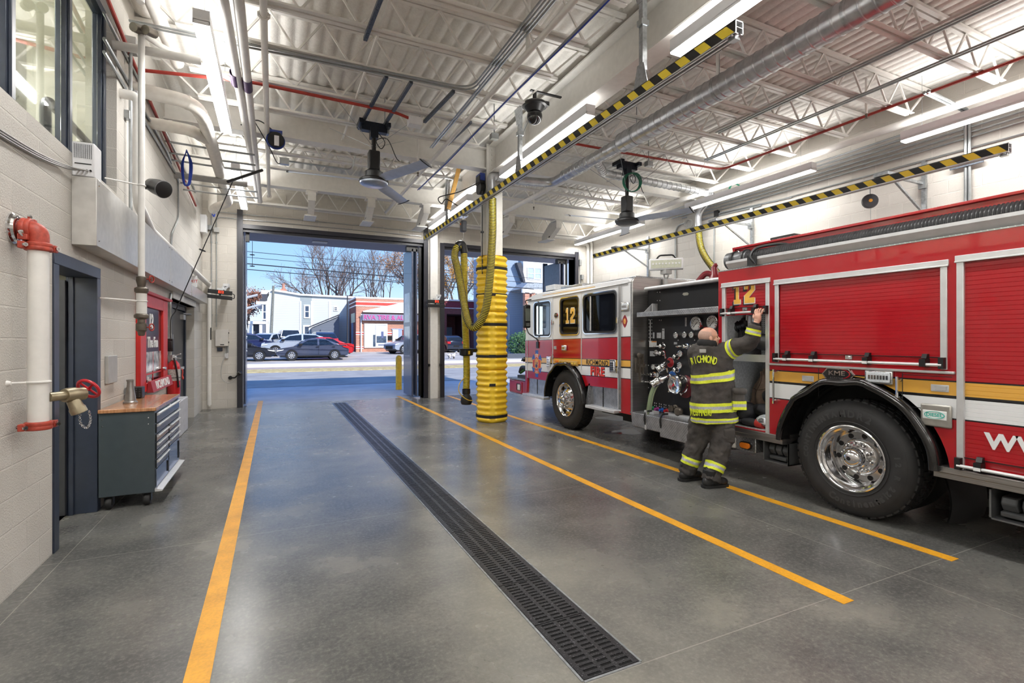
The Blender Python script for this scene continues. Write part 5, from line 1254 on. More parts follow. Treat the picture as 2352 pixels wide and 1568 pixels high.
# ---- cab shell: lower side panel with the wheel arch, doors above it
W1, W2, W3 = (8.40, 9.04, 1.71, 2.35), (7.41, 8.0, 1.735, 2.36), (6.34, 7.23, 1.75, 2.365)
def lower_side(x0, x1):
    a = MB(); r = .70
    a0 = math.degrees(math.asin((.82-FZ)/r))
    a.prism([(6.0, .50), (6.27, .50), (6.30, .86), (FY-r*math.cos(math.radians(a0)), .84)]+[q for q in arc(FY, FZ, r, 180-a0, a0, 26)]+[(9.37, .82), (9.40, .52), (9.46, .52), (9.46, 1.30), (6.0, 1.30)], 'x', x0, x1)
    return a
part(lower_side(XC, XC+.04), 'side_panel', M_CAB); part(lower_side(XF-.04, XF), 'side_panel', M_CAB)
def door_skin(x0, x1, ya, yb, hole, nm):
    a = MB(); cells(a, x0, x1, ya, yb, 1.30, 2.47, [hole] if hole else []); return part(a, nm, M_CAB)
fd = door_skin(XC, XC+.04, 8.315, 9.33, W1, 'cab_door'); mp = door_skin(XC, XC+.04, 7.325, 8.30, W2, 'side_panel'); rdr = door_skin(XC, XC+.04, 6.30, 7.31, W3, 'cab_door')
door_skin(XC, XC+.04, 6.0, 6.285, None, 'side_panel')
for ya, yb, h in ((8.315, 9.33, W1), (7.325, 8.30, W2), (6.0, 7.31, W3)): door_skin(XF-.04, XF, ya, yb, h, 'side_panel')
# front pillar and windscreen surround
a = MB(); a.prism([(9.33, 1.30), (9.46, 1.30), (9.46, 1.7), (9.36, 2.47), (9.33, 2.47)], 'x', XC, XC+.06); a.prism([(9.33, 1.30), (9.46, 1.30), (9.46, 1.7), (9.36, 2.47), (9.33, 2.47)], 'x', XF-.06, XF)
a.prism([(9.36, .52), (9.50, .52), (9.50, 1.62), (9.46, 1.66), (9.36, 1.66)], 'x', XC+.01, XF-.01); a.prism([(9.30, 2.36), (9.40, 2.33), (9.38, 2.48), (9.30, 2.48)], 'x', XC+.02, XF-.02)
part(a, 'cab_front', M_CAB, bevel=.01)
a = MB(); a.prism([(9.44, 1.66), (9.45, 1.66), (9.40, 2.34), (9.39, 2.34)], 'x', XC+.06, XF-.06); part(a, 'windscreen', GLASS)
a = MB(); a.prism([(5.99, 2.47), (5.99, 2.50), (6.04, 2.545), (8.85, 2.56), (9.15, 2.53), (9.34, 2.48), (9.40, 2.43), (9.38, 2.40), (6.2, 2.47)], 'x', XC-.005, XF+.005); part(a, 'cab_roof', M_WHT, bevel=.03, seg=3)
a = MB(); a.tube([(XC-.008, 6.05, 2.475), (XC-.008, 9.30, 2.43)], .012, 8); part(a, 'gutter_rail', ALU)
a = MB(); a.box(XC-.006, XC, 6.9, 8.7, 2.492, 2.504); part(a, 'roof_stripe', mat('gold stripe', (226, 180, 84), .3))
a = MB(); a.box(XC+.04, XF-.04, 6.0, 9.4, .86, .90); a.box(XC+.04, XF-.04, 8.75, 9.36, .9, 1.62); a.box(XC+.1, XF-.1, 6.02, 6.1, .9, 2.46)
for x in (XC+.45, XF-.45):
    a.box(x-.28, x+.28, 7.9, 8.35, .9, 1.45); a.box(x-.26, x+.26, 7.85, 8.0, 1.4, 2.15); a.box(x-.28, x+.28, 6.15, 6.6, .9, 1.4); a.box(x-.26, x+.26, 6.1, 6.25, 1.4, 2.1)
a.tube([(XC+.45+.2*math.cos(k), 8.72-.05*math.sin(k), 1.62+.2*math.sin(k)) for k in [i*2*PI/20 for i in range(20)]], .015, 6, closed=True)
part(a, 'cab_interior', mat('dark cab trim', (38, 40, 46), .7), bevel=.03)
for (y0, y1, z0, z1), dark, par in ((W1, False, fd), (W2, True, mp), (W3, True, rdr)):
    a = MB(); ring(a, rrect(y0-.03, y1+.03, z0-.03, z1+.03, .09), rrect(y0+.012, y1-.012, z0+.012, z1-.012, .07), XC-.012, XC+.02); a.done('window_gasket', BLACK, par)
    a = MB(); ring(a, rrect(y0-.038, y1+.038, z0-.038, z1+.038, .095), rrect(y0-.02, y1+.02, z0-.02, z1+.02, .08), XC-.015, XC-.004); a.done('window_trim', CHROME, par)
    a = MB(); a.box(XC+.012, XC+.018, y0, y1, z0, z1); a.done('pane', DARKGLASS if dark else GLASS, par)
a = MB(); a.box(XC-.012, XC+.0, 7.02, 7.05, 1.77, 2.35); a.done('window_bar', ALU, rdr)
a = MB(); a.box(XC-.012, XC+.0, 8.84, 8.87, 1.73, 2.33); a.done('window_bar', BLACK, fd)
for y0, y1, z0, z1 in (W1, W2, W3):
    a = MB(); a.box(XF-.018, XF-.012, y0, y1, z0, z1); part(a, 'pane', GLASS)
def gold12(mb, mbk, x, yc, zc, h, cut=None, mw=None):
    """block athletic numerals '12', reading from +Y to -Y on a wall facing -X"""
    w = h*.42
    one = [(.0, .82), (.22, 1.0), (.62, 1.0), (.62, .2), (.85, .2), (.85, 0), (.0, 0), (.0, .2), (.25, .2), (.25, .75), (.0, .70)]
    two = [(0, .62), (0, .82), (.16, 1.0), (.84, 1.0), (1, .84), (1, .56), (.42, .24), (1, .24), (1, 0), (0, 0), (0, .36), (.64, .62), (.64, .76), (.36, .76), (.36, .62)]
    for poly, off, ww in ((one, -.55*h, .42*h), (two, .03*h, .52*h)):
        q = [(yc-(off+a_*ww), zc-h/2+b_*h) for a_, b_ in poly]
        if cut is not None:
            q = [(y_, min(z_, cut)) for y_, z_ in q]
        mb.prism(q, 'x', x-.003, x+.001)
        cy = sum(p[0] for p in q)/len(q); cz = sum(p[1] for p in q)/len(q)
        if mw is not None: mw.prism([(cy+(p[0]-cy)*1.12, min(cz+(p[1]-cz)*1.07, cut or 9)) for p in q], 'x', x-.0015, x+.001)
        if mbk is not None: mbk.prism([(p[0]+.022, p[1]-.022 if cut is None or p[1] < cut-.01 else p[1]) for p in q], 'x', x-.0008, x+.0012)
GOLD = mat('gold lettering', (236, 184, 80), .3, var=.05)
a = MB(); w_ = MB(); gold12(a, None, XC-.012+.022, 7.70, 2.055, .27, None, w_); a.done('numerals', GOLD, mp); w_.done('numeral_outline', M_WHT, mp)
# seams, hinges, handles
a = MB()
for y, z0, z1 in ((8.307, .98, 2.47), (7.318, 1.10, 2.47), (6.292, .55, 2.47)): a.box(XC-.006, XC+.002, y-.012, y+.012, z0, z1)
a.each('door_seam', ALU, tk)
a = MB(); a.box(XC-.02, XC, 6.20, 6.26, .52, 2.45); part(a, 'rear_trim_strip', CHROME)
a = MB(); a.box(XC-.008, XC, 9.36, 9.375, .82, 1.6); part(a, 'front_trim_strip', ALU)
def latch(y, z, par):
    a = MB(); a.box(XC-.02, XC, y-.075, y+.075, z-.10, z+.10); a.box(XC-.03, XC-.018, y-.05, y+.05, z-.09, z+.07); o = a.done('door_handle', CHROME, par, bevel=.01)
    a = MB()
    for k in range(4): a.box(XC-.033, XC-.028, y-.04, y+.04, z-.06+.03*k, z-.048+.03*k)
    a.done('handle_recess', M_DARK, o)
latch(8.45, 1.20, fd); latch(6.42, 1.21, rdr)
for y, z in ((8.307, 1.95), (6.292, 1.92), (8.307, 1.30), (6.292, 1.15)):
    a = MB(); a.lathe([(.016, -.045), (.016, .045)], (XC-.02, y, z), (0,0,1), 10); a.box(XC-.012, XC, y-.05, y+.05, z-.02, z+.02); part(a, 'hinge', CHROME)
def hexbadge(y, z, w, h, txt, sub=None, px=XC):
    a = MB(); c = h*.42
    q = [(y-w/2, z), (y-w/2+c, z+h/2), (y+w/2-c, z+h/2), (y+w/2, z), (y+w/2-c, z-h/2), (y-w/2+c, z-h/2)]
    a.prism(q, 'x', px-.010, px); o = part(a, 'emblem_plate', CHROME)
    a = MB(); a.prism([(y+(p_-y)*.92, z+(r_-z)*.86) for p_, r_ in q], 'x', px-.012, px-.008); a.done('emblem_field', BLACK, o)
    a = MB(); a.text(txt, h*.52, (px-.012, y+w*.03, z+h*.08), (0,-1,0), (0,0,1), ext=.002, sx=1.35, bold=.001)
    if sub: a.text(sub, h*.18, (px-.012, y+w*.03, z-h*.28), (0,-1,0), (0,0,1), ext=.0015, space=1.3)
    a.done('emblem_lettering', CHROME, o)
    a = MB(); a.tube([(px-.012, y-w*.1-w*.27*math.sin(t_), z+h*.05+h*.36*math.cos(t_)) for t_ in [.1+i*.28 for i in range(11)]], [.002+.006*math.sin(i/10*PI) for i in range(11)], 6); a.done('emblem_swoosh', M_RED, o)
hexbadge(8.17, 2.08, .16, .09, 'KME')
hexbadge(2.935, 1.295, .30, .115, 'KME', 'KOVATCH', XS)
def led(y, z, w, h, px, nm='warning_light', col=None):
    a = MB(); a.box(px-.035, px, y-w/2, y+w/2, z-h/2, z+h/2); o = part(a, nm, col or CHROME, bevel=.012)
    a = MB(); a.box(px-.042, px-.03, y-w/2+.018, y+w/2-.018, z-h/2+.016, z+h/2-.016)
    l = a.done('lens', col or mat('clear ribbed lens', (214, 220, 226), .12, var=.08, scale=90), o, bevel=.008)
    a = MB()
    for k in range(7): a.box(px-.045, px-.04, y-w/2+.03+k*(w-.06)/7, y-w/2+.03+(k+.7)*(w-.06)/7, z-.018, z+.018)
    a.done('led_row', CHROME, l)
led(6.10, 2.12, .17, .13, XC); led(7.86, 1.47, .16, .10, XC); led(2.575, 1.293, .225, .12, XS)
led(7.72, 1.20, .62, .09, XC-.0, 'marker_grille', mat('amber mesh', (190, 150, 70), .4, var=.4, scale=150)); 
a = MB(); a.box(XC-.02, XC, 8.10, 8.20, 1.20, 1.23); part(a, 'amber_marker', mat('amber lens', (236, 130, 40), .2))
a = MB(); a.box(XC-.012, XC, 8.17, 8.25, 1.44, 1.50); part(a, 'vent_plate', GREYP)
TXB = mat('black lettering', (24, 22, 24), .4, var=0); TXR = mat('red lettering', (222, 56, 50), .35, var=0)
a = MB(); a.text('RICHMOND', .118, (XC-.001, 6.86, 1.238), (0,-1,0), (0,0,1), ext=.002, bold=.0015, sx=.92, space=1.1); part(a, 'lettering', TXB)
a = MB(); a.text('FIRE', .20, (XC+.001, 6.84, 1.085), (0,-1,0), (0,0,1), ext=.002, bold=.012, space=1.1); part(a, 'lettering', TXB)
a = MB(); a.text('FIRE', .20, (XC-.002, 6.85, 1.092), (0,-1,0), (0,0,1), ext=.002, bold=.008, space=1.1); part(a, 'lettering', TXR)
# crest on the front door: blue star arms under a red cross with gold edge
cy_, cz_ = 8.955, 1.135
a = MB()
for k in range(3):
    t_ = math.radians(90+60*k); d = (math.cos(t_)*.21, math.sin(t_)*.27); s = (-math.sin(t_)*.06, math.cos(t_)*.06)
    a.prism([(cy_+d[0]+s[0], cz_+d[1]+s[1]), (cy_+d[0]-s[0], cz_+d[1]-s[1]), (cy_-d[0]-s[0], cz_-d[1]-s[1]), (cy_-d[0]+s[0], cz_-d[1]+s[1])], 'x', XC-.002-.0004*k, XC)
cr_ = part(a, 'crest', mat('crest blue', (40, 96, 196), .3))
def cross(r, x, m, nm):
    a = MB(); pts = []
    for k in range(4):
        t_ = k*PI/2
        for dt, q in ((-.42, 1.0), (-.2, .93), (0, .96), (.2, .93), (.42, 1.0), (PI/4, .58)): pts.append((cy_+r*q*math.cos(t_+dt), cz_+r*q*1.12*math.sin(t_+dt)))
    a.prism(pts, 'x', x, XC); a.done(nm, m, cr_)
cross(.19, XC-.004, GOLD, 'gold_cross'); cross(.172, XC-.005, mat('crest red', (214, 62, 46), .3), 'red_cross')
a = MB(); a.prism([(cy_+.085*math.cos(k*.3), cz_+.11*math.sin(k*.3)) for k in range(21)], 'x', XC-.007, XC); a.done('gold_disc', mat('crest gold', (238, 166, 88), .35, var=.15, scale=40), cr_)
a = MB(); a.prism([(cy_+.05*math.cos(k*.3), cz_-.045+.035*math.sin(k*.3)) for k in range(21)], 'x', XC-.008, XC); a.box(XC-.0085, XC, cy_+.02, cy_+.032, cz_-.03, cz_+.04); a.prism([(cy_-.03+.018*math.cos(k*.4), cz_+.012+.024*math.sin(k*.4)) for k in range(16)], 'x', XC-.0085, XC); a.done('crest_figures', mat('crest dark blue', (60, 60, 120), .35), cr_)
a = MB()
for k in range(3): a.prism([(cy_-.06, cz_+.115+.025*k), (cy_, cz_+.145+.025*k), (cy_+.06, cz_+.115+.025*k), (cy_+.06, cz_+.125+.025*k), (cy_, cz_+.155+.025*k), (cy_-.06, cz_+.125+.025*k)], 'x', XC-.007, XC)
a.each('chevron', M_WHT, cr_)
a = MB(); a.text('CITY', .05, (XC-.006, cy_, cz_-.16), (0,-1,0), (0,0,1), ext=.0015); a.done('crest_lettering', M_WHT, cr_)
a = MB(); a.prism([(6.13+.055*math.cos(k*.5236)*(1 if k % 3 else 1.15), 1.90+.085*math.sin(k*.5236)*(1 if k % 3 else 1.15)) for k in range(12)], 'x', XC-.003, XC); o = part(a, 'small_crest', mat('crest crimson', (150, 40, 50), .3)); a = MB(); a.prism([(6.13+.03*math.cos(k*.5), 1.90+.045*math.sin(k*.5)) for k in range(13)], 'x', XC-.005, XC); a.done('disc', MATS['crest gold'], o)
# mirror
a = MB(); a.box(4.56, 4.70, 9.02, 9.13, 1.86, 2.33); o = part(a, 'mirror', BLACK, bevel=.025)
a = MB(); a.box(4.575, 4.685, 9.012, 9.021, 2.0, 2.25); a.done('mirror_glass', mat('mirror glass', (190, 200, 190), .05, .9), o)
a = MB(); a.box(4.59, 4.67, 9.012, 9.021, 1.89, 1.96); a.done('spot_mirror', CHROME, o)
a = MB(); a.tube(bend([(4.63, 9.08, 1.86), (4.63, 9.0, 1.75), (4.80, 8.9, 1.62), (4.80, 8.9, 1.52)], .05), .013, 8); a.tube(bend([(4.63, 9.08, 2.33), (4.63, 9.15, 2.42), (4.85, 9.2, 2.46)], .05), .012, 8); a.box(4.78, 4.81, 8.86, 8.95, 1.45, 1.58); a.done('mirror_arm', BLACK, o)
# roof: light bar, tread walkway, lights
a = MB(); a.box(4.95, 7.1, 8.55, 8.85, 2.56, 2.60); o = part(a, 'light_bar', BLACK)
for k in range(6):
    a = MB(); a.box(4.96+.36*k, 5.26+.36*k, 8.52, 8.88, 2.60, 2.71); a.done('lens', mat('clear bar lens', (206, 208, 210), .15, var=.08, scale=60), o, bevel=.01)
a = MB(); a.box(5.0, 7.0, 7.6, 8.35, 2.56, 2.64); part(a, 'roof_tread_panel', m_tread, bevel=.01)
a = MB(); a.box(4.98, 7.05, 6.1, 7.5, 2.555, 2.60); part(a, 'roof_tread_panel', m_tread, bevel=.01)
# steps and tread kick panels
a = MB(); a.box(XC+.03, XC+.06, 8.52, 9.37, .50, .84); a.box(XC+.03, XC+.06, 6.30, 7.14, .50, .88); a.prism([(7.14, .50), (7.06, .88), (7.10, .88), (7.2, .5)], 'x', XC, XC+.06); a.each('kick_panel', m_tread, tk)
a = MB(); a.box(XC+.022, XC+.03, 8.98, 8.99, .52, .83); a.box(XC+.022, XC+.03, 6.72, 6.73, .52, .86); a.each('panel_gap', M_DARK, tk)
a = MB(); a.box(XC-.10, XC+.05, 8.50, 9.42, .455, .50); a.box(XC-.10, XC+.05, 6.27, 7.06, .485, .53); a.each('cab_step', ALU, tk, bevel=.006)
# bumper
a = MB(); a.box(4.95, 7.1, 9.52, 10.60, .40, .72); bp = part(a, 'front_bumper', M_RED, bevel=.03)
a = MB(); a.box(4.93, 7.12, 9.50, 10.63, .72, .755); a.done('bumper_deck', m_tread, bp)
a = MB(); ring(a, rrect(9.92, 10.24, .44, .68, .02), rrect(9.97, 10.19, .48, .64, .02), 4.938, 4.95); a.done('lamp_frame', M_RED, bp)
a = MB(); a.box(4.94, 4.95, 9.98, 10.18, .485, .635); a.done('lamp_recess', BLACK, bp)
a = MB(); a.box(4.93, 4.945, 10.0, 10.12, .50, .62); a.done('side_lamp', mat('lamp white', (236, 238, 240), .2), bp)
a = MB(); a.tube(bend([(5.15, 10.05, .755), (5.15, 10.05, .98), (5.15, 10.35, .99), (5.15, 10.42, .86)], .1), .045, 12); a.box(5.02, 5.4, 9.7, 10.3, .755, .82); a.tube(bend([(5.0, 9.75, .76), (5.0, 9.75, 1.1), (5.0, 9.9, 1.25), (5.0, 10.05, 1.15)], .07), .014, 8); a.ball((5.0, 9.92, 1.18), (.05, .08, .05), 12, 8); a.done('bumper_outlet', BLACK, bp)
a = MB(); a.tube(spline([(5.15, 10.42, .86), (5.2, 10.25, .95), (5.25, 9.95, 1.02), (5.3, 9.72, .90), (5.3, 9.65, .76)], 8), .04, 10); a.tube(spline([(5.35, 10.2, .80), (5.35, 9.95, .92), (5.4, 9.7, .84), (5.4, 9.6, .76)], 8), .035, 10); a.done('bumper_hose', mat('green hose jacket', (70, 130, 70), .7, bump=.2), bp)
# ---- cab back wall and pump module
a = MB(); a.prism([(XC, .50), (XF, .50), (XF, 2.50), (XF-.06, 2.555), (XC+.06, 2.555), (XC, 2.49)], 'y', 5.955, 5.998); part(a, 'cab_back_wall', m_bs, bevel=.008)
a = MB(); a.box(XP, XP+.02, 4.34, 5.95, .46, 2.36); pp_ = part(a, 'pump_panel', M_PNL)
a = MB(); a.box(XP+.02, XF-.05, 4.34, 5.95, .46, 2.34); part(a, 'pump_housing', m_bs)
a = MB(); a.box(XP-.005, XP, 4.36, 5.93, 1.618, 1.622); a.box(XP-.004, XP, 4.36, 5.93, 1.99, 1.995); a.done('panel_joint', M_DARK, pp_)
a = MB(); a.tube([(4.95, 4.36, 2.365), (4.95, 5.84, 2.367)], .028, 12); a.box(4.95, XP+.05, 4.36, 5.84, 2.35, 2.385); part(a, 'top_edge_tube', ALU)
a = MB(); a.box(4.80, 4.815, 4.36, 5.855, 1.955, 2.02); a.box(4.80, XP, 4.36, 5.855, 1.95, 1.96); part(a, 'tread_shelf', m_tread, bevel=.004)
a = MB(); a.prism([(4.82, 1.96), (XP, 1.96), (XP, 2.15), (5.04, 2.15)], 'y', 5.80, 5.81); a.prism([(4.99, 1.96), (XP, 1.96), (XP, 2.15), (4.99, 2.15)], 'y', 5.74, 5.75); part(a, 'shelf_bracket', ALU)
rb = MB(); rb.prism([(4.74, .555), (XP, .56), (XP, .54), (4.76, .53)], 'y', 4.36, 5.95); rb.prism([(4.735, .56), (4.735, .50), (4.75, .36), (4.80, .34), (5.05, .30), (5.05, .5), (4.76, .53), (4.76, .56)], 'y', 4.36, 5.90); rb.prism([(4.74, .50), (4.74, .30), (5.2, .26), (5.2, .5)], 'y', 4.40, 5.3)
part(rb, 'running_board', m_tread, bevel=.006)
a = MB(); a.box(4.85, 4.95, 5.55, 5.75, .56, .60); a.box(4.74, 4.76, 5.58, 5.61, .35, .62); a.box(5.0, 5.08, 4.6, 5.5, .56, .59); part(a, 'hose_well', ALU)
a = MB()
for y in (5.60, 5.28): a.tube(spline([(4.745, y, .42), (4.73, y, .52), (4.76, y, .60), (4.86, y, .605)], 5), .014, 6)
a.each('rubber_strap', RUBBER, tk)
# wrench bracket on the cab back wall
a = MB(); c = on_y(1466, 840, 5.95)
a.box(c.x-.06, c.x+.07, 5.92, 5.955, c.z-.10, c.z+.12); a.beam((c.x-.02, 5.91, c.z+.20), (c.x, 5.91, c.z-.24), .03, .02); a.beam((c.x+.05, 5.91, c.z+.18), (c.x+.05, 5.91, c.z-.12), .025, .02); a.lathe([(.035, 0), (.04, .03), (.02, .04)], (c.x-.02, 5.92, c.z+.16), (0,-1,0), 14); a.box(c.x-.05, c.x+.09, 5.90, 5.93, c.z-.02, c.z+.03); a.beam((c.x-.07, 5.91, c.z+.05), (c.x-.07, 5.91, c.z-.06), .02, .02)
part(a, 'wrench_bracket', CASTF)
# ---- pump panel instruments
FACE = mat('gauge face', (236, 238, 238), .3, var=.03)
def pz(px, py, d=.0): return on_x(px, py, XP-d)
def gauge(px, py, rp, rim=None):
    c = pz(px, py); r = (pz(px, py-rp).z-pz(px, py+rp).z)/2
    a = MB(); a.lathe([(r, 0), (r, .035), (r*.93, .045), (r*.84, .046), (r*.82, .03)], c, (-1,0,0), 28); o = a.done('gauge', rim or CHROME, pp_)
    MB().lathe([(.0005, .031), (r*.84, .031)], c, (-1,0,0), 26, caps=False).done('dial', FACE, o)
    a = MB()
    for k in range(11):
        t_ = math.radians(225-27*k); a.cbox(c+V((-.033, -math.cos(t_)*r*.62, math.sin(t_)*r*.62)), (.002, r*.12, r*.12))
    d = V((0, .62, -.55)); a.beam(c+V((-.034, 0, 0))+d*r*.8, c+V((-.034, 0, 0))-d*r*.35, r*.06, .002, up=(1,0,0)); a.done('scale', TXB, o)
    return c, r
RIMR = mat('red anodised', (196, 40, 48), .3); RIMB = mat('blue anodised', (40, 110, 200), .3); RIMG = mat('green anodised', (60, 170, 120), .3); RIMY = mat('orange anodised', (232, 150, 60), .3); RIMP = mat('magenta anodised', (190, 70, 160), .3)
gauge(1603, 743, 17); gauge(1641, 740, 17)
for px, py in ((1557, 770), (1577, 769), (1593, 769)): gauge(px, py, 7.5)
for px, py, rr in ((1512, 810, 7), (1567, 812, 8), (1566, 839, 8), (1505, 842, 7), (1514, 861, 6.5)): gauge(px, py, rr)
def knob(px, py, rim, hand=True):
    c = pz(px, py); a = MB(); a.lathe([(.034, 0), (.036, .012), (.026, .016), (.02, .04), (.03, .05), (.03, .075), (.018, .085)], c, (-1,0,0), 18); o = a.done('pull_valve', CHROME, pp_)
    MB().lathe([(.040, .0), (.040, .006)], c, (-1,0,0), 20).done('colour_ring', rim, o)
    if hand:
        a = MB(); a.tube([c+V((-.065, 0, 0)), c+V((-.07, .04, 0)), c+V((-.07, .10, -.004)), c+V((-.068, .135, -.006))], [.012, .013, .018, .010], 10); a.done('lever', CHROME, o)
for px, py, m_, h in ((1525, 795, CHROME, True), (1578, 795, RIMB, True), (1594, 796, CHROME, True), (1524, 811, RIMR, True), (1557, 819, RIMR, False), (1557, 849, RIMB, False), (1503, 860, RIMY, True), (1503, 877, RIMP, True)): knob(px, py, m_, h)
def outlet(px, py, rim, rp, ex, ey):
    c = pz(px, py); r = (pz(px, py-rp).z-pz(px, py+rp).z)/2
    a = MB(); a.lathe([(r, 0), (r, .012), (r*.8, .014)], c, (-1,0,0), 28); o = a.done('discharge', CHROME, pp_)
    MB().lathe([(r*.92, .010), (r*.92, .018), (r*.62, .02)], c, (-1,0,0), 28).done('colour_ring', rim, o)
    a = MB(); e = on_x(ex, ey, 4.90)
    a.tube(bend([c, c+V((-.08, 0, 0)), e], .07, 8), r*.48, 18); a.lathe([(r*.6, -.01), (r*.66, .0), (r*.66, .03), (r*.6, .04), (r*.62, .05), (r*.62, .10), (r*.5, .105)], e-(e-c).normalized()*.04, (-.55,.55,-.5), 20)
    for q in (.02, .07): a.torus(e+V((-.55,.55,-.5)).normalized()*q, (-.55,.55,-.5), r*.64, .008, 20, 6)
    a.cyl(c+V((-.10, 0, .06)), c+V((-.12, -.01, .13)), .012, n=8); a.done('elbow', CHROME, o)
    return e
e1 = outlet(1541, 832, RIMR, 12, 1521, 843); e2 = outlet(1546, 864, RIMB, 13, 1517, 872)
c = pz(1571, 882); r = .125
a = MB(); a.lathe([(r*1.02, 0), (r*1.02, .05), (r*.96, .06), (r*.96, .13), (r*1.02, .135), (r*1.02, .17), (r*.92, .185), (r*.85, .18)], c, (-1,0,0), 36); o = a.done('suction_inlet', CHROME, pp_)
MB().lathe([(.001, .178), (r*.86, .18)], c, (-1,0,0), 32, caps=False).done('cap_face', BLACK, o)
a = MB(); a.lathe([(r*1.25, 0), (r*1.25, .015), (r, .02)], c+V((0,-.03,-.03)), (-1,0,0), 30); a.done('inlet_flange', mat('dark red enamel', (110, 34, 44), .3), o)
a = MB(); s = r*.5; a.prism([(c.y+s, c.z+s*1.1), (c.y+s*.2, c.z+s*.9), (c.y-s*.9, c.z-s*.9), (c.y-s*.3, c.z-s*.6), (c.y+s*.55, c.z-s*.9), (c.y+s*.15, c.z-.1*s)], 'x', c.x-.186, c.x-.178); a.done('cap_emblem', CHROME, o)
a = MB(); a.prism([(c.y+s*.55, c.z-s*.55), (c.y+s*.1, c.z+s*.35), (c.y-s*.25, c.z-s*.2)], 'x', c.x-.189, c.x-.18); a.done('cap_mark', RIMR, o)
a = MB()
for t_ in (50, 140, 230, 320):
    q = c+V((-.15, math.cos(math.radians(t_))*r*1.0, math.sin(math.radians(t_))*r*1.0)); a.cbox(q, (.05, .03, .03)); a.cyl(q, q+V((0, math.cos(math.radians(t_))*.05, math.sin(math.radians(t_))*.05)), .012, n=8)
a.done('cap_lug', CHROME, o)
# plates, small labels, bolts, strip, drains
a = MB()
for px, py, w, h in ((1576, 739, .03, .12), (1524, 768, .05, .13), (1502, 770, .03, .09), (1514, 770, .09, .08), (1499, 812, .11, .075), (1524, 757, .045, .035), (1552, 788, .06, .03)):
    q = pz(px, py); a.box(XP-.006, XP, q.y-w/2, q.y+w/2, q.z-h/2, q.z+h/2)
a.each('label_plate', mat('engraved plate', (190, 194, 198), .4, var=.22, scale=110), pp_)
q = pz(1500, 790); a = MB(); a.box(XP-.004, XP, q.y-.08, q.y+.08, q.z-.045, q.z+.045); a.done('warning_label', FACE, pp_); a = MB(); a.box(XP-.005, XP, q.y-.078, q.y+.03, q.z+.028, q.z+.044); a.done('warning_stripe', RIMY, pp_)
q = pz(1622, 753); a = MB(); a.box(XP-.004, XP, q.y-.04, q.y+.04, q.z-.012, q.z+.012); a.done('red_label', RIMR, pp_)
q0_, q1_ = pz(1494, 734), pz(1494, 783); a = MB(); a.box(XP-.006, XP, q0_.y-.006, q0_.y+.006, q1_.z, q0_.z)
for k in range(7):
    for s in (-.03, .03): a.lathe([(.008, 0), (.004, .006)], (XP, q0_.y+s, q1_.z+(q0_.z-q1_.z)*k/6), (-1,0,0), 8)
a.done('level_strip', FACE, pp_)
a = MB()
for px, py in ((1510, 671), (1516, 671), (1510, 690), (1516, 690), (1515, 735), (1519, 735), (1490, 839), (1490, 890), (1523, 787), (1558, 781), (1596, 781), (1557, 954), (1520, 948), (1604, 910)):
    q = pz(px, py); a.lathe([(.009, 0), (.009, .004), (.003, .006)], q, (-1,0,0), 8)
for k in range(8):
    for j in range(2): q = pz(1504+4*k+3*(k//2), 925+6*j+1.0*k); a.lathe([(.010, 0), (.010, .004), (.003, .006)], q, (-1,0,0), 8)
a.done('bolt', CHROME, pp_)
for k, m_ in enumerate((RIMG, RIMP, RIMB, RIMR)):
    q = pz(1500+11*k, 937+2*k); a = MB(); a.lathe([(.03, 0), (.032, .01), (.012, .012), (.012, .04), (.02, .042), (.02, .06)], q, (-1,0,0), 14); a.done('drain_valve', m_, pp_)
q = pz(1553, 937); a = MB(); a.lathe([(.05, 0), (.05, .02), (.035, .03), (.035, .08), (.045, .085), (.045, .10)], q, (-1,0,0), 18); a.lathe([(.06, 0), (.06, .03), (.04, .05)], q+V((-.06,-.12,-.03)), (-1,-.3,0), 18); a.cyl(q+V((-.08, .06, -.03)), q+V((-.05,-.05,.02)), .02, n=10); a.done('gated_inlet', CASTF, pp_)
q = pz(1575, 675); a = MB(); a.prism([(q.y-.06, q.z), (q.y-.03, q.z+.02), (q.y+.04, q.z+.02), (q.y+.06, q.z), (q.y+.03, q.z-.02), (q.y-.04, q.z-.02)], 'x', XP-.004, XP); a.done('maker_badge', mat('pale badge', (206, 206, 190), .4), pp_)
# ---- body
bd_ = MB()
cells(bd_, XS, XS+.05, .2, 4.34, 1.37, 2.43, [(3.67, 4.27, 1.37, 2.24), (.45, 2.02, 1.37, 2.25), (2.135, 3.545, 1.395, 2.20)])
R_ = .76; a0 = math.degrees(math.asin((.62-RZ)/R_))
bd_.prism([(2.03, .62)]+arc(RY, RZ, R_, a0, 180-a0, 30)[::-1][::-1][0:0]+[(2.03, 1.37), (3.67, 1.37), (3.67, .62), (RY+R_*math.cos(math.radians(a0)), .62)]+arc(RY, RZ, R_, a0, 180-a0, 30), 'x', XS, XS+.05)
bd_.box(XS, XS+.05, 4.27, 4.34, .5, 1.37); bd_.box(XS, XS+.05, .2, .45, .62, 1.37)
part(bd_, 'body_side', M_BODY)
a = MB(); a.box(XS+.05, XF, .2, .25, .62, 2.43); a.box(XF-.05, XF, .25, 4.34, .62, 2.43); a.box(XS+.02, XF, .2, 4.34, 2.40, 2.43); a.box(XS+.05, XF-.05, 4.30, 4.34, .6, 2.40); a.box(XS+.7, XS+.72, .25, 4.30, .62, 2.4); a.box(XS+.05, XS+.7, 3.62, 3.66, .62, 2.4); a.box(XS+.05, XS+.7, 2.04, 2.08, 1.37, 2.4); a.box(XS+.05, XS+.7, .25, 2.04, .60, .62); a.box(XS+.05, XF-.05, 2.0, 3.66, 1.36, 1.38)
part(a, 'body_shell', M_RED)
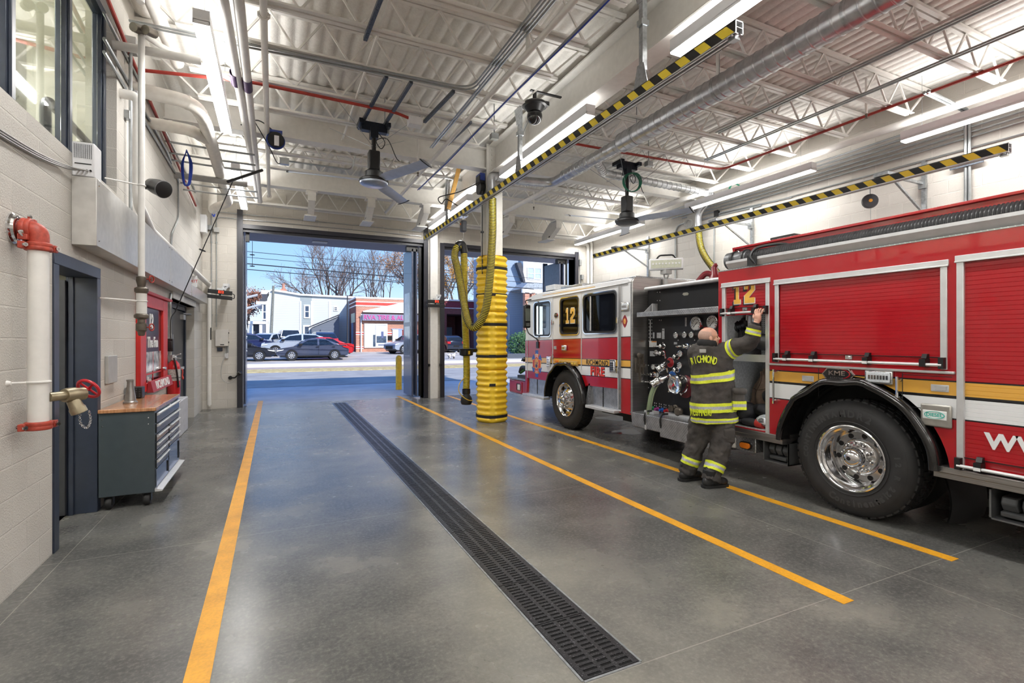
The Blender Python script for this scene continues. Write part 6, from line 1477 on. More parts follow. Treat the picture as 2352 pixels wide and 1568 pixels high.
# superstructure and hose tray
a = MB(); a.box(5.0, 5.03, .2, 4.30, 2.43, 2.715); a.box(4.975, 5.05, .2, 4.31, 2.70, 2.725); a.box(4.98, 5.03, 4.28, 4.31, 2.43, 2.72); a.box(7.0, 7.03, .2, 4.3, 2.43, 2.715); a.box(5.0, 7.03, 4.28, 4.3, 2.43, 2.70); part(a, 'hosebed_wall', M_RED, bevel=.004)
a = MB(); a.box(XS-.003, XS+.03, .2, 4.34, 2.425, 2.437); part(a, 'tread_edge', m_tread)
a = MB(); a.prism([(4.745, 2.515), (4.757, 2.52), (4.80, 2.452), (4.96, 2.452), (4.965, 2.46), (4.81, 2.46), (4.765, 2.525), (4.75, 2.528)], 'y', .2, 4.20); a.prism([(4.742, 2.528), (4.742, 2.50), (4.79, 2.440), (4.80, 2.45), (4.757, 2.51), (4.757, 2.528)], 'y', .2, 4.20)
tr = part(a, 'hose_tray', mat('tray aluminium', (212, 213, 215), .4, .2, var=.03))
for y in (4.02, 3.35, 1.4):
    a = MB(); a.prism([(4.86, 2.452), (5.0, 2.452), (5.0, 2.435), (4.94, 2.435)], 'y', y-.05, y+.05); a.box(4.99, 5.0, y-.04, y+.04, 2.435, 2.60); a.done('tray_bracket', ALU, tr)
a = MB(); a.box(5.1, 5.25, 3.6, 3.9, 2.72, 2.78); a.box(5.2, 6.8, 2.5, 2.8, 2.7, 2.715); a.each('top_fitting', BLACK, tk, bevel=.01)
sh_ = thing('suction_hose', 'long grey-black ribbed suction hose lying in the tray on top of the fire truck', 'hose', (4.87, 2.2, 2.5))
hc = (4.862, 2.545)
a = MB(); N = 150; P_ = []; R2 = []
for i in range(N):
    y = .25+i*(4.0-.25)/N
    P_ += [(hc[0], y, hc[1]), (hc[0], y+.006, hc[1]), (hc[0], y+.018, hc[1])]; R2 += [.074, .083, .074]
a.tube(P_, R2, 16); a.done('ribbed_tube', mat('grey black rubber', (66, 66, 68), .35, .2, var=.1), sh_)
a = MB(); a.lathe([(.085, 0), (.092, .01), (.092, .16), (.086, .17), (.086, .2), (.10, .21), (.10, .27), (.085, .28), (.05, .282)], (hc[0], 3.98, hc[1]), (0,1,0), 26); a.done('end_coupling', mat('grey coupling', (112, 114, 116), .4, .5), sh_)
a = MB()
for y in (4.0, 4.15): a.torus((hc[0], y, hc[1]), (0,1,0), .097, .012, 22, 6)
a.tube(spline([(4.745, 3.80, 2.45), (4.735, 3.86, 2.54), (4.80, 3.82, 2.63), (4.90, 3.6, 2.645), (4.955, 3.45, 2.58)], 8), .016, 6); a.box(4.732, 4.74, 3.78, 3.9, 2.44, 2.54); a.done('tie_strap', BLACK, sh_)
# roll-up shutters
def shutter(y0, y1, z0, z1, mat_, nm, rail, labels=True):
    a = MB(); fw = .045
    a.box(XS-.012, XS+.03, y0-fw, y0, z0-.01, z1); a.box(XS-.012, XS+.03, y1, y1+fw, z0-.01, z1); a.box(XS-.014, XS+.03, y0-fw-.01, y1+fw+.01, z1-.005, z1+.05); a.box(XS-.022, XS+.0, y0-fw-.01, y1+fw+.01, z1-.005, z1+.008)
    o = part(a, nm, ALU, bevel=.003)
    a = MB(); pitch = .0335; zb = z0 if rail is None else rail; pr = []
    z = zb
    while z < z1:
        pr += [(XS+.0135, z), (XS+.011, z+.002), (XS+.011, min(z1, z+pitch-.002)), (XS+.0135, min(z1, z+pitch))]; z += pitch
    vs = [(x, y, zz) for y in (y0, y1) for x, zz in pr]; k = len(pr); a.add(vs, [(i, i+1, k+i+1, k+i) for i in range(k-1)])
    a.done('slat_curtain', mat_, o, smooth=20)
    zr = zb+.025
    a = MB(); a.tube([(XS-.045, y0-fw*.6, zr), (XS-.045, y1+fw*.6, zr)], .013, 10); a.done('lift_bar', ALU, o)
    a = MB()
    ys = (y0+.10, y0+(y1-y0)*.38, y1-(y1-y0)*.27, y1-.10) if y1-y0 > 1 else (y0+.12, y1-.10)
    for y in ys: a.box(XS-.06, XS+.012, y-.022, y+.022, zr-.018, zr+.045); a.prism([(XS+.01, zr+.045), (XS-.035, zr+.05), (XS-.02, zr+.085), (XS+.01, zr+.085)], 'y', y-.018, y+.018)
    for y in (y0-fw*.5, y1+fw*.5): a.box(XS-.055, XS-.012, y-.018, y+.018, zr-.03, zr+.06)
    a.box(XS+.0, XS+.014, y0, y1, zr+.058, zr+.063); a.done('bar_bracket', BLACK, o)
    if labels:
        a = MB()
        for y in ys[1:]: a.box(XS-.063, XS-.058, y-.021, y+.021, zr-.012, zr+.012)
        a.each('bracket_label', FACE, o)
    a = MB(); ym = (y0+y1)/2; a.box(XS-.004, XS+.012, ym-.03, ym+.03, zr+.02, zr+.055); a.lathe([(.012, 0), (.012, .012)], (XS-.004, ym, zr+.037), (-1,0,0), 12); a.done('shutter_lock', CHROME, o)
    return o
shutter(2.135, 3.545, 1.395, 2.20, M_RED, 'shutter', None)
shutter(.48, 1.985, .63, 2.22, M_BODY, 'shutter', None)
s1 = shutter(3.70, 4.235, .62, 2.235, M_RED, 'shutter', 1.90)
a = MB(); w_ = MB(); k_ = MB(); gold12(a, k_, XS+.008, 3.985, 2.155, .25, 2.222, w_); a.done('numerals', GOLD, s1); w_.done('numeral_outline', M_WHT, s1); k_.done('numeral_shadow', TXB, s1)
# ledge rail, handles, latches
a = MB(); a.box(XS-.025, XS+.01, 2.04, 3.66, 1.352, 1.372); part(a, 'ledge_rail', ALU, bevel=.004)
for y, z0, z1 in ((3.575, .95, 1.31), (2.42, 1.10, 1.31)):
    a = MB(); a.tube([(XS-.05, y, z0), (XS-.05, y, z1)], .010, 8)
    for z in (z0+.03, z1-.03): a.lathe([(.016, 0), (.012, .05)], (XS, y, z), (-1,0,0), 10)
    part(a, 'grab_handle', CHROME)
def paddle(y, z):
    a = MB(); a.box(XS-.006, XS, y-.06, y+.06, z-.028, z+.028); o = part(a, 'paddle_latch', ALU, bevel=.006)
    a = MB(); a.box(XS-.012, XS-.005, y-.045, y+.03, z-.016, z+.016); a.done('paddle', GREYP, o)
paddle(3.23, 1.235); paddle(2.14, 1.235)
a = MB()
for y0, y1, z0, z1 in ((3.12, 3.126, 1.05, 1.34), (2.40, 2.406, 1.06, 1.34), (2.06, 2.40, 1.06, 1.065), (2.40, 2.06, 1.325, 1.33)): a.box(XS-.001, XS+.001, y0, y1, z0, z1)
a.each('hatch_gap', M_DARK, tk)
a = MB(); a.box(XS-.025, XS, 2.055, 2.265, .925, 1.105); o = part(a, 'fuel_door', mat('fuel door steel', (180, 178, 172), .35, .7), bevel=.012)
a = MB(); a.box(XS-.029, XS-.02, 2.085, 2.245, .985, 1.055); a.done('fuel_label', FACE, o, bevel=.003)
TEAL = mat('teal print', (50, 176, 160), .4)
a = MB(); a.text('DIESEL', .038, (XS-.029, 2.165, 1.02), (0,-1,0), (0,0,1), ext=.001, bold=.001); a.tube([(XS-.0295, 2.165+.066*math.cos(k*2*PI/28), 1.02+.028*math.sin(k*2*PI/28)) for k in range(28)], [.0015+.002*abs(math.cos(k*2*PI/28)) for k in range(28)], 5, closed=True); a.done('fuel_lettering', TEAL, o)
a = MB(); a.text('WWW.', .16, (XS+.006, 1.86, .865), (0,-1,0), (0,0,1), ext=.003, bold=.006, align='LEFT', sx=1.05); part(a, 'lettering', M_WHT)
# sills, under-body
a = MB(); a.prism([(XS-.02, .62), (XS-.02, .575), (XS-.01, .57), (XS-.01, .53), (XS+.1, .52), (XS+.3, .6), (XS+.3, .62)], 'y', 3.50, 4.34); a.prism([(XS-.02, .62), (XS-.02, .575), (XS-.01, .57), (XS-.01, .53), (XS+.1, .52), (XS+.3, .6), (XS+.3, .62)], 'y', .2, 2.18); [b_.done('body_sill', m_bs, tk, bevel=.003) for b_ in a.islands()]
a = MB()
a.box(5.2, 5.35, .3, 9.4, .55, .85); a.box(6.7, 6.85, .3, 9.4, .55, .85); a.box(5.1, 6.95, 4.3, 6.0, .40, .6); a.cyl((5.0, RY, RZ), (7.1, RY, RZ), .10, n=14); a.ball((6.03, RY, RZ), .22, 16, 10); a.cyl((5.0, FY, FZ), (7.1, FY, FZ), .07, n=12); a.box(5.6, 6.4, 8.2, 9.4, .55, .85); a.box(5.3, 6.7, 3.55, 4.2, .35, .6); a.box(5.0, 5.3, 6.1, 7.0, .40, .50); a.box(5.05, 5.15, 6.3, 6.5, .33, .45); a.box(5.1, 7.0, 2.1, 3.5, .9, 1.3)
part(a, 'chassis', M_DARK)
a = MB(); a.box(XS+.04, XS+.3, 3.86, 4.34, .36, .53); o = part(a, 'under_tread', m_tread, bevel=.01)
a = MB(); a.prism(rrect(3.90, 4.06, .385, .47, .04), 'x', XS+.02, XS+.05); o2 = a.done('amber_light', BLACK, o); 
a = MB(); a.prism(rrect(3.915, 4.045, .397, .458, .03), 'x', XS+.005, XS+.03); a.done('amber_lens', MATS['amber lens'], o)
a = MB(); a.box(XS+.01, XS+.05, 4.12, 4.28, .37, .49); a.done('ground_light', FACE, o, bevel=.01)
def chock_box(y0, y1, z0, z1):
    a = MB(); a.box(XS+.06, XS+.07, y0, y0+.01, z0, z1); t_ = .012
    a.box(XS+.06, XS+.5, y0, y1, z0, z0+t_); a.box(XS+.06, XS+.5, y0, y0+t_, z0, z1); a.box(XS+.06, XS+.5, y1-t_, y1, z0, z1); a.box(XS+.45, XS+.5, y0, y1, z0, z1); o = part(a, 'chock_holder', mat('grey steel box', (120, 122, 124), .45, .5))
    a = MB(); n = 3; w = (y1-y0-.06)/n
    for k in range(n): a.prism([(XS+.10, z1-.04), (XS+.36, z1-.03), (XS+.36, z1-.13), (XS+.12, z1-.15), (XS+.08, z1-.09)], 'y', y0+.03+k*w, y0+.03+(k+.78)*w)
    a.box(XS+.09, XS+.3, y0+.05, y1-.05, z0+.03, z0+.07); a.done('wheel_chock', mat('chock rubber', (74, 76, 78), .6), o, bevel=.01)
chock_box(3.48, 3.78, .30, .53); chock_box(1.45, 1.86, .28, .50)
a = MB()
def flap(u, v): 
    z = .60-.46*v; return (XS+.12+.5*u, 2.20-.11*math.sin(v*1.7)-.03*u+(.06*v*v), z-.03*math.sin(u*PI)*v)
a.grid(flap, 8, 12); a.grid(lambda u, v: (flap(u, v)[0], flap(u, v)[1]-.012, flap(u, v)[2]), 8, 12); part(a, 'mud_flap', RUBBER, smooth=180)
# interior of the open compartment
INT = mat('compartment grey liner', (186, 188, 190), .5, .3, var=.1, scale=40)
a = MB(); a.box(XS+.68, XS+.70, 3.66, 4.30, .63, 2.4); a.box(XS+.05, XS+.7, 4.275, 4.30, .63, 2.4); a.box(XS+.05, XS+.7, 3.66, 3.675, .63, 2.4); a.box(XS+.03, XS+.7, 3.66, 4.30, .615, .635); part(a, 'compartment_liner', INT)
a = MB(); a.box(XS+.04, XS+.68, 3.675, 4.275, 1.40, 1.42); a.box(XS+.035, XS+.05, 3.675, 4.275, 1.375, 1.455); part(a, 'compartment_shelf', ALU)
m_peg, t = newmat('perforated board'); p = t.sep(t.obj())
fy = t.math('SUBTRACT', t.math('FRACT', t.math('MULTIPLY', p[1], 40.0)), .5); fz = t.math('SUBTRACT', t.math('FRACT', t.math('MULTIPLY', p[2], 40.0)), .5)
t.base(t.mix(t.math('LESS_THAN', t.math('ADD', t.math('MULTIPLY', fy, fy), t.math('MULTIPLY', fz, fz)), .05), rgb(196, 197, 196), rgb(40, 40, 42))); t.set(Roughness=.5)
a = MB(); a.box(XS+.50, XS+.512, 3.69, 4.15, 1.43, 2.0); part(a, 'peg_board', m_peg)
LEDW = mat('compartment led', (250, 252, 255), emit=11.0)
a = MB(); a.box(XS+.06, XS+.075, 3.677, 3.69, .70, 1.36); a.box(XS+.06, XS+.075, 3.677, 3.69, 1.45, 1.9); a.each('compartment_light', LEDW, tk)
a = MB(); a.box(XS+.0, XS+.03, 3.70, 4.235, .622, .63); part(a, 'sill_strip', M_RED)
# ---- wheels and fenders
CHRW = mat('polished wheel', (214, 214, 216), .10, 1.0, var=.06, scale=8)
def wheel(x, y, rear, far=False):
    s = -1 if not far else 1      # outward direction along X
    ax = (s, 0, 0); c = V((x, y, .53)); R_ = .532; Wd = .285
    tp = [(.300, .012), (.33, .02), (.40, .03), (.455, .028), (.490, .012), (.512, -.012), (.526, -.03), (.532, -.05), (.532, -Wd+.05), (.512, -Wd+.012), (.49, -Wd-.012), (.40, -Wd-.03), (.30, -Wd-.01)]
    a = MB(); a.lathe(tp, c, ax, 64, caps=False); o = part(a, 'wheel', mat('tyre rubber', (40, 40, 41), .62, var=.12, scale=9))
    a = MB(); n = 46
    for k in range(n):
        t_ = 2*PI*k/n
        for dx, w_, off in ((-.055, .055, 0), (-.125, .05, .5), (-.195, .05, 0), (-Wd+.045, .05, .5)):
            q = t_+off*2*PI/n; d = V((0, math.cos(q), math.sin(q))); u = V((0, -math.sin(q), math.cos(q)))
            Rm = Matrix((V((1,0,0)), u, d)).transposed(); a.cbox(c+V((s*dx, 0, 0))+d*.530, (w_, .052, .016), None, Rm)
    a.done('tread', RUBBER, o)
    a = MB()
    for rr in (.335, .425, .47): a.torus(c+V((s*.024 if rr < .45 else s*.018, 0, 0)), ax, rr, .004, 48, 5)
    a.each('sidewall_rib', MATS['tyre rubber'], o)
    if rear and not far:
        a = MB()
        def arc_text(txt, a0, st, size, up=1, bold=.004):
            for i, ch in enumerate(txt):
                if ch == ' ': continue
                t_ = math.radians(a0-up*st*i); d = V((0, -math.cos(t_), math.sin(t_)))
                rgt = V((0, -math.sin(t_), -math.cos(t_)))
                a.text(ch, size, c+V((s*.027, 0, 0))+d*.405, rgt*up, d*up, ext=.004, bold=bold)
        for w_ in (('CONTINENTAL', 186, 8.5, .065), ('HDR2', 98, 11, .085), ('Continental', 248, 7.2, .08, -1), ('12 R 22.5', 12, 8, .06)):
            a = MB(); arc_text(*w_); a.done('sidewall_lettering', mat('embossed rubber', (58, 58, 59), .55), o)
    a = MB()
    if rear:
        pr = [(.300, .004), (.305, .022), (.296, .026), (.284, .016), (.278, -.01), (.262, -.022), (.255, -.06), (.245, -.075), (.232, -.14), (.226, -.152), (.170, -.152), (.152, -.125), (.142, -.12), (.06, -.12)]
    else:
        pr = [(.300, .004), (.305, .022), (.296, .026), (.284, .012), (.272, -.04), (.255, -.07), (.235, -.06), (.17, -.005), (.155, .0), (.06, .0)]
    a.lathe(pr, c, ax, 56, caps=False); rm = a.done('rim', CHRW, o, smooth=40)
    hb = -.12 if rear else 0.0
    a = MB(); a.lathe([(.10, hb), (.10, hb+.05), (.092, hb+.055), (.088, hb+.10), (.075, hb+.128), (.045, hb+.148), (.0, hb+.155)] if rear else [(.095, hb), (.095, hb+.04), (.075, hb+.05), (.075, hb+.08), (.055, hb+.105), (.0, hb+.115)], c, ax, 32, caps=False); h_ = a.done('hub_cap', CHRW, o)
    a = MB(); a.lathe([(.0005, hb+.157 if rear else hb+.116), (.018, hb+.154 if rear else hb+.112)], c, ax, 14, caps=False); a.done('hub_plug', BLACK, h_)
    a = MB()
    for k in range(10):
        t_ = 2*PI*k/10+.2; q = c+V((0, math.cos(t_)*.128, math.sin(t_)*.128))+V((s*hb, 0, 0)); a.lathe([(.019, 0), (.02, .012), (.015, .014), (.015, .03), (.009, .045), (.0, .05)], q, ax, 10)
    a.done('lug_nut', CHRW, o)
    a = MB()
    for k in range(10):
        t_ = 2*PI*k/10+.5; rr, hh = (.198, -.1505) if rear else (.205, -.030); q = c+V((0, math.cos(t_)*rr, math.sin(t_)*rr))+V((s*hh, 0, 0)); a.lathe([(.024, -.004), (.024, .003), (.001, .0032)], q, ax, 14)
    a.each('hand_hole', BLACK, o)
wheel(4.79, RY, True); wheel(4.80, FY, False); wheel(7.25, RY, True, True); wheel(7.24, FY, False, True)
a = MB(); a.lathe([(.30, 0), (.45, .03), (.52, 0), (.53, -.05), (.53, -.24), (.45, -.28), (.3, -.26)], (5.14, RY, .53), (-1,0,0), 48); part(a, 'inner_wheel', RUBBER)
def fender(cy, cz, r, a0, a1, nm):
    a = MB(); n = 40
    sec = [(.09, -.015), (.02, 0), (-.05, .012), (-.075, .0), (-.085, -.03), (-.075, -.05), (-.05, -.035), (.02, -.03), (.09, -.04)]
    vs = []; fs = []; k = len(sec)
    for i in range(n+1):
        t_ = math.radians(a0+(a1-a0)*i/n); w = 1+.02*math.sin(i*.9)*(1 if 8 < i < 24 else .2)
        for dx, dr in sec: vs.append((XS+dx, cy+(r*w+dr)*math.cos(t_), cz+(r*w+dr)*math.sin(t_)))
    for i in range(n):
        for j in range(k-1): fs.append((i*k+j, i*k+j+1, (i+1)*k+j+1, (i+1)*k+j))
    a.add(vs, fs); part(a, nm, mat('glossy black fender', (30, 29, 29), .12, var=.1, coat=.4), smooth=70)
    a = MB(); a.tube([(XS+.3, cy+(r-.03)*math.cos(math.radians(t_)), cz+(r-.03)*math.sin(math.radians(t_))) for t_ in range(int(a0), int(a1)+1, 6)], .02, 6)
    vs = []; fs = []
    for i in range(n+1):
        t_ = math.radians(a0+(a1-a0)*i/n)
        for dx in (.05, .62): vs.append((XS+dx, cy+(r-.02)*math.cos(t_), cz+(r-.02)*math.sin(t_)))
    fs = [(2*i, 2*i+1, 2*i+3, 2*i+2) for i in range(n)]; a.add(vs, fs); part(a, 'wheel_well', M_DARK)
fender(RY, .56, .70, 2, 178, 'fender'); fender(FY, .545, .66, -2, 182, 'fender')
# floodlight, deck monitor, rear lights on top
fl0 = V((5.4, 5.95, 2.45)); a = MB(); a.cyl((5.4, 5.90, 2.34), (5.4, 5.90, 2.55), .03, n=12); a.lathe([(.05, 2.34), (.05, 2.37)], (5.4, 5.9, 0), (0,0,1), 14); a.torus((5.4, 5.90, 2.60), (1,0,0), .045, .012, 14, 6); a.box(5.34, 5.46, 5.84, 5.96, 2.62, 2.68); fo = part(a, 'floodlight', GREYP)
Rz = Matrix.Rotation(math.radians(47), 3, 'Z'); c = V((5.4, 5.90, 2.77))
a = MB(); a.cbox(c, (.10, .50, .17), None, Rz); a.done('lamp_case', WHITEP, fo, bevel=.015)
a = MB(); a.cbox(c+Rz @ V((-.052, 0, 0)), (.012, .44, .12), None, Rz); a.done('lamp_lens', mat('led lens', (206, 210, 190), .2, var=.06, scale=70), fo)
a = MB()
for k in range(9): a.lathe([(.016, 0), (.014, .006)], c+Rz @ V((-.057, -.19+.0475*k, .005)), Rz @ V((-1,0,0)), 10)
a.each('led_cell', FACE, fo)
a = MB(); a.tube(bend([c+Rz @ V((0, -.14, .085)), c+Rz @ V((0, -.10, .14)), c+Rz @ V((0, .10, .14)), c+Rz @ V((0, .14, .085))], .03), .013, 8); a.done('carry_handle', BLACK, fo)
q = on_x(1643, 632, 5.35); a = MB(); a.lathe([(.10, 0), (.08, .06), (.05, .10), (.04, .2), (.03, .22)], (5.35, q.y, q.z-.09), (0,.1,1), 16); a.tube(spline([(5.35, q.y+.02, q.z), (5.30, q.y+.12, q.z+.03), (5.25, q.y+.22, q.z-.08)], 6), .04, 10); a.lathe([(.02, 0), (.035, .03), (.02, .06)], (5.35, q.y, q.z+.10), (0,0,1), 12); part(a, 'deck_monitor', mat('dark red casting', (120, 24, 36), .3))
a = MB(); q = on_x(1672, 600, 4.98); a.cyl((4.98, 4.22, 2.44), (4.98, 4.22, 2.62), .02, n=10); a.ball((4.98, 4.22, 2.65), .035, 12, 8); part(a, 'marker_post', CHROME)
# ---- things in the compartment and the loose hose
nz = thing('hose_nozzle', 'black ribbed fog nozzle on the perforated board in the open compartment, upper left', 'nozzle', on_x(1705, 745, 5.1))
c = BASE[nz.name]; ax = V((-.8, .45, -.35)).normalized()
MB().lathe([(.05, -.10), (.07, -.08), (.075, -.02), (.06, 0), (.06, .04), (.075, .05), (.078, .10), (.065, .105), (.06, .13), (.055, .14)], c, ax, 24).done('barrel', BLACK, nz)
MB().lathe([(.001, .125), (.05, .13)], c, ax, 20, caps=False).done('tip', mat('nozzle bore', (50, 50, 52), .6), nz)
nz = thing('hose_nozzle', 'larger black nozzle below the upper one in the open compartment', 'nozzle', on_x(1702, 775, 5.05)); c = BASE[nz.name]
MB().lathe([(.06, -.14), (.09, -.10), (.10, 0), (.11, .02), (.11, .06), (.10, .065), (.085, .03)], c, (-.9, .3, .1), 26).done('barrel', BLACK, nz)
MB().lathe([(.001, .03), (.085, .032)], c, (-.9, .3, .1), 22, caps=False).done('tip', MATS['nozzle bore'], nz)
nz = thing('hose_nozzle', 'black round adapter behind the firefighter forearm on the perforated board', 'nozzle', on_x(1752, 785, 5.1)); c = BASE[nz.name]
MB().lathe([(.05, -.1), (.09, -.06), (.095, .02), (.08, .03)], c, (-.9, -.2, .1), 24).done('barrel', BLACK, nz)
a = MB()
def towel(u, v): return (XS+.30+.012*math.sin(u*14)+.02*v, 4.20-.12*u+.01*math.sin(v*5), 1.92-.36*v-.02*math.sin(u*3))
a.grid(towel, 16, 12); a.grid(lambda u, v: (towel(u, v)[0]+.015, towel(u, v)[1], towel(u, v)[2]), 16, 12); a.done('towel', mat('white towel', (214, 216, 222), .9, bump=.2), label='white cloth hanging at the left inside the open compartment', cat='towel', smooth=180)
def blob(name, c, r, m, lb, cat, seed, amp=.12, nu=26, nv=16, R=None):
    rr = random.Random(seed); ph = [rr.uniform(0, 6) for _ in range(8)]
    vs = []; mb = MB(); mb.ball((0,0,0), (1,1,1), nu, nv)
    for q in mb.v:
        k = 1+amp*(math.sin(3*q.x+ph[0]+2*q.z)+math.sin(4*q.y+ph[1]+q.z*3)+.6*math.sin(7*q.x+ph[2])*math.sin(6*q.z+ph[3])+.4*math.sin(11*q.y+ph[4]+5*q.z))*.6
        p_ = V((q.x*r[0], q.y*r[1], q.z*r[2]))*k; vs.append(V(c)+(R @ p_ if R else p_))
    zmin = max(.638, c[2]-r[2]*1.2)
    mb.v = [V((max(XS+.05, min(XS+.66, p_.x)), max(3.69, min(4.265, p_.y)), max(zmin, p_.z))) for p_ in vs]
    return mb.done(name, m, label=lb, cat=cat, smooth=180)
TAN = mat('brown canvas', (118, 98, 84), .9, var=.12, scale=18, bump=.35, bscale=300)
hd = thing('protective_hood', 'brown canvas hood and bib draped in the back of the open compartment', 'coat', (XS+.42, 3.98, .8))
a = MB()
def hood(u, v):
    w = .10+.16*v; y = 4.0+(u-.5)*2*w+.02*math.sin(9*v+4*u); z = 1.28-.50*v-.05*(2*u-1)**2*(1-v)+.02*math.sin(7*u)
    return (XS+.40-.10*math.sin(u*PI)*(.4+.6*v)+.015*math.sin(13*u+5*v), y, z)
a.grid(hood, 26, 24); a.grid(lambda u, v: (hood(u, v)[0]+.05, hood(u, v)[1], hood(u, v)[2]), 26, 24); a.done('drape', TAN, hd, smooth=180)
a = MB()
for s in (.32, .68): a.tube([V(hood(s, k/12))+V((-.004,0,0)) for k in range(13)], .004, 5)
a.tube([V(hood(k/14, .45))+V((-.004,0,0)) for k in range(15)], .004, 5); a.done('seam', mat('dark brown seam', (70, 56, 46), .9), hd)
BAGM = mat('black gear bag', (42, 42, 46), .75, var=.2, bump=.3)
blob('gear_bag', (XS+.25, 4.12, .76), (.18, .12, .13), BAGM, 'black gear bag slumped at the left of the open compartment floor', 'bag', 3)
blob('face_mask', (XS+.30, 3.82, .97), (.12, .10, .12), mat('black mask', (30, 31, 34), .3), 'black breathing mask with straps right of the brown hood', 'mask', 5, .2)
blob('webbing', (XS+.30, 3.88, .80), (.16, .16, .10), BAGM, 'heap of black straps under the breathing mask', 'straps', 11, .22)
m, t = newmat('grey rope weave'); w1 = t.new('ShaderNodeTexWave', i_Scale=22.0); t.link(t.obj(), w1.inputs['Vector']); t.base(t.ramp(w1.outputs['Fac'], [(.2, rgb(120, 124, 130)), (.8, rgb(214, 218, 222))])); t.set(Roughness=.9); t.bump(w1.outputs['Fac'], .6, .01)
blob('folded_cloth', (XS+.16, 3.80, .72), (.11, .13, .07), m, 'grey-white striped folded cloth at the right of the compartment floor', 'cloth', 8, .08)
gl = thing('glove', 'black and red work glove lying at the front of the compartment floor', 'glove', (XS+.1, 3.95, .64))
a = MB(); a.ball((XS+.11, 3.98, .685), (.06, .13, .045), 18, 10); 
for k in range(4): a.tube([(XS+.08+.02*k, 4.08, .69), (XS+.08+.02*k, 4.15+.01*k, .67)], [.016, .013], 8)
a.done('palm', BAGM, gl, smooth=180)
a = MB(); a.lathe([(.05, 0), (.055, .05), (.05, .09), (.0, .10)], (XS+.11, 3.90, .69), (0,-1,-.1), 14); a.done('cuff', mat('red glove cuff', (188, 52, 46), .6), gl)
fh = thing('fire_hose', 'flattened green striped fire hose hanging from the blue-ringed pump outlet to the running board', 'hose', (4.9, 5.6, .56))
m_fh, t = newmat('green striped hose jacket'); p = t.sep(t.new('ShaderNodeTexCoord').outputs['UV']); 
t.base(t.ramp(p[0], [(0, rgb(134, 150, 116)), (.16, rgb(70, 50, 44)), (.20, rgb(134, 150, 116)), (.80, rgb(40, 48, 84)), (.84, rgb(150, 164, 130))], 'CONSTANT')); t.set(Roughness=.85); t.bump(t.noise(t.obj(), 260, 2), .4, .003)
P_ = spline([e2+V((-.02, .03, -.04)), on_x(1504, 888, 4.86), on_x(1497, 905, 4.85), on_x(1493, 925, 4.85), on_x(1490, 945, 4.86), on_x(1490, 953, 4.87)], 8)
a = MB(); vs = []; n = 14
for i, q in enumerate(P_):
    f_ = min(1, i/12)
    for k in range(n):
        t_ = 2*PI*k/n; vs.append(q+V((.016*math.sin(t_)+(.0 if i else 0), math.cos(t_)*(.045+.012*f_)*.92, math.cos(t_)*.03*(1-f_))))
fs = [(i*n+k, i*n+(k+1) % n, (i+1)*n+(k+1) % n, (i+1)*n+k) for i in range(len(P_)-1) for k in range(n)]
a.add(vs, fs); o = a.done('jacket', m_fh, fh, smooth=180)
uv = o.data.uv_layers.new(name='UVMap')
for pl in o.data.polygons:
    for li in pl.loop_indices:
        k = o.data.loops[li].vertex_index % n; t_ = 2*PI*k/n; uv.data[li].uv = (.5-.5*math.cos(t_), 0)
a = MB(); d = V((-.55,.55,-.5)).normalized(); q = e2+d*.02; a.lathe([(.048, 0), (.062, .01), (.062, .05), (.055, .055), (.058, .06), (.058, .11), (.048, .12)], q, d, 22); a.done('coupling', CHROME, fh)
# ================= FIREFIGHTER
def pp(px, py, d):
    l = (px-CX)/F_PX*d
    return V((SN*d+CS*l, CS*d-SN*l, EYE-(py-CY)/F_PX*d))
RT, FW, UP = V((CS, -SN, 0)), V((SN, CS, 0)), V((0, 0, 1))
fg = thing('person', 'bald firefighter in dark turnout gear with lime stripes reaching up to the open compartment shutter', 'person', (4.40, 4.22, 0))
SKIN = mat('skin', (214, 164, 142), .5, var=.05, scale=25)
m_coat, t = newmat('charcoal turnout cloth'); n = t.noise(t.obj(), 5, 5, .6); n2 = t.noise(t.obj(), 420, 2)
t.base(t.ramp(n, [(.3, rgb(56, 53, 52)), (.7, rgb(88, 83, 79))])); t.set(Roughness=.9); t.bump(t.math('ADD', t.math('MULTIPLY', t.noise(t.obj(), 16, 4, .6), 3.0), n2), .5, .012)
LIME = mat('lime reflective tape', (226, 238, 60), .5, var=.05, scale=60); SILV = mat('silver reflective tape', (176, 178, 186), .4, var=.08, scale=60)
def fuse(o, vox, sm=6):
    r = o.modifiers.new('one skin', 'REMESH'); r.mode = 'VOXEL'; r.voxel_size = vox; r.use_smooth_shade = True
    if sm: s = o.modifiers.new('soften', 'SMOOTH'); s.factor = .5; s.iterations = sm
def wrinkle(o, st, sc, nm):
    tx = bpy.data.textures.new(nm, 'CLOUDS'); tx.noise_scale = sc
    d = o.modifiers.new('folds', 'DISPLACE'); d.texture = tx; d.strength = st; d.mid_level = .5
hip = pp(1638, 950, 5.70); chest = pp(1633, 830, 5.70); neckb = pp(1622, 797, 5.70); hc_ = pp(1628, 775, 5.70)
shR = pp(1672, 806, 5.64); elR = V((4.655, 3.80, 1.60)); wrR = V((4.685, 3.742, 1.81))
shL = pp(1601, 812, 5.78); elL = pp(1606, 868, 5.98); wrL = pp(1624, 905, 6.06)
hpR = pp(1658, 960, 5.68); knR = pp(1654, 1032, 5.58); anR = pp(1632, 1100, 5.50)
hpL = pp(1615, 960, 5.76); knL = pp(1600, 1018, 5.76); anL = pp(1577, 1084, 5.77)
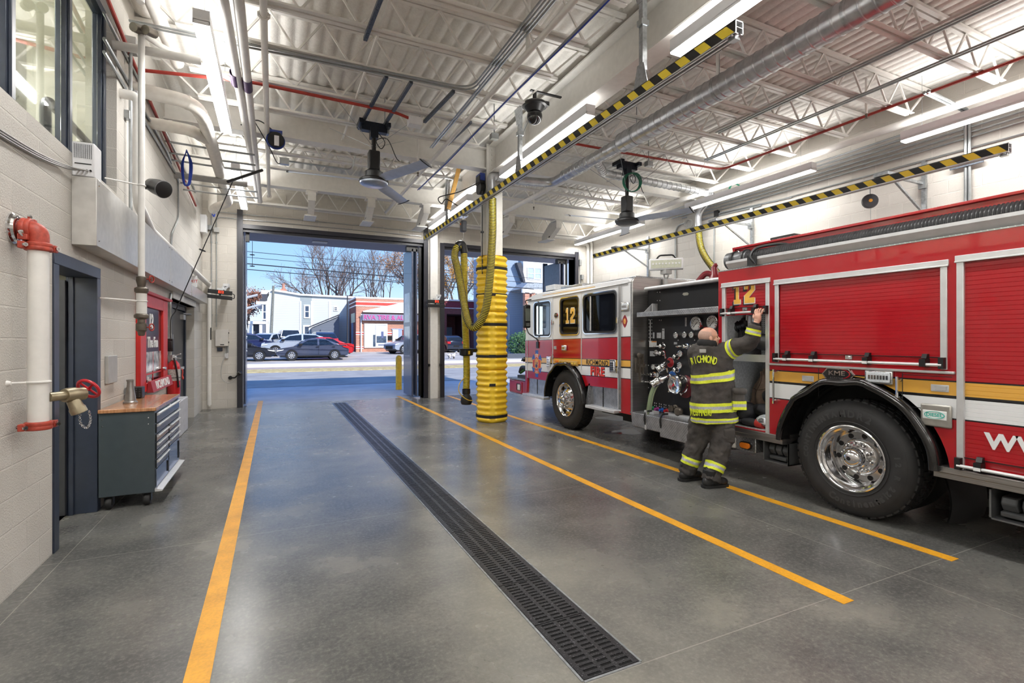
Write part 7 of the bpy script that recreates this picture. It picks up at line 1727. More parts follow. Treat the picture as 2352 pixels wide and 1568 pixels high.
# body: one continuous skin
b = MB()
hf = (RT*.985-FW*.06+UP*.13).normalized(); hs = UP.cross(hf).normalized(); hu = hf.cross(hs)
RH = Matrix((hf, hs, hu)).transposed()
def hp(f, s, u): return hc_+RH @ V((f, s, u))
b.ball(hp(-.008, 0, .025), (.105, .080, .092), 24, 16, None, RH); b.ball(hp(.040, 0, -.040), (.058, .060, .070), 20, 12, None, RH); b.ball(hp(.060, 0, -.088), (.032, .036, .026), 14, 10, None, RH)
b.ball(hp(.072, 0, .012), (.026, .055, .022), 14, 10, None, RH); b.tube([hp(.088, 0, .008), hp(.104, 0, -.018), hp(.114, 0, -.034)], [.010, .013, .016], 10); b.ball(hp(.100, 0, -.040), (.014, .018, .010), 10, 8, None, RH)
b.ball(hp(.094, 0, -.062), (.010, .024, .006), 10, 6, None, RH); b.ball(hp(.092, 0, -.074), (.010, .021, .006), 10, 6, None, RH)
for s in (-1, 1):
    b.ball(hp(-.005, s*.082, -.018), (.020, .010, .033), 12, 10, None, RH); b.ball(hp(.060, s*.038, -.030), (.028, .022, .026), 12, 8, None, RH)
b.tube([hp(-.02, 0, -.06), neckb+UP*.0, chest+UP*.05], [.066, .070, .10], 18)
b.ball(chest.lerp(hip, .1), (.19, .12, .20), 20, 14); b.ball(chest.lerp(hip, .6), (.17, .12, .22), 20, 14); b.ball(hip, (.18, .13, .14), 20, 12)
for sh, el, wr in ((shR, elR, wrR), (shL, elL, wrL)): b.tube([chest.lerp(sh, .5), sh, sh.lerp(el, .5), el, el.lerp(wr, .4), wr], [.08, .062, .052, .042, .043, .030], 14)
for h_, k_, a_ in ((hpR, knR, anR), (hpL, knL, anL)): b.tube([hip.lerp(h_, .6), h_, h_.lerp(k_, .5), k_, k_.lerp(a_, .35), a_, a_-UP*.05], [.09, .09, .075, .058, .058, .040, .040], 14)
# right hand closed over the lift bar
pc = V((4.700, 3.738, 1.862)); bx_, bz_ = 4.735, 1.925
b.tube([wrR, pc-UP*.028, pc+UP*.012, pc+UP*.030], [.030, .036, .037, .030], 12)
for k in range(4):
    y = 3.772-.0225*k; L = (.94, 1.06, 1.0, .84)[k]; sp_ = (.004, .0, -.004, -.014)[k]
    b.tube(spline([(4.700, 3.755-.016*k, 1.885), (4.702, y+sp_, 1.912), (4.716, y+sp_*1.3, 1.912+.034*L), (4.738, y+sp_*1.6, 1.918+.032*L), (4.756, y+sp_*1.6, 1.912+.018*L)], 4), [.0105]*5+[.010]*6+[.009]*5+[.0085], 8)
b.tube(spline([(4.69, 3.770, 1.848), (4.700, 3.792, 1.872), (4.716, 3.796, 1.893), (4.735, 3.790, 1.904)], 4), [.013]*5+[.011]*4+[.0095]*4, 8)
# left hand, relaxed in front
d_ = (wrL-elL).normalized(); pl = wrL+d_*.06; b.tube([wrL, pl, pl+d_*.03], [.028, .036, .030], 12)
for k in range(4): b.tube([pl+d_*.02+RT*(.022*(k-1.5)), pl+d_*.06+RT*(.022*(k-1.5)), pl+d_*.085-UP*.015+RT*(.02*(k-1.5)), pl+d_*.09-UP*.035+RT*(.018*(k-1.5))], [.010, .0095, .009, .008], 8)
b.tube([pl-RT*.03, pl-RT*.045+d_*.03, pl-RT*.04+d_*.055], [.012, .010, .009], 8)
o = b.done('body', SKIN, fg, smooth=180); fuse(o, .0052, 3)
a = MB()
for s in (-1, 1): a.ball(hp(.083, s*.030, -.004), .010, 10, 8)
a.each('eye', mat('eye', (60, 50, 46), .2), fg)
a = MB()
for s in (-1, 1): a.tube([hp(.094, s*.014, .018), hp(.094, s*.03, .022), hp(.084, s*.048, .014)], [.004, .005, .003], 6)
a.each('eyebrow', mat('grey brown brow', (120, 96, 84), .8), fg)
a = MB(); nu, nv = 72, 54; keep = []
a.ball((0,0,0), (.1065, .0815, .0935), nu, nv)
fs = []
for f_ in a.f:
    q = sum((a.v[i] for i in f_), V((0,0,0)))/len(f_)
    if q.x < .03-.25*(q.z+.03) and -.062 < q.z < .040-.3*q.x: fs.append(f_)
a.f = fs; a.m = [0]*len(fs); a.v = [hp(-.008, 0, .025)+RH @ q for q in a.v]; a.done('hair_stubble', mat('grey stubble scalp', (192, 158, 143), .7, var=.1, scale=200), fg, smooth=180)
# coat
c = MB()
def loft(mb, rows, n=30, caps=True):
    vs = []; fs = []
    for ctr, a_, d2, tl in rows:
        for k in range(n):
            t_ = 2*PI*k/n; ca, sa = math.cos(t_), math.sin(t_)
            ex = .8
            vs.append(ctr+RT*(a_*math.copysign(abs(ca)**ex, ca))+FW*(d2*math.copysign(abs(sa)**ex, sa))+UP*tl*ca)
    for i in range(len(rows)-1):
        for k in range(n): q = (k+1) % n; fs.append((i*n+k, i*n+q, (i+1)*n+q, (i+1)*n+k))
    if caps: fs += [tuple(range(n)), tuple((len(rows)-1)*n+k for k in range(n))]
    mb.add(vs, fs)
ROWS = [(pp(1640, 968, 5.70), .245, .19, .01), (pp(1638, 940, 5.70), .248, .185, .01), (pp(1638, 905, 5.70), .238, .175, .012), (pp(1637, 870, 5.70), .228, .165, .02), (pp(1635, 840, 5.70), .228, .16, .03), (pp(1632, 815, 5.70), .215, .145, .03), (pp(1628, 800, 5.70), .155, .115, .02), (pp(1625, 794, 5.70), .11, .095, .0)]
loft(c, ROWS)
def sleeve_pts(sh, el, wr): return spline([chest.lerp(sh, .55), sh, sh.lerp(el, .5), el, el.lerp(wr, .5), el.lerp(wr, .84)], 5)
SRr = [.125, .122, .120, .118, .115, .112, .108, .104, .102, .100, .098, .096, .094, .092, .090, .088, .086, .083, .081, .078, .076, .074, .072, .070, .069, .068]
PR_ = sleeve_pts(shR, elR, wrR); PL_ = sleeve_pts(shL, elL, wrL)
for P_ in (PR_, PL_): c.tube(P_, SRr[:len(P_)], 18)
o = c.done('coat', m_coat, fg, smooth=180); fuse(o, .013, 5); wrinkle(o, .040, .13, 'coat folds'); wrinkle(o, .014, .04, 'coat creases'); coat = o
def tape_ring(mb, mb2, P_, r_, i0, wide=.062):
    s = 0; base = P_[i0]; d = (P_[i0+1]-P_[i0-1]).normalized()
    for k, (u0, u1, m_) in enumerate(((-.5, -.17, 0), (-.17, .17, 1), (.17, .5, 0))):
        (mb2 if m_ else mb).tube([base+d*wide*u0, base+d*wide*(u0+u1)/2, base+d*wide*u1], [r_+.004]*3, 24, caps=False)
lm, sv = MB(), MB()
def row_at(py):
    ys = [968, 940, 905, 870, 840, 815, 800, 794]
    for i in range(len(ys)-1):
        if ys[i] >= py >= ys[i+1]:
            f_ = (ys[i]-py)/(ys[i]-ys[i+1]); A, B = ROWS[i], ROWS[i+1]
            return (A[0].lerp(B[0], f_), A[1]+(B[1]-A[1])*f_, A[2]+(B[2]-A[2])*f_, A[3]+(B[3]-A[3])*f_)
    return ROWS[0]
def torso_tape(py, h, dt=0.0):
    for u0, u1, m_ in ((0, .33, 0), (.33, .67, 1), (.67, 1, 0)):
        rows = []
        for q in (u0, (u0+u1)/2, u1):
            r = row_at(py+h*(q-.5)); rows.append((r[0], r[1]+.013, r[2]+.013, r[3]+dt))
        loft(sv if m_ else lm, rows, 48, False)
torso_tape(864, 21, .012); torso_tape(932, 21); torso_tape(962, 13)
tape_ring(lm, sv, PR_, .108, 8, .075); tape_ring(lm, sv, PR_, .074, 20, .065)
# collar, pockets, lettering
a = MB(); cp = pp(1624, 790, 5.70); a.lathe([(.098, -.035), (.108, -.02), (.106, .02), (.096, .045), (.084, .048), (.080, .0)], cp, (RT*.10+UP), 28); o = a.done('collar', mat('black knit collar', (38, 37, 38), .9, bump=.3), fg, smooth=180); wrinkle(o, .012, .05, 'collar folds')
a = MB(); a.tube([wrR.lerp(elR, .20), wrR.lerp(elR, .03)], [.045, .040], 16); a.done('wristlet', MATS['black knit collar'], fg)
a = MB(); q = pp(1688, 918, 5.58); Rp = Matrix((RT, FW, UP)).transposed(); a.cbox(q+RT*.02, (.14, .14, .22), None, Rp); a.cbox(q+RT*.03+UP*.10-FW*.03, (.16, .12, .07), None, Rp); o = a.done('coat_pocket', m_coat, fg, bevel=.03, seg=3)
for u0, u1, m_ in ((-.5, -.17, 0), (-.17, .17, 1), (.17, .5, 0)):
    MB().cbox(q+RT*.022+UP*(-.055+.095*(u0+u1)/2), (.148, .148, .095*(u1-u0)), None, Rp).done('pocket_tape', SILV if m_ else LIME, fg)
def wrapped(mb, nm, m_, tgt):
    for b_ in mb.islands():
        o = b_.done(nm, m_, fg, smooth=60); k_ = o.modifiers.new('lies on cloth', 'SHRINKWRAP'); k_.target = tgt; k_.wrap_method = 'NEAREST_SURFACEPOINT'; k_.wrap_mode = 'OUTSIDE_SURFACE'; k_.offset = .006
wrapped(lm, 'reflective_tape', LIME, coat); wrapped(sv, 'reflective_tape', SILV, coat)
from mathutils.bvhtree import BVHTree
coat_bvh = BVHTree.FromObject(fg.children[[q.name.split('.')[0] for q in fg.children].index('coat')], bpy.context.evaluated_depsgraph_get())
def on_coat(px, py):
    """the spot of the coat's back at this measured place, and its outward normal"""
    off = BASE[fg.name]; o_ = V((0, 0, EYE)); d_ = _ray(px, py).normalized()
    hit, nr, _, _ = coat_bvh.ray_cast(o_-off, d_)
    return (hit+off, nr) if hit else (pp(px, py, 5.5), -FW)
def back_text(txt, size, pxs, pyf):
    b = MB()
    for ch, px in zip(txt, pxs):
        py, ang = pyf(px); p_, nr = on_coat(px, py); nr = (nr*.5-FW*.5).normalized()
        r0 = UP.cross(nr).normalized(); u0 = nr.cross(r0)
        u = u0*math.cos(ang)+r0*math.sin(ang); r = r0*math.cos(ang)-u0*math.sin(ang)
        b.text(ch, size, p_+nr*.010, r, u, ext=.005, bold=.002, sx=.46)
    b.done('lettering', LIME, fg)
back_text('RICHMOND', .115, (1591, 1597.5, 1604.5, 1611.5, 1619, 1626.5, 1634, 1641.5), lambda px: (834-9*math.sin((px-1583)/66*PI)**.8, (px-1617)*.012))
back_text('MUSHNSKI', .105, (1590, 1596, 1602, 1608.5, 1615, 1621.5, 1627.5, 1632.5), lambda px: (947.5, 0))
a = MB(); a.cbox(pp(1614, 806, 5.55), (.07, .02, .04), None, Rp); a.done('collar_clip', GREYP, fg, bevel=.005)
# trousers and boots
c = MB()
for h_, k_, a_ in ((hpR, knR, anR), (hpL, knL, anL)):
    c.tube([h_+UP*.14, h_+UP*.02, h_.lerp(k_, .35), h_.lerp(k_, .75), k_, k_.lerp(a_, .4), k_.lerp(a_, .75), a_-UP*.015], [.145, .148, .136, .118, .112, .102, .098, .098], 20)
c.ball(hip-UP*.02, (.19, .17, .15), 18, 12)
o = c.done('trousers', m_coat, fg, smooth=180); fuse(o, .013, 3); wrinkle(o, .05, .085, 'trouser folds'); wrinkle(o, .016, .035, 'trouser creases'); trousers = o
lm, sv = MB(), MB()
for k_, a_ in ((knR, anR), (knL, anL)):
    P_ = [k_.lerp(a_, .5+.1*i) for i in range(4)]; tape_ring(lm, sv, P_, .108, 1, .085)
wrapped(lm, 'trouser_tape', LIME, trousers); wrapped(sv, 'trouser_tape', SILV, trousers)
a = MB(); q = pp(1672, 1000, 5.55); a.cbox(q, (.13, .10, .17), None, Rp); a.done('thigh_pocket', m_coat, fg, bevel=.025, seg=3)
BOOT = mat('black boot leather', (34, 33, 34), .45, var=.15, scale=30)
for a_, dr, nm in ((anR, (RT*.95+FW*.25).normalized(), 'R'), (anL, (RT*.90+FW*.35).normalized(), 'L')):
    g_ = V((a_.x, a_.y, 0)); s = dr.cross(UP)
    c = MB(); Rb = Matrix((dr, -s, UP)).transposed()
    c.tube([g_+UP*.20, g_+UP*.10, g_+UP*.05], [.078, .075, .065], 18); c.ball(g_+dr*.05+UP*.06, (.13, .058, .062), 20, 12, None, Rb); c.ball(g_+dr*.14+UP*.055, (.075, .056, .05), 18, 10, None, Rb); c.ball(g_-dr*.03+UP*.06, (.07, .056, .07), 18, 10, None, Rb)
    c.v = [V((q.x, q.y, max(q.z, .025))) for q in c.v]
    o = c.done('boot', BOOT, fg, smooth=180); fuse(o, .009, 3)
    c = MB(); pts = [(.215, 0), (.20, .045), (.12, .06), (.02, .052), (-.05, .058), (-.095, .04), (-.105, 0), (-.095, -.04), (-.05, -.058), (.02, -.052), (.12, -.06), (.20, -.045)]
    vs = [g_+dr*x+s*y+UP*z for z in (.0, .032) for x, y in pts]; n = len(pts)
    c.add(vs, [tuple(range(n)), tuple(range(n, 2*n))]+[(i, (i+1) % n, n+(i+1) % n, n+i) for i in range(n)]); c.done('sole', RUBBER, o, smooth=30) if False else c.done('sole', RUBBER, fg)
# ================= STREET AND NEIGHBOURS
m, t = newmat('apron concrete'); n = t.noise(t.pos(), 1.2, 5, .6); t.base(t.ramp(n, [(.3, rgb(168, 170, 172)), (.7, rgb(196, 197, 198))])); t.set(Roughness=.75); m_apron = m
m, t = newmat('asphalt'); n = t.noise(t.pos(), .7, 6, .65); t.base(t.ramp(n, [(.3, rgb(140, 138, 136)), (.7, rgb(172, 170, 166))])); t.set(Roughness=.9); t.bump(t.noise(t.pos(), 60, 2), .3, .01); m_asph = m
m, t = newmat('lot paving'); n = t.noise(t.pos(), .5, 6, .65); t.base(t.ramp(n, [(.3, rgb(160, 152, 144)), (.7, rgb(196, 190, 182))])); t.set(Roughness=.9); m_lot = m
m, t = newmat('dry verge grass'); n = t.noise(t.pos(), 3.5, 6, .7); t.base(t.ramp(n, [(.3, rgb(150, 120, 84)), (.5, rgb(196, 176, 120)), (.7, rgb(222, 210, 160))])); t.set(Roughness=.95); t.bump(t.noise(t.pos(), 25, 3), .6, .05); m_dry = m
MB().box(-30, 40, 13.95, 19.0, -.2, -.003).done('apron_ground', m_apron, kind='structure')
MB().box(-80, 100, 19.0, 27.6, -.2, -.01).done('street_road', m_asph, kind='structure')
a = MB(); a.box(-80, 100, 18.88, 19.0, -.2, .0); a.done('street_kerb', mat('apron channel', (84, 88, 96), .6), kind='structure')
MB().box(-80, 100, 27.6, 30.4, -.2, .012).done('verge_ground', m_dry, kind='structure')
MB().box(-80, 100, 30.4, 32.4, -.2, .015).done('sidewalk_path', mat('reddish walk', (176, 158, 148), .85, scale=3), kind='structure')
MB().box(-80, 100, 32.4, 32.8, -.2, .21).done('lot_kerb', mat('white kerb', (206, 204, 200), .8, scale=2), kind='structure')
def lz(y): return .19+.030*max(0, y-34)
a = MB(); a.add([(-80, 32.8, .19), (100, 32.8, .19), (100, 34, .19), (-80, 34, .19), (-80, 66, lz(66)), (100, 66, lz(66)), (100, 110, lz(66)), (-80, 110, lz(66))], [(0,1,2,3), (3,2,5,4), (4,5,6,7)]); a.done('lot_ground', m_lot, kind='structure')
o = thing('bollard', 'yellow steel bollard standing outside the left bay door', 'bollard', (3.66, 16.35, 0))
MB().lathe([(.10, 0), (.10, 1.0), (.092, 1.05), (.07, 1.09), (.035, 1.115), (0, 1.12)], (3.66, 16.35, 0), (0,0,1), 28, caps=False).done('post', mat('yellow bollard paint', (228, 182, 44), .4, var=.08), o)
# ---------- houses
def siding(name, c, pitch=.16):
    m, t = newmat(name); p = t.sep(t.pos()); f = t.math('FRACT', t.math('DIVIDE', p[2], pitch)); cc = rgb(*c)
    t.base(t.mix(t.math('LESS_THAN', f, .10), cc, tuple(x*.62 for x in cc[:3])+(1,))); t.set(Roughness=.6); t.bump(f, .5, .03); return m
SIDE = siding('pale grey siding', (206, 212, 212)); SIDE2 = siding('mid grey siding', (160, 170, 172)); SIDEB = siding('blue grey siding', (150, 168, 190)); SIDED = siding('slate siding', (110, 118, 132))
TRIM = mat('white house trim', (238, 238, 236), .6); ROOFG = mat('dark slate roof', (70, 72, 80), .8, var=.15)
WGL = mat('window glass outside', (70, 84, 104), .08, var=.2, coat=.4)
def brick(name, c1, c2, mo):
    m, t = newmat(name); p = t.sep(t.pos()); v = t.comb(t.math('ADD', p[0], p[1]), p[2], 0)
    br = t.new('ShaderNodeTexBrick', i_Scale=1.0); br.inputs['Brick Width'].default_value = .22; br.inputs['Row Height'].default_value = .075; br.inputs['Mortar Size'].default_value = .008
    br.inputs['Color1'].default_value = rgb(*c1); br.inputs['Color2'].default_value = rgb(*c2); br.inputs['Mortar'].default_value = rgb(*mo); t.link(v, br.inputs['Vector']); t.base(br.outputs['Color']); t.set(Roughness=.85); return m
BRK = brick('red brick', (168, 106, 84), (190, 126, 100), (204, 182, 168)); BRKD = brick('garage and shaded brick', (104, 52, 50), (124, 64, 60), (130, 100, 96))
def win_y(par, xa, xb, za, zb, y, bars=1, m=None, fr=.09):
    """sash window on a wall facing the street"""
    a = MB(); a.box(xa-fr, xb+fr, y-.06, y+.02, za-fr, za); a.box(xa-fr, xb+fr, y-.06, y+.02, zb, zb+fr); a.box(xa-fr, xa, y-.06, y+.02, za, zb); a.box(xb, xb+fr, y-.06, y+.02, za, zb)
    if bars: a.box(xa, xb, y-.05, y+.02, (za+zb)/2-.03, (za+zb)/2+.03)
    o = a.done('window', TRIM, par); MB().box(xa, xb, y-.02, y+.01, za, zb).done('pane', m or WGL, o); return o
hs_ = thing('house', 'long pale grey sided house behind the parked cars, roof line sloping to the right', 'house', (5, 52, 1))
YH = 50.0
def hx(px, py): q = on_y(px, py, YH); return (q.x, q.z)
pts = [hx(612, 800), hx(612, 690), hx(622, 667), hx(655, 672), hx(690, 678), hx(830, 685), hx(830, 800)]
a = MB(); a.prism([(x, z) for x, z in pts], 'y', YH, YH+8); a.done('wall', SIDE, hs_)
a = MB(); P_ = [hx(622, 667), hx(655, 672), hx(690, 678), hx(830, 685)]
for (x0, z0), (x1, z1) in zip(P_, P_[1:]): a.beam((x0, YH-.1, z0+.05), (x1, YH-.1, z1+.05), .25, .16)
a.done('roof_edge', TRIM, hs_)
x0, z0 = hx(690, 679); x1, z1 = hx(716, 800); MB().box(x0, x1, YH-.03, YH, .6, z0-.05).done('corner_panel', SIDE2, hs_)
a = MB()
for px in (613, 690, 716, 757): x, z = hx(px, 690); a.box(x-.08, x+.08, YH-.05, YH, .6, z-.05)
a.each('corner_board', TRIM, hs_)
x0, z0 = hx(701, 728); x1, z1 = hx(709, 703); win_y(hs_, x0, x1, z0, z1, YH-.03, fr=.12)
x0, z0 = hx(700, 790); x1, z1 = hx(709, 750); win_y(hs_, x0, x1, z0, z1, YH-.03, fr=.14)
x0, z0 = hx(768, 712); x1, z1 = hx(774, 706); win_y(hs_, x0, x1, z0, z1, YH, fr=.08)
# mansard front and porch, left end
xa, z_ = hx(597, 692); xb, zt = hx(613, 668)
a = MB(); a.prism([(xa-.1, z_), (xb, z_), (xb+.1, zt-.2), (xb-.5, zt)][:3]+[hx(618, 670)], 'y', YH, YH+7.6); a.done('mansard_roof', ROOFG, hs_)
a = MB(); x, z = hx(599, 668); a.box(x, x+.9, YH+1, YH+7, zt-.2, zt+.15); a.box(xa-.3, xb, YH-.1, YH+7.8, z_-.25, z_); a.done('cornice', TRIM, hs_)
xw, _ = hx(603, 700); a = MB(); a.box(xw, xb+.1, YH+.05, YH+7.5, .6, z_-.2); a.done('front_wall', SIDED, hs_)
x0, z0 = hx(605, 732); x1, z1 = hx(610, 700); win_y(hs_, x0, x1, z0, z1, YH+.05, fr=.1)
xp, zp = hx(570, 737); a = MB(); a.box(xp, xb+.1, YH+.0, YH+6, zp-.25, zp); a.done('porch_roof', TRIM, hs_)
a = MB()
for px in (575, 600): x, z = hx(px, 740); a.box(x-.16, x+.16, YH+.1, YH+.4, .5, zp-.2)
a.each('porch_column', TRIM, hs_)
a = MB(); x0, z0 = hx(583, 783); x1, _ = hx(611, 783); zt_ = hx(583, 774)[1]
a.box(x0, x1, YH-.1, YH-.04, zt_-.06, zt_+.03)
for k in range(12): x = x0+(x1-x0)*k/11; a.box(x-.04, x+.04, YH-.1, YH-.05, z0-.4, zt_)
a.done('porch_rail', TRIM, hs_)
x, z = hx(594, 785); a = MB(); a.box(x-.45, x+.45, YH+.8, YH+.9, .6, z+1.9); a.done('front_door', mat('dim door', (66, 72, 88), .5), hs_)
x, z = hx(652, 672); o_ = MB(); o_.box(x-.22, x+.22, YH+2, YH+2.5, z-.5, z+.55); o_.box(x-.28, x+.28, YH+1.95, YH+2.55, z+.30, z+.48); o_.lathe([(.15, 0), (.12, .4), (.16, .42), (.16, .5)], (x, YH+2.25, z+.55), (0,0,1), 12); o_.done('chimney', BRK, hs_)
sd_ = thing('shed', 'slate sided lean-to shed between the pale house and the brick shop', 'shed', (7, 46, 1))
Ys = 48.8
def sx(px, py): q = on_y(px, py, Ys); return (q.x, q.z)
A, B, C_, D_ = sx(716, 790), sx(716, 752), sx(779, 726), sx(779, 800)
MB().prism([A, B, C_, D_], 'y', Ys, Ys+1).done('wall', SIDED, sd_); a = MB(); a.beam((B[0]-.3, Ys-.1, B[1]+.0), (C_[0], Ys-.1, C_[1]+.12), .3, .12); a.done('roof', ROOFG, sd_)
# brick tyre shop
YF = 45.8
def fx(px, py, d=0): q = on_y(px, py, YF); return (q.x, q.z)
sh = thing('tyre_shop', 'red brick shop with a lettered sign reading RVA TIRE, across the street', 'shop', (9, 46, .6))
xc, zt = fx(818, 684); _, zb = fx(818, 808); XR = 13.6; YB = 66.0
a = MB(); a.box(xc, XR, YF, YB, zb-.3, zt); a.done('wall', BRK, sh)
a = MB(); a.box(xc-.03, xc, YF, YB, zb-.3, zt); a.done('shaded_side_wall', BRKD, sh)  # shade on this side of the shop is put into a darker brick colour
def band(za, zb_, m_, nm):
    a = MB(); a.box(xc-.05, XR, YF-.04, YF, za, zb_); a.box(xc-.06, xc-.03, YF, YB, za, zb_); a.done(nm, m_, sh)
band(zt-.02, zt+.12, TRIM, 'coping'); band(zt-.36, zt-.28, TRIM, 'band')
a = MB(); a.box(xc-.02, XR, YF-.045, YF, zt-.62, zt-.36); a.done('red_band', mat('bright red band', (222, 64, 54), .6, var=.15, scale=2), sh); band(zt-.72, zt-.62, TRIM, 'band')
for pz0, pz1, mm in ((762, 764, TRIM), (764, 767, MATS['bright red band']), (767, 769, TRIM), (795, 796.5, TRIM), (796.5, 799, MATS['bright red band']), (799, 801, TRIM)):
    a = MB(); a.box(xc-.02, fx(835, 0)[0], YF-.03, YF, fx(826, pz1)[1], fx(826, pz0)[1]); x0, x1 = fx(889, 0)[0], fx(900, 0)[0]; a.box(x0, x1, YF-.03, YF, fx(826, pz1)[1], fx(826, pz0)[1]); a.each('band', mm, sh)
# bright canopy, gutter, sign
a = MB(); x0, z0 = fx(833, 714); x1, z1 = fx(934, 693); x2, z2 = fx(934, 716)
a.prism([(x0, z0), (x0, z0-.12), (XR, z0-.12), (XR, z1+.5), (x1, z1)], 'y', YF-.30, YF-.06); a.done('canopy_front', mat('white canopy sheet', (240, 240, 238), .5), sh)
a = MB(); a.box(x0, XR, YF-.16, YF-.05, z0-.42, z0-.12); a.done('canopy_soffit', mat('brown soffit', (92, 62, 52), .8), sh)
a = MB(); s0, sz0 = fx(831, 736); _, sz1 = fx(831, 721); a.box(s0-.0, XR, YF-.40, YF-.05, sz0, sz1); sg_ = a.done('sign_board', mat('grey sign board', (136, 138, 160), .5), sh)
a = MB(); a.text('RVA TIRE & AUTO', .56, (s0+.10, YF-.41, (sz0+sz1)/2-.02), (1,0,0), (0,0,1), ext=.03, bold=.012, align='LEFT', sx=.98); a.done('sign_lettering', mat('magenta lettering', (198, 84, 152), .5), sg_)
a = MB(); x, z = fx(829, 722); a.tube([(x, YF-.3, z), (x, YF-.12, z-.2), (x, YF-.12, zb)], .06, 8); a.done('downpipe', TRIM, sh)
x0, z0 = fx(839, 796); x1, z1 = fx(887, 746); win_y(sh, x0, x1, z0, z1, YF-.05, 0, mat('pale shop blind', (222, 226, 232), .25, var=.04), .1)
a = MB(); xm = (x0+x1)/2; a.box(xm-.04, xm+.04, YF-.12, YF-.05, z0, z1); a.done('mullion', TRIM, sh)
a = MB(); a.box(xm+.05, x1-.02, YF-.09, YF-.07, z0+.35, z0+.95); a.box(xm-.25, xm-.05, YF-.09, YF-.07, z0, z1-.9); a.each('dark_pane', WGL, sh)
a = MB(); a.text('PARC', .2, (xm+.4, YF-.1, z0+.18), (1,0,0), (0,0,1), ext=.005, align='LEFT') if False else a.box(xm+.2, xm+.8, YF-.1, YF-.085, z0+.12, z0+.2); a.box(x1-.45, x1-.25, YF-.1, YF-.085, z1-1.2, z1-.6); a.done('window_sticker', mat('blue grey sticker', (90, 100, 140), .5), sh)
x0, z0 = fx(901, 806); x1, z1 = fx(914, 757); MB().box(x0, x1, YF-.12, YF-.02, z0, z1).done('shop_door', mat('white shop door', (232, 234, 236), .5), sh)
a = MB(); a.box(fx(899, 0)[0], fx(925, 0)[0], YF-.08, YF, z1, z1+.1); a.box(x1, fx(923, 0)[0], YF-.06, YF, z0, z1); a.done('door_surround', mat('door side panel', (156, 170, 204), .4), sh)
a = MB()
for i in range(3):
    for j in range(2): x, z = fx(891.5+3.4*i, 773+5*j); a.box(x-.06, x+.06, YF-.1, YF-.03, z-.09, z+.07)
a.each('letter_box', BLACK, sh)
x0, z0 = fx(925, 785); x1, z1 = fx(940, 757); MB().box(x0, x1+1, YF-.06, YF, z0, z1).done('red_panel', mat('dark red panel', (150, 44, 52), .5), sh)
def on_side(px, py): return on_x(px, py, xc-.03)
a = MB()
for (pa, pb, ya, yb) in ((779, 785, 725, 778), (791, 797, 722, 780), (808, 812, 740, 795)):
    A = on_side(pa, ya); B = on_side(pb, yb); a.box(xc-.08, xc-.03, B.y, A.y, B.z, on_side(pb, ya).z)
a.each('side_window', mat('blue side window', (120, 140, 176), .2, var=.15), sh)
A, B = on_side(808, 721), on_side(816, 740); MB().box(xc-.10, xc-.04, B.y, A.y, B.z, A.z).done('side_notice', mat('pale notice', (206, 206, 180), .6), sh)
A = on_side(781, 723); a = MB(); a.ball(A+V((-.15,0,0)), .14, 10, 8); a.box(A.x-.15, xc, A.y-.03, A.y+.03, A.z-.03, A.z+.03); a.done('wall_lamp', FACE, sh)
# garage part seen through the right door
ga = thing('garage', 'dark red repair garage with an open bay seen left of the padded column', 'garage', (18, 48, .5))
YG = 48.0
def gx(px, py): q = on_y(px, py, YG); return (q.x, q.z)
x0, z0 = gx(1012, 812); x1, z1 = gx(1098, 693); xa, za = gx(1026, 800); xb, zb_ = gx(1082, 722)
a = MB(); a.box(x0-1.5, xa, YG, YG+6, .3, z1); a.box(xb, x1+1.5, YG, YG+6, .3, z1); a.box(xa, xb, YG, YG+6, zb_, z1); a.box(x0-1.5, x1+1.5, YG+5, YG+6, .3, z1); a.done('wall', BRKD, ga)
a = MB(); a.box(x0-1.5, x1+1.5, YG-.1, YG+6, z1, z1+.14); a.box(x0-1.5, x1+1.5, YG-.06, YG, z1-.75, z1-.68); a.done('coping', TRIM, ga); MB().box(x0-1.5, x1+1.5, YG-.05, YG, z1-.68, z1-.1).done('band', mat('garage red band', (120, 36, 52), .6), ga)
a = MB(); a.box((xa+xb)/2-.1, (xa+xb)/2+.9, YG+4.9, YG+5, 1.5, 3.0); a.done('back_window', mat('dim window', (150, 160, 180), .3), ga)
# blue-grey house at the right
rh = thing('house', 'blue-grey sided house with white gable window, right of the padded column', 'house', (20, 40, .6))
YR_ = 40.0
def rx(px, py): q = on_y(px, py, YR_); return (q.x, q.z)
x0, z0 = rx(1163, 800); a = MB(); a.box(x0, x0+9, YR_, YR_+8, .3, rx(1190, 595)[1]+1); a.done('wall', SIDEB, rh)
xa, za = rx(1196, 655); xb, zb_ = rx(1262, 608); a = MB(); a.box(xa, xb+1.5, YR_-.5, YR_, za, zb_+1.2); a.done('bay', TRIM, rh)
w0, wz = rx(1206, 641); w1, wz1 = rx(1219, 618); win_y(rh, w0, w1, wz, wz1, YR_-.52, 1, mat('pale house window', (176, 196, 222), .15), .06); w0, wz = rx(1222, 641); w1, wz1 = rx(1235, 619); win_y(rh, w0, w1, wz, wz1, YR_-.52, 1, MATS['pale house window'], .06)
a = MB(); A, B, C_, D_ = rx(1180, 605), rx(1190, 605), rx(1200, 648), rx(1197, 652); a.prism([A, B, C_, D_], 'y', YR_-.6, YR_-.1); a.done('gable_roof', ROOFG, rh)
a = MB(); A = rx(1172, 668); B = rx(1265, 662); a.prism([(A[0], A[1]), (B[0]+2, A[1]), (B[0]+2, A[1]+.5), (A[0]+.7, A[1]+.6)], 'y', YR_-2.2, YR_-.02); a.done('porch_roof', mat('grey shingles', (156, 164, 172), .8, var=.15), rh)
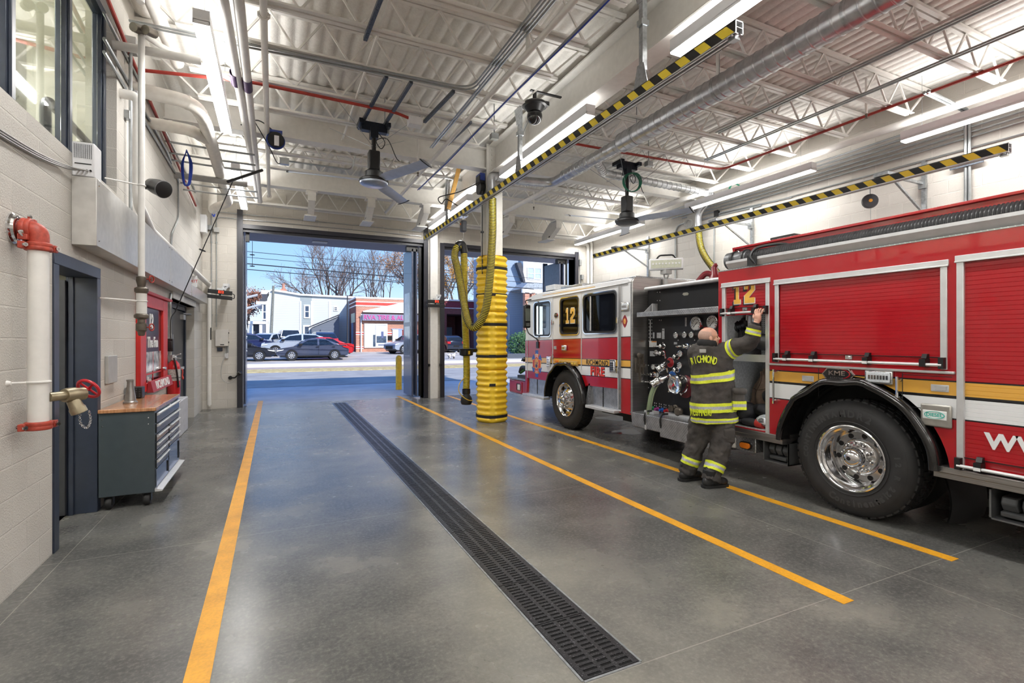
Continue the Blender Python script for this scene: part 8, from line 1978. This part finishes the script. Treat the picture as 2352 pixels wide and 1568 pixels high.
a = MB(); a.box(A[0]+.1, B[0]+2, YR_-2.2, YR_-2.0, A[1]-.35, A[1]); a.box(rx(1196, 0)[0], B[0]+2, YR_-1.6, YR_-1.5, .3, A[1]-.35); a.done('porch_fascia', TRIM, rh)
a = MB(); q0 = rx(1180, 790); q1 = rx(1190, 670); a.box(q0[0], q1[0], YR_-2.2, YR_-1.8, .3, A[1]-.3); q0 = rx(1195, 0); a.box(q0[0], q0[0]+.35, YR_-2.2, YR_-1.9, .3, A[1]-.3); a.each('brick_column', BRK, rh)
# ---------- cars
TYRE = mat('car tyre', (30, 30, 32), .7); ALLOY = mat('car alloy', (206, 208, 212), .25, .8); CGL = mat('car glass', (28, 36, 46), .05, var=.2, coat=.5)
HL = mat('headlamp', (226, 230, 234), .1); TL = mat('tail lamp', (190, 30, 36), .2)
def car(lb, x, y, z, paint, kind='sedan', flip=False, rot=0.0, group=None, L=4.55):
    """side profile along X, nose to -X; flip turns the nose to +X"""
    o = thing('car', lb, 'car', (x, y, z), group)
    M_ = Matrix.Translation((x, y, z)) @ Matrix.Rotation(rot, 4, 'Z') @ (Matrix.Rotation(PI, 4, 'Z') if flip else Matrix.Identity(4))
    if kind == 'sedan': low = [(0, .36), (.02, .62), (.18, .74), (.9, .86), (1.30, .93), (3.75, 1.0), (4.35, .98), (4.53, .86), (4.55, .5), (4.45, .30), (.2, .24)]; top = [(1.05, .90), (1.85, 1.36), (2.3, 1.45), (2.9, 1.43), (3.5, 1.22), (4.0, .98)]; wr_ = .32; wx = (.92, 3.62)
    elif kind == 'suv': low = [(0, .45), (.03, .78), (.22, .92), (1.0, 1.02), (1.35, 1.08), (4.2, 1.12), (4.5, 1.05), (4.55, .6), (4.45, .36), (.2, .32)]; top = [(1.0, 1.04), (1.75, 1.52), (2.4, 1.64), (3.4, 1.62), (4.05, 1.42), (4.42, 1.08)]; wr_ = .36; wx = (.92, 3.68)
    else: low = [(0, .5), (.03, .95), (.2, 1.05), (1.3, 1.12), (1.5, 1.16), (4.5, 1.16), (4.55, 1.1), (4.55, .6), (4.4, .42), (.2, .4)]; top = [(1.25, 1.14), (1.75, 1.72), (2.2, 1.78), (2.9, 1.76), (3.05, 1.14)]; wr_ = .4; wx = (.9, 3.65)
    s = L/4.55; X = lambda q: (q-2.275)*s
    W = .89
    b = MB(M_); k = len(low); vs = []
    for yy, inn in ((-W, .0), (-W*.97, .0), (W*.97, .0), (W, .0)): pass
    sect = [(-W+.05, .96), (-W, 1.0), (W, 1.0), (W-.05, .96)]
    for yy, sc in sect:
        for px, pz_ in low: vs.append((X(2.275+(px-2.275)*sc), yy, .55+(pz_-.55)*(sc if pz_ > .55 else 1)))
    fs = [(i*k+j, i*k+(j+1) % k, (i+1)*k+(j+1) % k, (i+1)*k+j) for i in range(3) for j in range(k)]+[tuple(range(k)), tuple(3*k+j for j in range(k))]
    b.add(vs, fs); b.done('body', paint, o, bevel=.04, seg=3)
    c = MB(M_); k = len(top); vs = []
    for yy, dz in ((-W+.04, 0), (W-.04, 0)):
        for px, pz_ in top: vs.append((X(px), yy*(1-.22*max(0, (pz_-low[4][1]))/.6), pz_))
    c.add(vs, [tuple(range(k)), tuple(range(2*k-1, k-1, -1))]+[(j, k+j, k+(j+1) % k, (j+1) % k) for j in range(k)]); cab = c.done('cabin', paint, o, bevel=.03)
    g = MB(M_)
    def gl_(pts, push):
        for sgn in (-1, 1):
            vs = [(X(px), sgn*((W-.04)*(1-.22*max(0, (pz_-low[4][1]))/.6)+push), pz_) for px, pz_ in pts]; g.add(vs, [tuple(range(len(pts)))])
    t_ = top; zl = low[4][1]+.04
    rx0 = (t_[0][0]+.42, zl); rf = (t_[1][0]+.16, t_[1][1]-.05); rm = (t_[2][0]+.2, t_[2][1]-.08)
    mid = (t_[2][0]+.28)
    gl_([(t_[0][0]+.30, zl), (t_[1][0]+.10, t_[1][1]-.06), (mid-.06, t_[2][1]-.08), (mid-.06, zl)], .006)
    e = t_[-2]; gl_([(mid+.06, zl), (mid+.06, t_[2][1]-.08), (min(e[0]-.05, t_[3][0]+.2), t_[3][1]-.10), (e[0]+(.1 if kind != 'pickup' else -.2), zl+.04), (e[0], zl)], .006)
    A_, B_ = t_[0], t_[1]
    def cross_(p_, q_, f0, f1, w=.92):
        n0 = p_[0]+(q_[0]-p_[0])*f0, p_[1]+(q_[1]-p_[1])*f0; n1 = p_[0]+(q_[0]-p_[0])*f1, p_[1]+(q_[1]-p_[1])*f1
        dx = -.012 if p_[0] < 2.3 else .012
        wa = (W-.04)*(1-.22*max(0, n0[1]-low[4][1])/.6)*w; wb = (W-.04)*(1-.22*max(0, n1[1]-low[4][1])/.6)*w
        g.add([(X(n0[0]+dx), -wa, n0[1]+.012), (X(n0[0]+dx), wa, n0[1]+.012), (X(n1[0]+dx), wb, n1[1]+.012), (X(n1[0]+dx), -wb, n1[1]+.012)], [(0,1,2,3)])
    cross_(t_[0], t_[1], .10, .95); cross_(t_[-1], t_[-2], .10, .95)
    if kind == 'sedan': cross_(t_[-2], t_[-3], .1, .8)
    g.done('glazing', CGL, cab)
    for wx_ in wx:
        for sgn in (-1, 1):
            w = MB(M_); w.lathe([(wr_*.6, .09), (wr_*.93, .10), (wr_, .06), (wr_, -.08), (wr_*.6, -.1)], (X(wx_), sgn*(W-.09), wr_), (0, sgn, 0), 30); wo = w.done('wheel', TYRE, o)
            r = MB(M_); r.lathe([(.05, .085), (wr_*.60, .085), (wr_*.66, .10), (wr_*.68, .09)], (X(wx_), sgn*(W-.09), wr_), (0, sgn, 0), 24, caps=False)
            r.done('hub_dark', BLACK, wo)
            r = MB(M_)
            for q in range(8):
                an = 2*PI*q/8; r.beam((X(wx_)+.05*math.cos(an), sgn*(W+.003), wr_+.05*math.sin(an)), (X(wx_)+wr_*.62*math.cos(an), sgn*(W+.003), wr_+wr_*.62*math.sin(an)), .06, .012, up=(0,1,0))
            r.torus((X(wx_), sgn*(W+.0), wr_), (0,1,0), wr_*.64, .014, 26, 6); r.lathe([(.06, 0), (.05, .015)], (X(wx_), sgn*(W), wr_), (0,sgn,0), 12); r.done('alloy', ALLOY, wo)
            q_ = MB(M_); q_.lathe([(wr_*1.16, .0), (wr_*1.16, .012)], (X(wx_), sgn*(W-.006), wr_), (0, sgn, 0), 30); q_.done('arch', BLACK, o)
    h = MB(M_); zh = low[1][1]-.02
    for sgn in (-1, 1): h.prism([(X(.03), zh-.03), (X(.06), zh+.05), (X(.46), zh+.10), (X(.38), zh+.03)], 'y', sgn*(W-.28), sgn*(W+.008))
    h.each('headlamp', HL, o)
    h = MB(M_); zt_ = low[5][1]-.18
    for sgn in (-1, 1): h.prism([(X(4.57), zt_-.10), (X(4.54), zt_+.10), (X(4.1), zt_+.10), (X(4.2), zt_+.02)], 'y', sgn*(W-.3), sgn*(W+.008))
    h.each('tail_lamp', TL, o)
    h = MB(M_); h.box(X(.0)-.015, X(.1), -W*.6, W*.6, zh-.36, zh-.12); h.box(X(4.5), X(4.55)+.015, -.28, .28, zh-.2, zh-.05); h.box(X(.25), X(4.3), -W-.004, W+.004, .22, .30)
    for sgn in (-1, 1): h.box(X(t_[0][0]+.30), X(t_[0][0]+.52), sgn*(W-.02), sgn*(W+.16), zl-.02, zl+.12)
    h.done('trim', BLACK, o)
    h = MB(M_)
    for sgn in (-1, 1):
        for xx in (mid+.1-.25, e[0]-.05): h.box(X(xx), X(xx+.2), sgn*(W+.0), sgn*(W+.025), zl-.12, zl-.085)
        for xx in (mid+.02,): h.box(X(xx)-.006, X(xx)+.006, sgn*(W-.0), sgn*(W+.003), .34, zl)
    h.done('door_handle', ALLOY if kind == 'suv' else MATS['black plastic'], o)
    return o
def carpaint(n, c): return mat('car paint '+n, c, .22, .25, var=.03, coat=.7)
def at(px, Y): return on_y(px, 780, Y).x
g_ = None
xm = (at(634, 35.9)+at(801, 35.9))/2
car('slate grey sedan parked side-on behind the kerb, nose to the left', xm, 36.6, lz(36.6)+.02, carpaint('slate', (72, 80, 102)), L=at(801, 35.75)-at(634, 35.75))
car('bright red sedan mostly hidden behind the slate grey sedan', at(735, 39), 39.3, lz(39.3)+.02, carpaint('red', (204, 40, 48)), L=4.6)
car('silver-blue crossover parked behind the red sedan, dark roof', at(680, 41.5), 41.8, lz(41.8)+.02, carpaint('silver', (176, 188, 204)), 'suv', L=4.8)
car('black sedan half hidden by the left door jamb', at(541, 36.5), 36.6, lz(36.6)+.02, carpaint('black', (30, 32, 44)), flip=True, L=4.6)
car('dark blue pickup at the far left behind the black sedan', at(572, 45), 44.6, lz(44.6), carpaint('blue', (34, 44, 88)), 'suv', flip=True, rot=.1)
car('pale silver hatchback facing the street between the blue car and the crossover', at(613, 45), 46.0, lz(46), carpaint('pale', (196, 204, 214)), 'suv', rot=math.radians(62), L=4.2)
car('white pickup with its tailgate to the street, before the pale house', at(664, 47), 47.0, lz(47)+.1, carpaint('white', (214, 218, 226)), 'pickup', rot=math.radians(-80), L=4.8)
car('dark van nosed up to the slate shed', at(739, 46), 45.6, lz(45.6)+.15, carpaint('navy', (44, 52, 78)), 'suv', rot=math.radians(-85), L=4.4)
car('silver car parked by the shop door, cut by the folded door panel', at(945, 42.8), 42.8, lz(42.8), carpaint('shop silver', (156, 164, 180)), 'suv', rot=math.radians(20), L=4.4)
car('dark blue hatchback seen from behind in front of the repair garage', at(1031, 44), 45.0, lz(45)-.1, carpaint('garage blue', (40, 48, 66)), 'suv', rot=math.radians(-80), L=4.2)
# dog
dg = on_z(1037, 831, -.01); dgs = 1.0
o = thing('dog', 'small grey and white dog standing on the street outside the right door', 'dog', dg)
b = MB(); hx_ = V((1, .1, 0)).normalized(); sy_ = V((-.1, 1, 0)); D0 = dg
def dp_(f, s, z): return D0+hx_*f+sy_*s+V((0,0,z))
b.tube([dp_(-.30, 0, .50), dp_(-.2, 0, .51), dp_(0, 0, .49), dp_(.17, 0, .48), dp_(.26, 0, .52)], [.06, .10, .095, .125, .09], 14)
b.tube([dp_(.22, 0, .54), dp_(.32, 0, .66), dp_(.36, 0, .70)], [.08, .06, .06], 12); b.ball(dp_(.38, 0, .71), (.085, .07, .07), 14, 10); b.tube([dp_(.42, 0, .70), dp_(.52, 0, .67)], [.045, .030], 10)
for s in (-1, 1):
    b.tube([dp_(.35, s*.05, .76), dp_(.33, s*.07, .70), dp_(.34, s*.085, .64)], [.02, .03, .015], 8)
    b.tube([dp_(.20, s*.07, .46), dp_(.19, s*.07, .28), dp_(.20, s*.07, .24), dp_(.20, s*.07, .05), dp_(.23, s*.07, .02)], [.05, .034, .032, .024, .028], 10)
    b.tube([dp_(-.22, s*.07, .47), dp_(-.14, s*.075, .33), dp_(-.28, s*.07, .20), dp_(-.27, s*.07, .05), dp_(-.23, s*.07, .02)], [.07, .055, .03, .024, .028], 10)
b.tube([dp_(-.31, 0, .53), dp_(-.40, 0, .62), dp_(-.42, 0, .72)], [.03, .022, .012], 8)
m, t = newmat('grey white dog coat'); n = t.noise(t.obj(), 5, 3); t.base(t.ramp(n, [(.42, rgb(96, 92, 90)), (.52, rgb(206, 200, 194))])); t.set(Roughness=.9)
bo = b.done('body', m, o, smooth=180); fuse(bo, .014, 2)
# ---------- poles and wires
pl_ = MB(); A = on_y(620, 800, 46.5); B = on_y(628, 656, 46.5); pl_.tube([A-V((0,0,1.0)), B], [.15, .10], 10); pl_.done('utility_pole', mat('weathered timber pole', (120, 122, 116), .9, var=.15), label='leaning weathered utility pole in front of the pale house', cat='pole')
A = on_y(798, 810, 45.0); B = on_y(798, 678, 45.0); MB().tube([A-V((0,0,.3)), B], [.07, .05], 8).done('utility_pole', mat('dark pole', (50, 50, 56), .7), label='thin dark pole by the brick shop side wall', cat='pole')
WIRE = mat('overhead wire', (38, 42, 52), .7, var=0)
for k, (pa, ya, pb, yb, r, lb) in enumerate(((563, 577, 935, 612, .016, 'topmost overhead wire across the sky'), (563, 590, 935, 624, .014, 'second thin overhead wire across the sky'), (563, 605, 935, 638, .030, 'thick dark overhead wire, third down'), (563, 618, 935, 650, .022, 'beaded overhead wire, lowest of the four'))):
    A = on_y(pa, ya, 30.0); B = on_y(pb, yb, 30.0); d = B-A; pts = [A-d*.6+d*2.6*i/24 for i in range(25)]
    MB().tube(pts, r, 5).done('overhead_wire', WIRE, label=lb, cat='wire')
for (pa, ya, pb, yb, lb) in ((1020, 640, 1110, 645, 'thin wire crossing behind the hanging hoses'), (1165, 645, 1262, 652, 'thin wire before the blue-grey house'), (1165, 660, 1262, 662, 'lower thin wire before the blue-grey house')):
    A = on_y(pa, ya, 32.0); B = on_y(pb, yb, 32.0); d = B-A; MB().tube([A-d*.4, B+d*.4], .012, 5).done('overhead_wire', WIRE, label=lb, cat='wire')
A = on_y(565, 760, 40); ga_ = MB(); ga_.box(on_y(556, 0, 30).x, on_y(593, 0, 30).x, 30, 30.2, on_y(0, 684, 30).z, on_y(0, 678, 30).z) if False else None
for (pa, ya, pb, yb, lb) in ((556, 686, 592, 677, 'upper pale sign arm at the left edge of the open door'), (556, 711, 600, 699, 'lower pale sign arm at the left edge of the open door')):
    A = on_y(pa, ya, 24.0); B = on_y(pb, yb, 24.0); MB().tube([A-(B-A)*1.5, B], .05, 8).done('sign_arm', ALU, label=lb, cat='sign arm')
# ---------- trees
BARK = mat('grey bark', (84, 78, 76), .95, var=.15, scale=4); TWIG = mat('brown twigs', (104, 94, 92), .95, var=.2)
LEAFM = {'rust': mat('rust leaves', (140, 92, 70), .8, var=.25, scale=1.5), 'gold': mat('gold leaves', (206, 150, 50), .8, var=.3, scale=1.2), 'brown': mat('brown oak leaves', (150, 108, 66), .8, var=.3, scale=1.2), 'green': mat('shrub leaves', (74, 110, 66), .8, var=.3, scale=2.5)}
def tree(lb, base, H_, seed, spread, depth=5, leaf=None, nleaf=0, lean=(0, 0), r0=.22, forks=3, lsize=.13, group=None):
    rr = random.Random(seed); o = thing('bare_tree' if not leaf else 'tree', lb, 'tree', base, group)
    trunk, twig = MB(), MB(); tips = []
    def grow(p, d, L, r, lv):
        n = 3; pts = [p]; q = p; dd = d.copy()
        for i in range(n):
            dd = (dd+V((rr.uniform(-1, 1), rr.uniform(-1, 1), rr.uniform(-.3, .6)))*.13).normalized(); q = q+dd*L/n; pts.append(q)
        (trunk if lv > depth-3 else twig).tube(pts, [r*(1-.35*i/n) for i in range(n+1)], 6 if lv > depth-3 else 3, caps=False)
        if lv <= 2: tips.extend(pts[1:])
        if lv == 0: return
        k = forks if lv > 1 else 4
        for j in range(k):
            a_ = rr.uniform(0, 2*PI); s = rr.uniform(.45, 1.0)*spread
            side = dd.orthogonal().normalized(); side = (Matrix.Rotation(a_, 3, dd) @ side)
            nd = (dd+side*s+V((0,0,.10))).normalized()
            st = pts[-1] if j < 2 else pts[rr.choice((1, 2))]
            grow(st, nd, L*rr.uniform(.62, .86), r*rr.uniform(.5, .66), lv-1)
    d0 = V((lean[0], lean[1], 1)).normalized(); grow(V(base), d0, H_*.30, r0, depth)
    trunk.done('trunk', BARK, o, smooth=60); twig.done('twigs', TWIG, o, smooth=60)
    if leaf:
        lf = MB()
        for i in range(nleaf):
            c = rr.choice(tips)+V((rr.gauss(0, .25), rr.gauss(0, .25), rr.gauss(0, .25))); s = lsize*rr.uniform(.6, 1.3)
            u = V((rr.gauss(0, 1), rr.gauss(0, 1), rr.gauss(0, 1))).normalized(); w = u.orthogonal().normalized()
            lf.add([c-u*s, c+w*s*.5, c+u*s, c-w*s*.5], [(0,1,2,3)])
        lf.done('foliage', LEAFM[leaf], o, kind='stuff')
    return o
def tb(px, Y): q = on_y(px, 780, Y); return (q.x, Y, 1.2)
g_t = None
tree('wide bare tree behind the pale house, its twigs reaching left', tb(765, 62), 12.5, 3, .95, 6, 'rust', 500, (-.15, 0), .26, lsize=.07)
tree('tall bare tree behind the house roof, second from the left', tb(752, 68), 15.5, 9, .7, 6, 'rust', 250, (-.1, 0), .26, lsize=.07)
tree('bare tree rising just left of the brick shop roof', tb(800, 70), 14, 21, .75, 6, None, 0, (.0, 0), .24)
tree('slim bare tree above the brick shop, left of two', tb(845, 66), 13.5, 5, .55, 5, None, 0, (.02, 0), .18)
tree('slim bare tree above the brick shop, right of two', tb(872, 68), 14.5, 14, .55, 5, None, 0, (.05, 0), .18)
tree('brown-leaved oak at the right edge of the left doorway', tb(955, 58), 12.5, 33, .9, 6, 'brown', 5000, (-.15, 0), .3, lsize=.09)
tree('rust-leaved low tree at the left edge behind the porch', tb(572, 62), 7.0, 41, .9, 5, 'rust', 3500, (0, 0), .2, lsize=.11)
tree('rust-leaved tree beyond the porch, partly hidden by the left jamb', tb(545, 70), 8.5, 44, .9, 5, 'rust', 2500, (0, 0), .2, lsize=.11)
tree('golden autumn tree behind the repair garage', tb(1045, 62), 13, 51, .8, 6, 'gold', 7000, (0, 0), .26, lsize=.10)
tree('golden autumn tree behind the padded column', tb(1110, 66), 13.5, 57, .8, 6, 'gold', 5500, (0, 0), .26, lsize=.10)
def shrub(lb, c, r, seed, n=1500):
    rr = random.Random(seed); o = thing('shrub', lb, 'shrub', (c[0], c[1], c[2])); a = MB()
    for i in range(n):
        d = V((rr.gauss(0, 1), rr.gauss(0, 1), rr.gauss(0, 1))).normalized()*rr.uniform(.6, 1); q = V(c)+V((d.x*r[0], d.y*r[1], r[2]+d.z*r[2])); s = .09
        u = V((rr.gauss(0, 1), rr.gauss(0, 1), rr.gauss(0, 1))).normalized(); w = u.orthogonal().normalized(); a.add([q-u*s, q+w*s*.5, q+u*s, q-w*s*.5], [(0,1,2,3)])
    a.done('foliage', LEAFM['green'], o); a = MB()
    for k in range(5): a.tube([V(c), V(c)+V((rr.uniform(-.5, .5)*r[0], rr.uniform(-.5, .5)*r[1], r[2]))], .025, 5)
    a.done('stems', BARK, o)
q = on_y(1185, 800, 36.5); shrub('leafy green shrub by the blue-grey house, right of the padded column', (q.x+.3, 36.5, .25), (1.1, .8, 1.0), 4); q = on_y(1208, 790, 37.2); shrub('second green shrub beside the truck mirror', (q.x, 37.2, .3), (.8, .7, 1.1), 6, 900)
a = MB(); q = on_y(1180, 800, 35); a.box(q.x-2.5, q.x+4, 34.6, 35.4, .1, .55); a.done('planter_wall', mat('dark planter', (80, 86, 96), .8), label='low dark planter wall under the shrubs', cat='planter')
q = on_y(640, 772, 48.5); shrub('small shrub at the foot of the pale house wall', (q.x, 48.5, .8), (.6, .5, .55), 8, 500)
# ================= SKY, SUN, CAMERA
wd = bpy.data.worlds.new('daylight'); SC.world = wd; wd.use_nodes = True
nt = wd.node_tree; bg = nt.nodes['Background']
tc_ = nt.nodes.new('ShaderNodeTexCoord'); sx_ = nt.nodes.new('ShaderNodeSeparateXYZ'); nt.links.new(tc_.outputs['Generated'], sx_.inputs[0])
rp = nt.nodes.new('ShaderNodeValToRGB'); nt.links.new(sx_.outputs[2], rp.inputs[0])
cr = rp.color_ramp; cr.elements[0].position = .0; cr.elements[0].color = rgb(226, 238, 250); cr.elements[1].position = .45; cr.elements[1].color = rgb(86, 140, 224)
e = cr.elements.new(.12); e.color = rgb(160, 202, 246)
nt.links.new(rp.outputs[0], bg.inputs['Color']); bg.inputs['Strength'].default_value = 1.1
sd = bpy.data.lights.new('sun', 'SUN'); sd.energy = 4.6; sd.angle = math.radians(.6); sd.color = (1.0, .96, .90)
so_ = bpy.data.objects.new('sun', sd); COL.objects.link(so_); so_.location = (20, -30, 40)
so_.rotation_euler = V((-.40, .80, -.62)).to_track_quat('-Z', 'Y').to_euler()
cd = bpy.data.cameras.new('camera'); cam = bpy.data.objects.new('camera', cd); COL.objects.link(cam)
cam.location = (0, 0, EYE); cam.rotation_euler = (PI/2, 0, -YAW)
cd.sensor_fit = 'HORIZONTAL'; cd.sensor_width = 36; cd.lens = 36*F_PX/2352; cd.shift_y = -(784-CY)/2352; cd.clip_start = .05; cd.clip_end = 500
SC.camera = cam
SC.view_settings.view_transform = 'Standard'; SC.view_settings.look = 'None'; SC.view_settings.gamma = 1; SC.view_settings.use_curve_mapping = False
SC.view_settings.exposure = 0.35
SC.cycles.use_denoising = True; SC.cycles.max_bounces = 8; SC.cycles.diffuse_bounces = 5; SC.cycles.glossy_bounces = 4; SC.cycles.transmission_bounces = 6; SC.cycles.caustics_reflective = False; SC.cycles.caustics_refractive = False
SC.cycles.sample_clamp_indirect = 6
